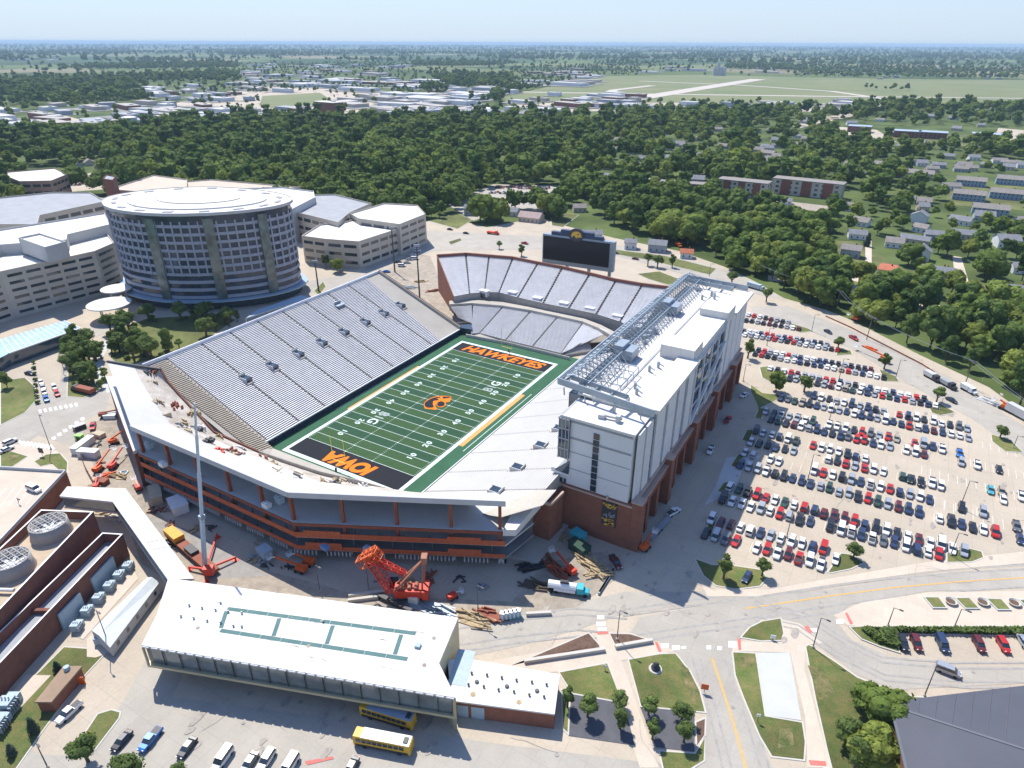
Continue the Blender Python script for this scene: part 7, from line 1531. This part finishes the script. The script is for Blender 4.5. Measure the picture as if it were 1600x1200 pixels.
# tall telescopic crane truck
x, y = G2(323, 896); c2 = thing('mobile_crane', 'red mobile crane truck with a very tall pale telescopic boom', 'crane', (x, y, 0)); e0 = Vector(G(266, 838)); e1 = Vector(G(340, 902)); dr_ = (e1-e0).normalized(); rz_ = math.atan2(dr_.y, dr_.x); mid = (e0+e1)/2
part('carrier', MB().box((mid.x, mid.y, .9), ((e1-e0).length-2, 2.8, .9), rz_), rust, c2); part('engine_cover', MB().box((e0.x+dr_.x*1.6, e0.y+dr_.y*1.6, 1.0), (3.4, 2.8, 2.2), rz_), yelp, c2); part('counterweight', MB().box((e0.x+dr_.x*5, e0.y+dr_.y*5, 1.8), (3.0, 3.0, 1.5), rz_), yelp, c2)
part('winch_deck', MB().box((mid.x, mid.y, 1.8), (4.2, 2.2, .9), rz_), steeld, c2); part('crane_cab', MB().box((x+2.4, y-.6, 1.6), (2.6, 1.9, 2.2), rz_+.8), redp, c2)
for k in range(5): p = e0+dr_*(2.5+k*2.9); part('wheel', MB().tube((p.x-dr_.y*1.4, p.y+dr_.x*1.4, .65), (p.x+dr_.y*1.4, p.y-dr_.x*1.4, .65), .65, .65, 12), rubber, c2)
for a in ((368, 874), (340, 838), (322, 908), (296, 889)):
    q = G(*a, .4); mb = MB(); mb.beam((x, y, 1.5), (q[0], q[1], 1.1), .45, .5); mb.beam((q[0], q[1], 1.4), (q[0], q[1], 0.05), .35); mb.box((q[0], q[1], .03), (1.4, 1.4, .12)); part('outrigger', mb, redp, c2)
top = Vector(G(304, 630, 50)); bot = Vector((x, y, 2.2)); segs = [(0, .34, .44), (.34, .60, .35), (.60, .82, .27), (.82, 1, .19)]
for t0_, t1_, w_ in segs: a = bot+(top-bot)*t0_; b = bot+(top-bot)*t1_; part('boom_section', MB().beam(a, b, w_*2, w_*2), mat('boom pale blue', (.50, .56, .60), .45, .05, .5) if 'boom pale blue' not in MATS else MATS['boom pale blue'], c2)
a = bot+(top-bot)*.33; part('boom_collar', MB().box((a.x, a.y, a.z-.6), (1.3, 1.3, 1.1)), steel, c2)
# ---- site clutter
def item(name, px, d, rz, m, label, cat, z=.07, top=None, group=None):
    x, y = G2(*px, z); t = thing(name, label, cat, (x, y, z), rz, group); OFF[t.name] = Vector((0, 0, 0))
    mb = MB(); a, b, h = d[0]/2, d[1]/2, d[2]; c = min(a, b)*.12
    mb.prism([(-a, -b+c), (-a+c, -b), (a-c, -b), (a, -b+c), (a, b-c), (a-c, b), (-a+c, b), (-a, b-c)], 0, h*.94); part('body', mb, m, t)
    part('lid', MB().prism([(-a-.08, -b-.08), (a+.08, -b-.08), (a+.08, b+.08), (-a-.08, b+.08)], h*.94, h), top or m, t); return t
item('site_container', (131, 700), (9, 2.6, 2.6), 1.95, sidingw, 'long white site container along the fence', 'container'); item('site_container', (140, 713), (7, 2.6, 2.6), .4, sidingw, 'white site container turned across the fence corner', 'container'); item('generator', (125, 686), (2.6, 1.8, 1.8), .3, limep, 'lime green generator box at the fence', 'generator')
item('site_tent', (174, 652), (4.5, 3.2, 1.6), .6, sidingw, 'white sheeted pile beside the flank wall', 'tarp pile'); item('dumpster', (125, 670), (4, 2.2, 1.8), 1.4, steeld, 'dark waste container at the top fence corner', 'dumpster', top=precg); item('dumpster', (156, 682), (4, 2.4, 1.6), .1, tanp, 'tan waste container in the middle of the fenced site', 'dumpster'); item('dumpster', (160, 755), (4, 2.4, 1.5), .3, rust, 'rusty waste container at the lower end of the fenced site', 'dumpster')
item('water_tank', (245, 780), (8, 3.4, 3.2), -.5, tanp, 'tan covered tank trailer under the decks', 'tank'); item('site_box', (280, 795), (7, 4.5, 3.0), -.35, white, 'white site box under the decks', 'container'); item('site_box', (415, 868), (4, 3, 2.6), -.2, bluep, 'pale blue site box in the shade behind the column', 'container')
item('blue_tarp_pile', (509, 1036-2), (2, 2, .5), 0, walkm, 'pale pallet on the hall side', 'pallet') if False else None
item('site_cabinet', (647, 940), (2.6, 2.2, 2.4), .3, white, 'white cabinet at the rear of the crawler crane', 'cabinet'); item('tool_shed', (905, 860), (6, 3.6, 2.6), -.35, MATS['car green'], 'dark green shed behind the brick corner wall', 'shed'); item('tool_shed', (903, 852-8), (4, 3, 3), -.3, teal, 'turquoise topped box beside the dark shed', 'container')
for k in range(5):
    px = (785+k*6.2, 968-k*1.2); x, y = G2(*px); t = thing('portable_toilet', 'turquoise portable toilet, %s from the left in the row by the road' % ORD[k], 'portable toilet', (x, y, .07), .3, 'turquoise portable toilets'); OFF[t.name] = Vector((0, 0, 0))
    part('cabin', MB().box((0, 0, 0), (1.15, 1.15, 2.1)), teal, t); part('roof', MB().box((0, 0, 2.1), (1.25, 1.25, .2)), white, t); part('door', MB().box((0, -.6, .15), (.8, .06, 1.8)), white, t)
def pile(px, n, L_, rz, m, label, seed, name='lumber_pile', cat='lumber pile', spread=3.0, sz=.35):
    x, y = G2(*px); r = random.Random(seed); mb = MB()
    for k in range(n):
        a = rz+r.uniform(-.35, .35); u, v = r.uniform(-spread, spread), r.uniform(-spread*.5, spread*.5); l = L_*r.uniform(.5, 1); z = .1+r.uniform(0, .9)
        cx_, cy_ = x+u*math.cos(rz)-v*math.sin(rz), y+u*math.sin(rz)+v*math.cos(rz); mb.beam((cx_-l/2*math.cos(a), cy_-l/2*math.sin(a), z), (cx_+l/2*math.cos(a), cy_+l/2*math.sin(a), z), sz*r.uniform(.6, 1.5), sz)
    mb.prism([(x+i*math.cos(rz)-j*math.sin(rz), y+i*math.sin(rz)+j*math.cos(rz)) for i, j in ((-spread, -spread*.5), (spread, -spread*.5), (spread, spread*.5), (-spread, spread*.5))], 0.02, .3)
    return solo(name, mb, m, label, cat)
k = 0
for px, n, l, rz, m, lb, sp_ in (((925, 885), 16, 6, -.4, lumber, 'messy tan lumber pile left of the long pipes', 4), ((940, 897), 12, 5, .5, lumber, 'tan lumber pile nearest the tank truck cab', 3), ((912, 872), 12, 7, -.5, lumber, 'lumber and timber heap behind the tank truck', 3.5), ((865, 888), 12, 7, -.5, rust, 'rusty steel pile left of the tank truck', 3), ((832, 885), 16, 4, .9, steeld, 'dark tangled scrap heap under the deck corner', 3.5), ((835, 915), 14, 4, .2, bark, 'brown brush heap in the shade behind the tank truck', 3),
        ((735, 968), 16, 8, .15, lumber, 'lumber stack on the road edge right of the hall roof', 4), ((765, 962), 12, 6, .1, rust, 'rusty beams beside the street lamp', 3), ((690, 955), 14, 5, .2, steel, 'grey scrap and pipes along the hall roof edge', 4), ((660, 948), 10, 5, .1, steel, 'metal parts behind the crawler crane', 3), ((660, 440), 14, 5, .8, lumber, 'small lumber heap in the open corner by the brick end wall', 3), ((640, 450), 10, 5, .3, steel, 'steel parts in the open corner behind the grandstand', 3), ((676, 455), 12, 5, .9, rust, 'rusty parts beneath the brick end wall', 3), ((160, 800), 12, 4, .5, tanp, 'tan debris pile beside the skywalk', 3), ((180, 812), 10, 4, .2, precg, 'pale debris heap between skywalk and brick yard', 2.5), ((140, 690), 10, 4, 1.2, rust, 'rusty material stack inside the fenced site', 2), ((165, 745), 14, 4, 1.2, oranp, 'orange parts heap at the lower fence', 2.5), ((185, 745), 10, 4, .2, lumber, 'lumber stack near the flank wall', 2), ((270, 850), 8, 4, .2, steeld, 'dark steel parts beside the yellow crane cover', 2),
        ((1545, 628), 14, 4, -.5, precg, 'pale rubble row along the wood edge at the right', 4), ((1360, 545), 10, 4, -.5, oranp, 'orange fence roll below the utility pole', 2.5), ((870, 832), 12, 6, -.6, lumber, 'timber props at the brick wing foot', 3)):
    pile(px, n, l, rz, m, lb, k, spread=sp_); k += 1
tt2 = random.Random(19)
for j_ in range(26):
    t_ = tt2.random(); px = (225+t_*330, 805+t_*105+tt2.uniform(-22, 20)) if j_ < 14 else ((tt2.uniform(560, 800), tt2.uniform(895, 935)) if j_ < 20 else (tt2.uniform(140, 200), tt2.uniform(680, 790)))
    nm2, m2 = [('dark scrap', steeld), ('tan timber', lumber), ('rusty rebar', rust), ('grey pipe offcuts', steel)][j_ % 4]
    x, y = G2(*px); mb = MB()
    for q in range(tt2.randint(4, 9)):
        a = tt2.uniform(0, 3.1); l = tt2.uniform(.6, 2.6); u, v = x+tt2.uniform(-1.3, 1.3), y+tt2.uniform(-1, 1); zq = tt2.uniform(.15, .5); mb.beam((u-l/2*math.cos(a), v-l/2*math.sin(a), zq), (u+l/2*math.cos(a), v+l/2*math.sin(a), zq+.1), tt2.uniform(.15, .5), .3)
    solo('debris_heap', mb, m2, 'small low heap of %s lying on the construction ground' % nm2, 'debris', 'small heaps of %s on the site' % nm2)
mb = MB()
for k in range(4): a, b = G(935+k*1.2, 930-k*2), G(957+k*1.2, 893-k*1); mb.beam((a[0], a[1], .5), (b[0], b[1], .5), .5)
solo('pipe_stack', mb, steel, 'bundle of long steel pipes right of the lumber piles', 'pipes')
for a, b, lb in (((545, 933), (602, 927), 'low concrete barrier wall left of the crawler crane'), ((544, 941), (600, 934), 'second low concrete barrier parallel to the first'), ((822, 962), (861, 960), 'short concrete barrier on the open roadway'), ((819, 1036), (945, 1017), 'long low plaza wall left of the crossing walk'), ((961, 1013), (1019, 1003), 'short low plaza wall right of the crossing walk')):
    p, q = G(*a), G(*b); mb = MB(); mb.beam((p[0], p[1], .5), (q[0], q[1], .5), .8, 1.0); solo('low_wall', mb, kerbm, lb, 'wall')
def fence(px, label, m=oranp, h=1.2, post=True):
    P_ = [G(*p) for p in px]; t = thing('safety_fence', label, 'fence', (P_[0][0], P_[0][1], 0)); mb = MB()
    for a, b in zip(P_[:-1], P_[1:]): mb.beam((a[0], a[1], h*.55), (b[0], b[1], h*.55), .06, h*.8)
    part('netting', mb, m, t)
    mb = MB()
    for a, b in zip(P_[:-1], P_[1:]):
        for k in range(max(1, int(math.dist(a, b)/4))): p = lerp(a, b, k/max(1, int(math.dist(a, b)/4))); mb.tube((p[0], p[1], 0), (p[0], p[1], h+.2), .06)
    part('posts', mb, steeld, t, kind='stuff'); return t
fence([(118, 670), (122, 700), (135, 735), (150, 762)], 'brown fence around the left construction yard', rust, 1.8); fence([(1290, 495), (1330, 513), (1370, 534), (1440, 570), (1460, 583)], 'orange safety fence along the wood edge above the lot', rust, .8); fence([(850, 885), (900, 900)], 'orange netting beside the scrap heap')
mb = MB()
for k in range(46):
    u = rc.random(); a = G(rc.uniform(262, 470), rc.uniform(600, 760), 0)
k = 0; rr = random.Random(12)
for px, z, lb in (((275, 634), 21.5, 'dark tool heap high on the raw terrace'), ((330, 690), 15.5, 'small crate group beside the tall boom on the terrace'), ((300, 645), 17.5, 'small dark parts on the rough terrace'), ((340, 705), 16, 'red and green crates on the rough terrace'), ((358, 703), 14, 'lumber bits on the rough terrace by the red crates'), ((372, 708), 13, 'steel parts along the terrace edge'), ((430, 725), 12, 'short beams on the terrace toward the field'), ((470, 750), 12, 'thin planks near the terrace bend')):
    x, y, _ = G(px[0], px[1], z); mb = MB()
    for j in range(9): mb.box((x+rr.uniform(-2.4, 2.4), y+rr.uniform(-1.6, 1.6), z-.9), (rr.uniform(.4, 1.6), rr.uniform(.3, .8), rr.uniform(1.0, 1.5)), rr.uniform(0, 3))
    solo('material_heap', mb, [rust, steeld, lumber, redp][k % 4], lb, 'material heap'); k += 1
tt = random.Random(77)
for k in range(34):
    t = tt.random(); i = min(len(inn)-3, int(t*8)); a, b, c, d = oo[i], oo[i+1], inn[i+1], inn[i]; u = tt.random(); v = tt.uniform(.5, .92)
    p = lerp(lerp(a, d, v), lerp(b, c, v), u); mb = MB()
    for j in range(tt.randint(3, 7)):
        q = (p[0]+tt.uniform(-1.6, 1.6), p[1]+tt.uniform(-1, 1)); L_ = tt.uniform(.5, 3.5); an_ = tt.choice([0, .1, 1.5, -.5])+tt.uniform(-.2, .2); mb.box((q[0], q[1], p[2]-1.0), (L_, tt.uniform(.15, .5), tt.uniform(1.2, 1.6)), an_)
    solo('formwork_heap', mb, [lumber, steeld, white, rust, tanp][k % 5], ['tan boards', 'dark steel bits', 'white panels', 'rusty rods', 'tan sheets'][k % 5]+' scattered on the raw terrace of the near stand', 'formwork', ['tan boards', 'dark steel bits', 'white panels', 'rusty rods', 'tan sheets'][k % 5]+' on the terrace')
for k, (px, z, m_, lb) in enumerate((((508, 857), 4.9, 'blue metal siding', 'blue tarp covered pallet on the lowest open deck'), ((575, 861), 4.9, 'blue equipment paint', 'small pale blue pallet on the lowest open deck'), ((255, 728), 13.3, 'white paint', 'white bags on the top open deck near its left end'), ((417, 792), 13.3, 'white paint', 'white bags on the top open deck near the bend'), ((437, 785), 13.3, 'boom pale blue', 'pale wrapped crate at the deck bend'), ((234, 700), 13.3, 'boom pale blue', 'pale wrapped crate at the left end of the top open deck'))):
    x, y, _ = G(px[0], px[1], z); mb = MB(); mb.prism([(x-1.2, y-.7), (x+1.1, y-.9), (x+1.3, y+.8), (x-1.0, y+.9)], z, z+1.4+.8*(k > 3)); mb.prism([(x-.9, y-.4), (x+.7, y-.5), (x+.8, y+.5), (x-.7, y+.6)], z, z+1.7+.9*(k > 3)); solo('covered_pallet', mb, MATS[m_], lb, 'pallet')
# ---- street lamps, poles
def lamp(px, h, label, arm=(1.6, -.2), group='tall street lamps'):
    x, y = G2(*px); t = thing('street_lamp', label, 'street lamp', (x, y, .05), 0, group); OFF[t.name] = Vector((0, 0, 0))
    part('pole', MB().tube((0, 0, 0), (0, 0, h), .14, .08, 8), galv, t); part('base', MB().tube((0, 0, 0), (0, 0, .6), .32, .3, 10), kerbm, t); part('arm', MB().beam((0, 0, h-.05), (arm[0], arm[1], h+.15), .1), galv, t)
    part('lamp_head', MB().box((arm[0], arm[1], h+.05), (.9, .4, .16), math.atan2(arm[1], arm[0])), steeld, t); return t
for px, h, lb in (((964, 1000), 9.6, 'street lamp on the mulch bed in front of the crossing'), ((1270, 1012), 9.6, 'street lamp at the tip of the right hand lawn'), ((1444, 1088), 9.8, 'street lamp in front of the grey metal roof'), ((1387, 978), 6, 'short lamp at the left end of the hedge'), ((1491, 980), 6, 'short lamp in the middle of the hedge'), ((1229, 840), 9.5, 'lamp post inside the lot by the two pickups'), ((1262, 750), 10, 'lamp post beside the empty stalls in the lot'), ((1295, 660), 9.5, 'lamp post in the middle lot rows'), ((1311, 592), 9.5, 'lamp post in the upper middle lot rows'), ((1500, 793), 10, 'lamp post in the right part of the lot'),
                  ((1485, 868), 8, 'lamp post on the right grass island by the main road'), ((1198, 540), 9, 'lamp post in the far lot rows'), ((1161, 596), 8, 'thin lamp at the kerb beyond the building shadow'), ((1399, 592), 9, 'lamp post at the tip of the island below the orange machine'), ((747, 962), 10, 'street lamp beside the lumber stack right of the hall'), ((500, 925), 9, 'lamp post behind the hall roof left of the crane'), ((576, 920), 8, 'lamp post beside the low barrier walls'), ((172, 1012), 12, 'tall lamp post beside the trailer end'), ((75, 1200), 8, 'lamp post on the road at the bottom left'), ((40, 812), 8, 'lamp post on the garage deck edge'), ((80, 702), 14, 'tall traffic lamp post at the left crossing'), ((100, 578), 8, 'lamp post by the hospital drive'), ((1268, 518), 9, 'lamp post on the far island tip'), ((1468, 640), 5, 'lamp stub on the island by the black sedan'), ((1583, 700), 5, 'lamp stub on the right edge island'), ((1108, 432), 8, 'lamp post on the street beyond the building')):
    lamp(px, h, lb)
def mast(px, h, label):
    x, y = G2(*px); t = thing('floodlight_mast', label, 'mast', (x, y, 0)); part('pole', MB().tube((x, y, 0), (x, y, h), .5, .3, 10), steeld, t); part('light_bar', MB().box((x, y, h), (3.2, .5, 1.2), .4), steel, t)
mast((656, 468), 30, 'tall dark mast in the open corner between the grandstands'); mast((617, 425), 27, 'tall dark mast beside the beige parking ramp'); mast((498, 455), 17, 'dark mast behind the long grandstand'); 
def upole(px, h, label):
    x, y = G2(*px); t = thing('utility_pole', label, 'utility pole', (x, y, 0)); part('pole', MB().tube((x, y, 0), (x, y, h), .2, .14, 8), woodm, t); part('crossarm', MB().box((x, y, h-.8), (3.6, .2, .25), -.5), woodm, t)
    for s in (-1.5, 0, 1.5): part('insulator', MB().tube((x+s*.88, y-s*.48, h-.5), (x+s*.88, y-s*.48, h-.1), .1), precg, t)
    return Vector((x, y, h-.2))
tp_ = [upole((1306, 484), 11, 'left utility pole at the wood edge'), upole((1354, 531), 12, 'middle utility pole at the wood edge above the orange fence'), upole((1507, 603), 12, 'right utility pole beside the white camper')]
ends = [G(1190, 415, 11)]+tp_+[G(1700, 690, 12)]
mb = MB()
for a, b in zip(ends[:-1], ends[1:]):
    for off in (-1.3, 1.3):
        prev = None
        for k in range(9):
            t = k/8; p = Vector(a).lerp(Vector(b), t); p.z -= 2.2*4*t*(1-t)*.6; p.x += off*.88; p.y -= off*.48
            if prev: mb.beam(prev, p, .07)
            prev = p
solo('power_lines', mb, steel, 'sagging power lines strung along the wood edge', 'power lines')
br = thing('overpass', 'short concrete overpass half hidden in the trees', 'bridge', G(1345, 455)); P_ = [G(1300, 438, 5), G(1385, 455, 5), G(1380, 468, 5), G(1298, 450, 5)]
part('deck', MB().prism([p[:2] for p in P_], 3.6, 5.0, bottom=True), bareb, br); part('parapet', MB().beam((P_[3][0], P_[3][1], 5.3), (P_[2][0], P_[2][1], 5.3), .4, .9), kerbm, br)
for u in (.05, .95): p = lerp(P_[3], P_[2], u); part('abutment', MB().box((p[0], p[1]+1, 0), (4, 6, 3.6)), tread, br)
# small sign boards
def signb(px, h, w_, m, label, name='road_sign', cat='sign'):
    x, y = G2(*px); t = thing(name, label, cat, (x, y, 0)); part('post', MB().tube((x, y, 0), (x, y, h), .06), steeld, t); part('board', MB().box((x, y-.06, h-w_*.6), (w_, .08, w_), .3), m, t)
signb((1100, 1082), 2.0, 1.6, oranp, 'orange road works sign on the lawn kerb'); signb((1183, 1128), 2.2, .8, white, 'small white sign on the strip lawn'); signb((1207, 1000), 1.2, 1.2, white, 'white utility box sign on the triangle lawn'); signb((67, 713), 2.6, 2.0, steeld, 'dark board sign on the left lawn'); signb((945, 1047), 1.4, .8, white, 'small pale sign on the plaza lawn')
x, y = G2(1024, 1046); t = thing('boulder_sculpture', 'small dark sculpture on the right plaza lawn', 'sculpture', (x, y, .16)); part('figure', MB().lathe((x, y, .16), [(.9, 0), (1.1, .5), (.6, 1.1), (.75, 1.5), (.3, 2.1)], 10), steeld, t); part('plinth', MB().tube((x, y, .1), (x, y, .35), 1.6, 1.5, 12), kerbm, t)
for k, px in enumerate(((1485, 942), (1535, 943), (1584, 944))):
    x, y = G2(*px); t = thing('planter', 'round stone planter, %s between the grass planters' % ORD[k], 'planter', (x, y, .08), 0, 'round planters'); part('bowl', MB().lathe((x, y, .08), [(1.0, 0), (1.5, .7), (1.35, .75), (1.0, .35), (.01, .35)], 16), kerbm, t); part('soil', MB().tube((x, y, .1), (x, y, .55), 1.0, 1.0, 14), mulch, t)
# ================================================================== HAZE
hz_ = MB(); S = 46000
hz_.box((0, 0, -1.0), (2*S, 2*S, 141.0))
hm = bpy.data.materials.new('haze'); hm.use_nodes = True; n = hm.node_tree.nodes; n.remove(n['Principled BSDF']); v = n.new('ShaderNodeVolumePrincipled')
v.inputs['Color'].default_value = (.58, .80, 1.0, 1); v.inputs['Density'].default_value = 0.000055; v.inputs['Anisotropy'].default_value = 0.0
hm.node_tree.links.new(v.outputs[0], n['Material Output'].inputs['Volume'])
o = part('haze', hz_, hm); o['kind'] = 'stuff'
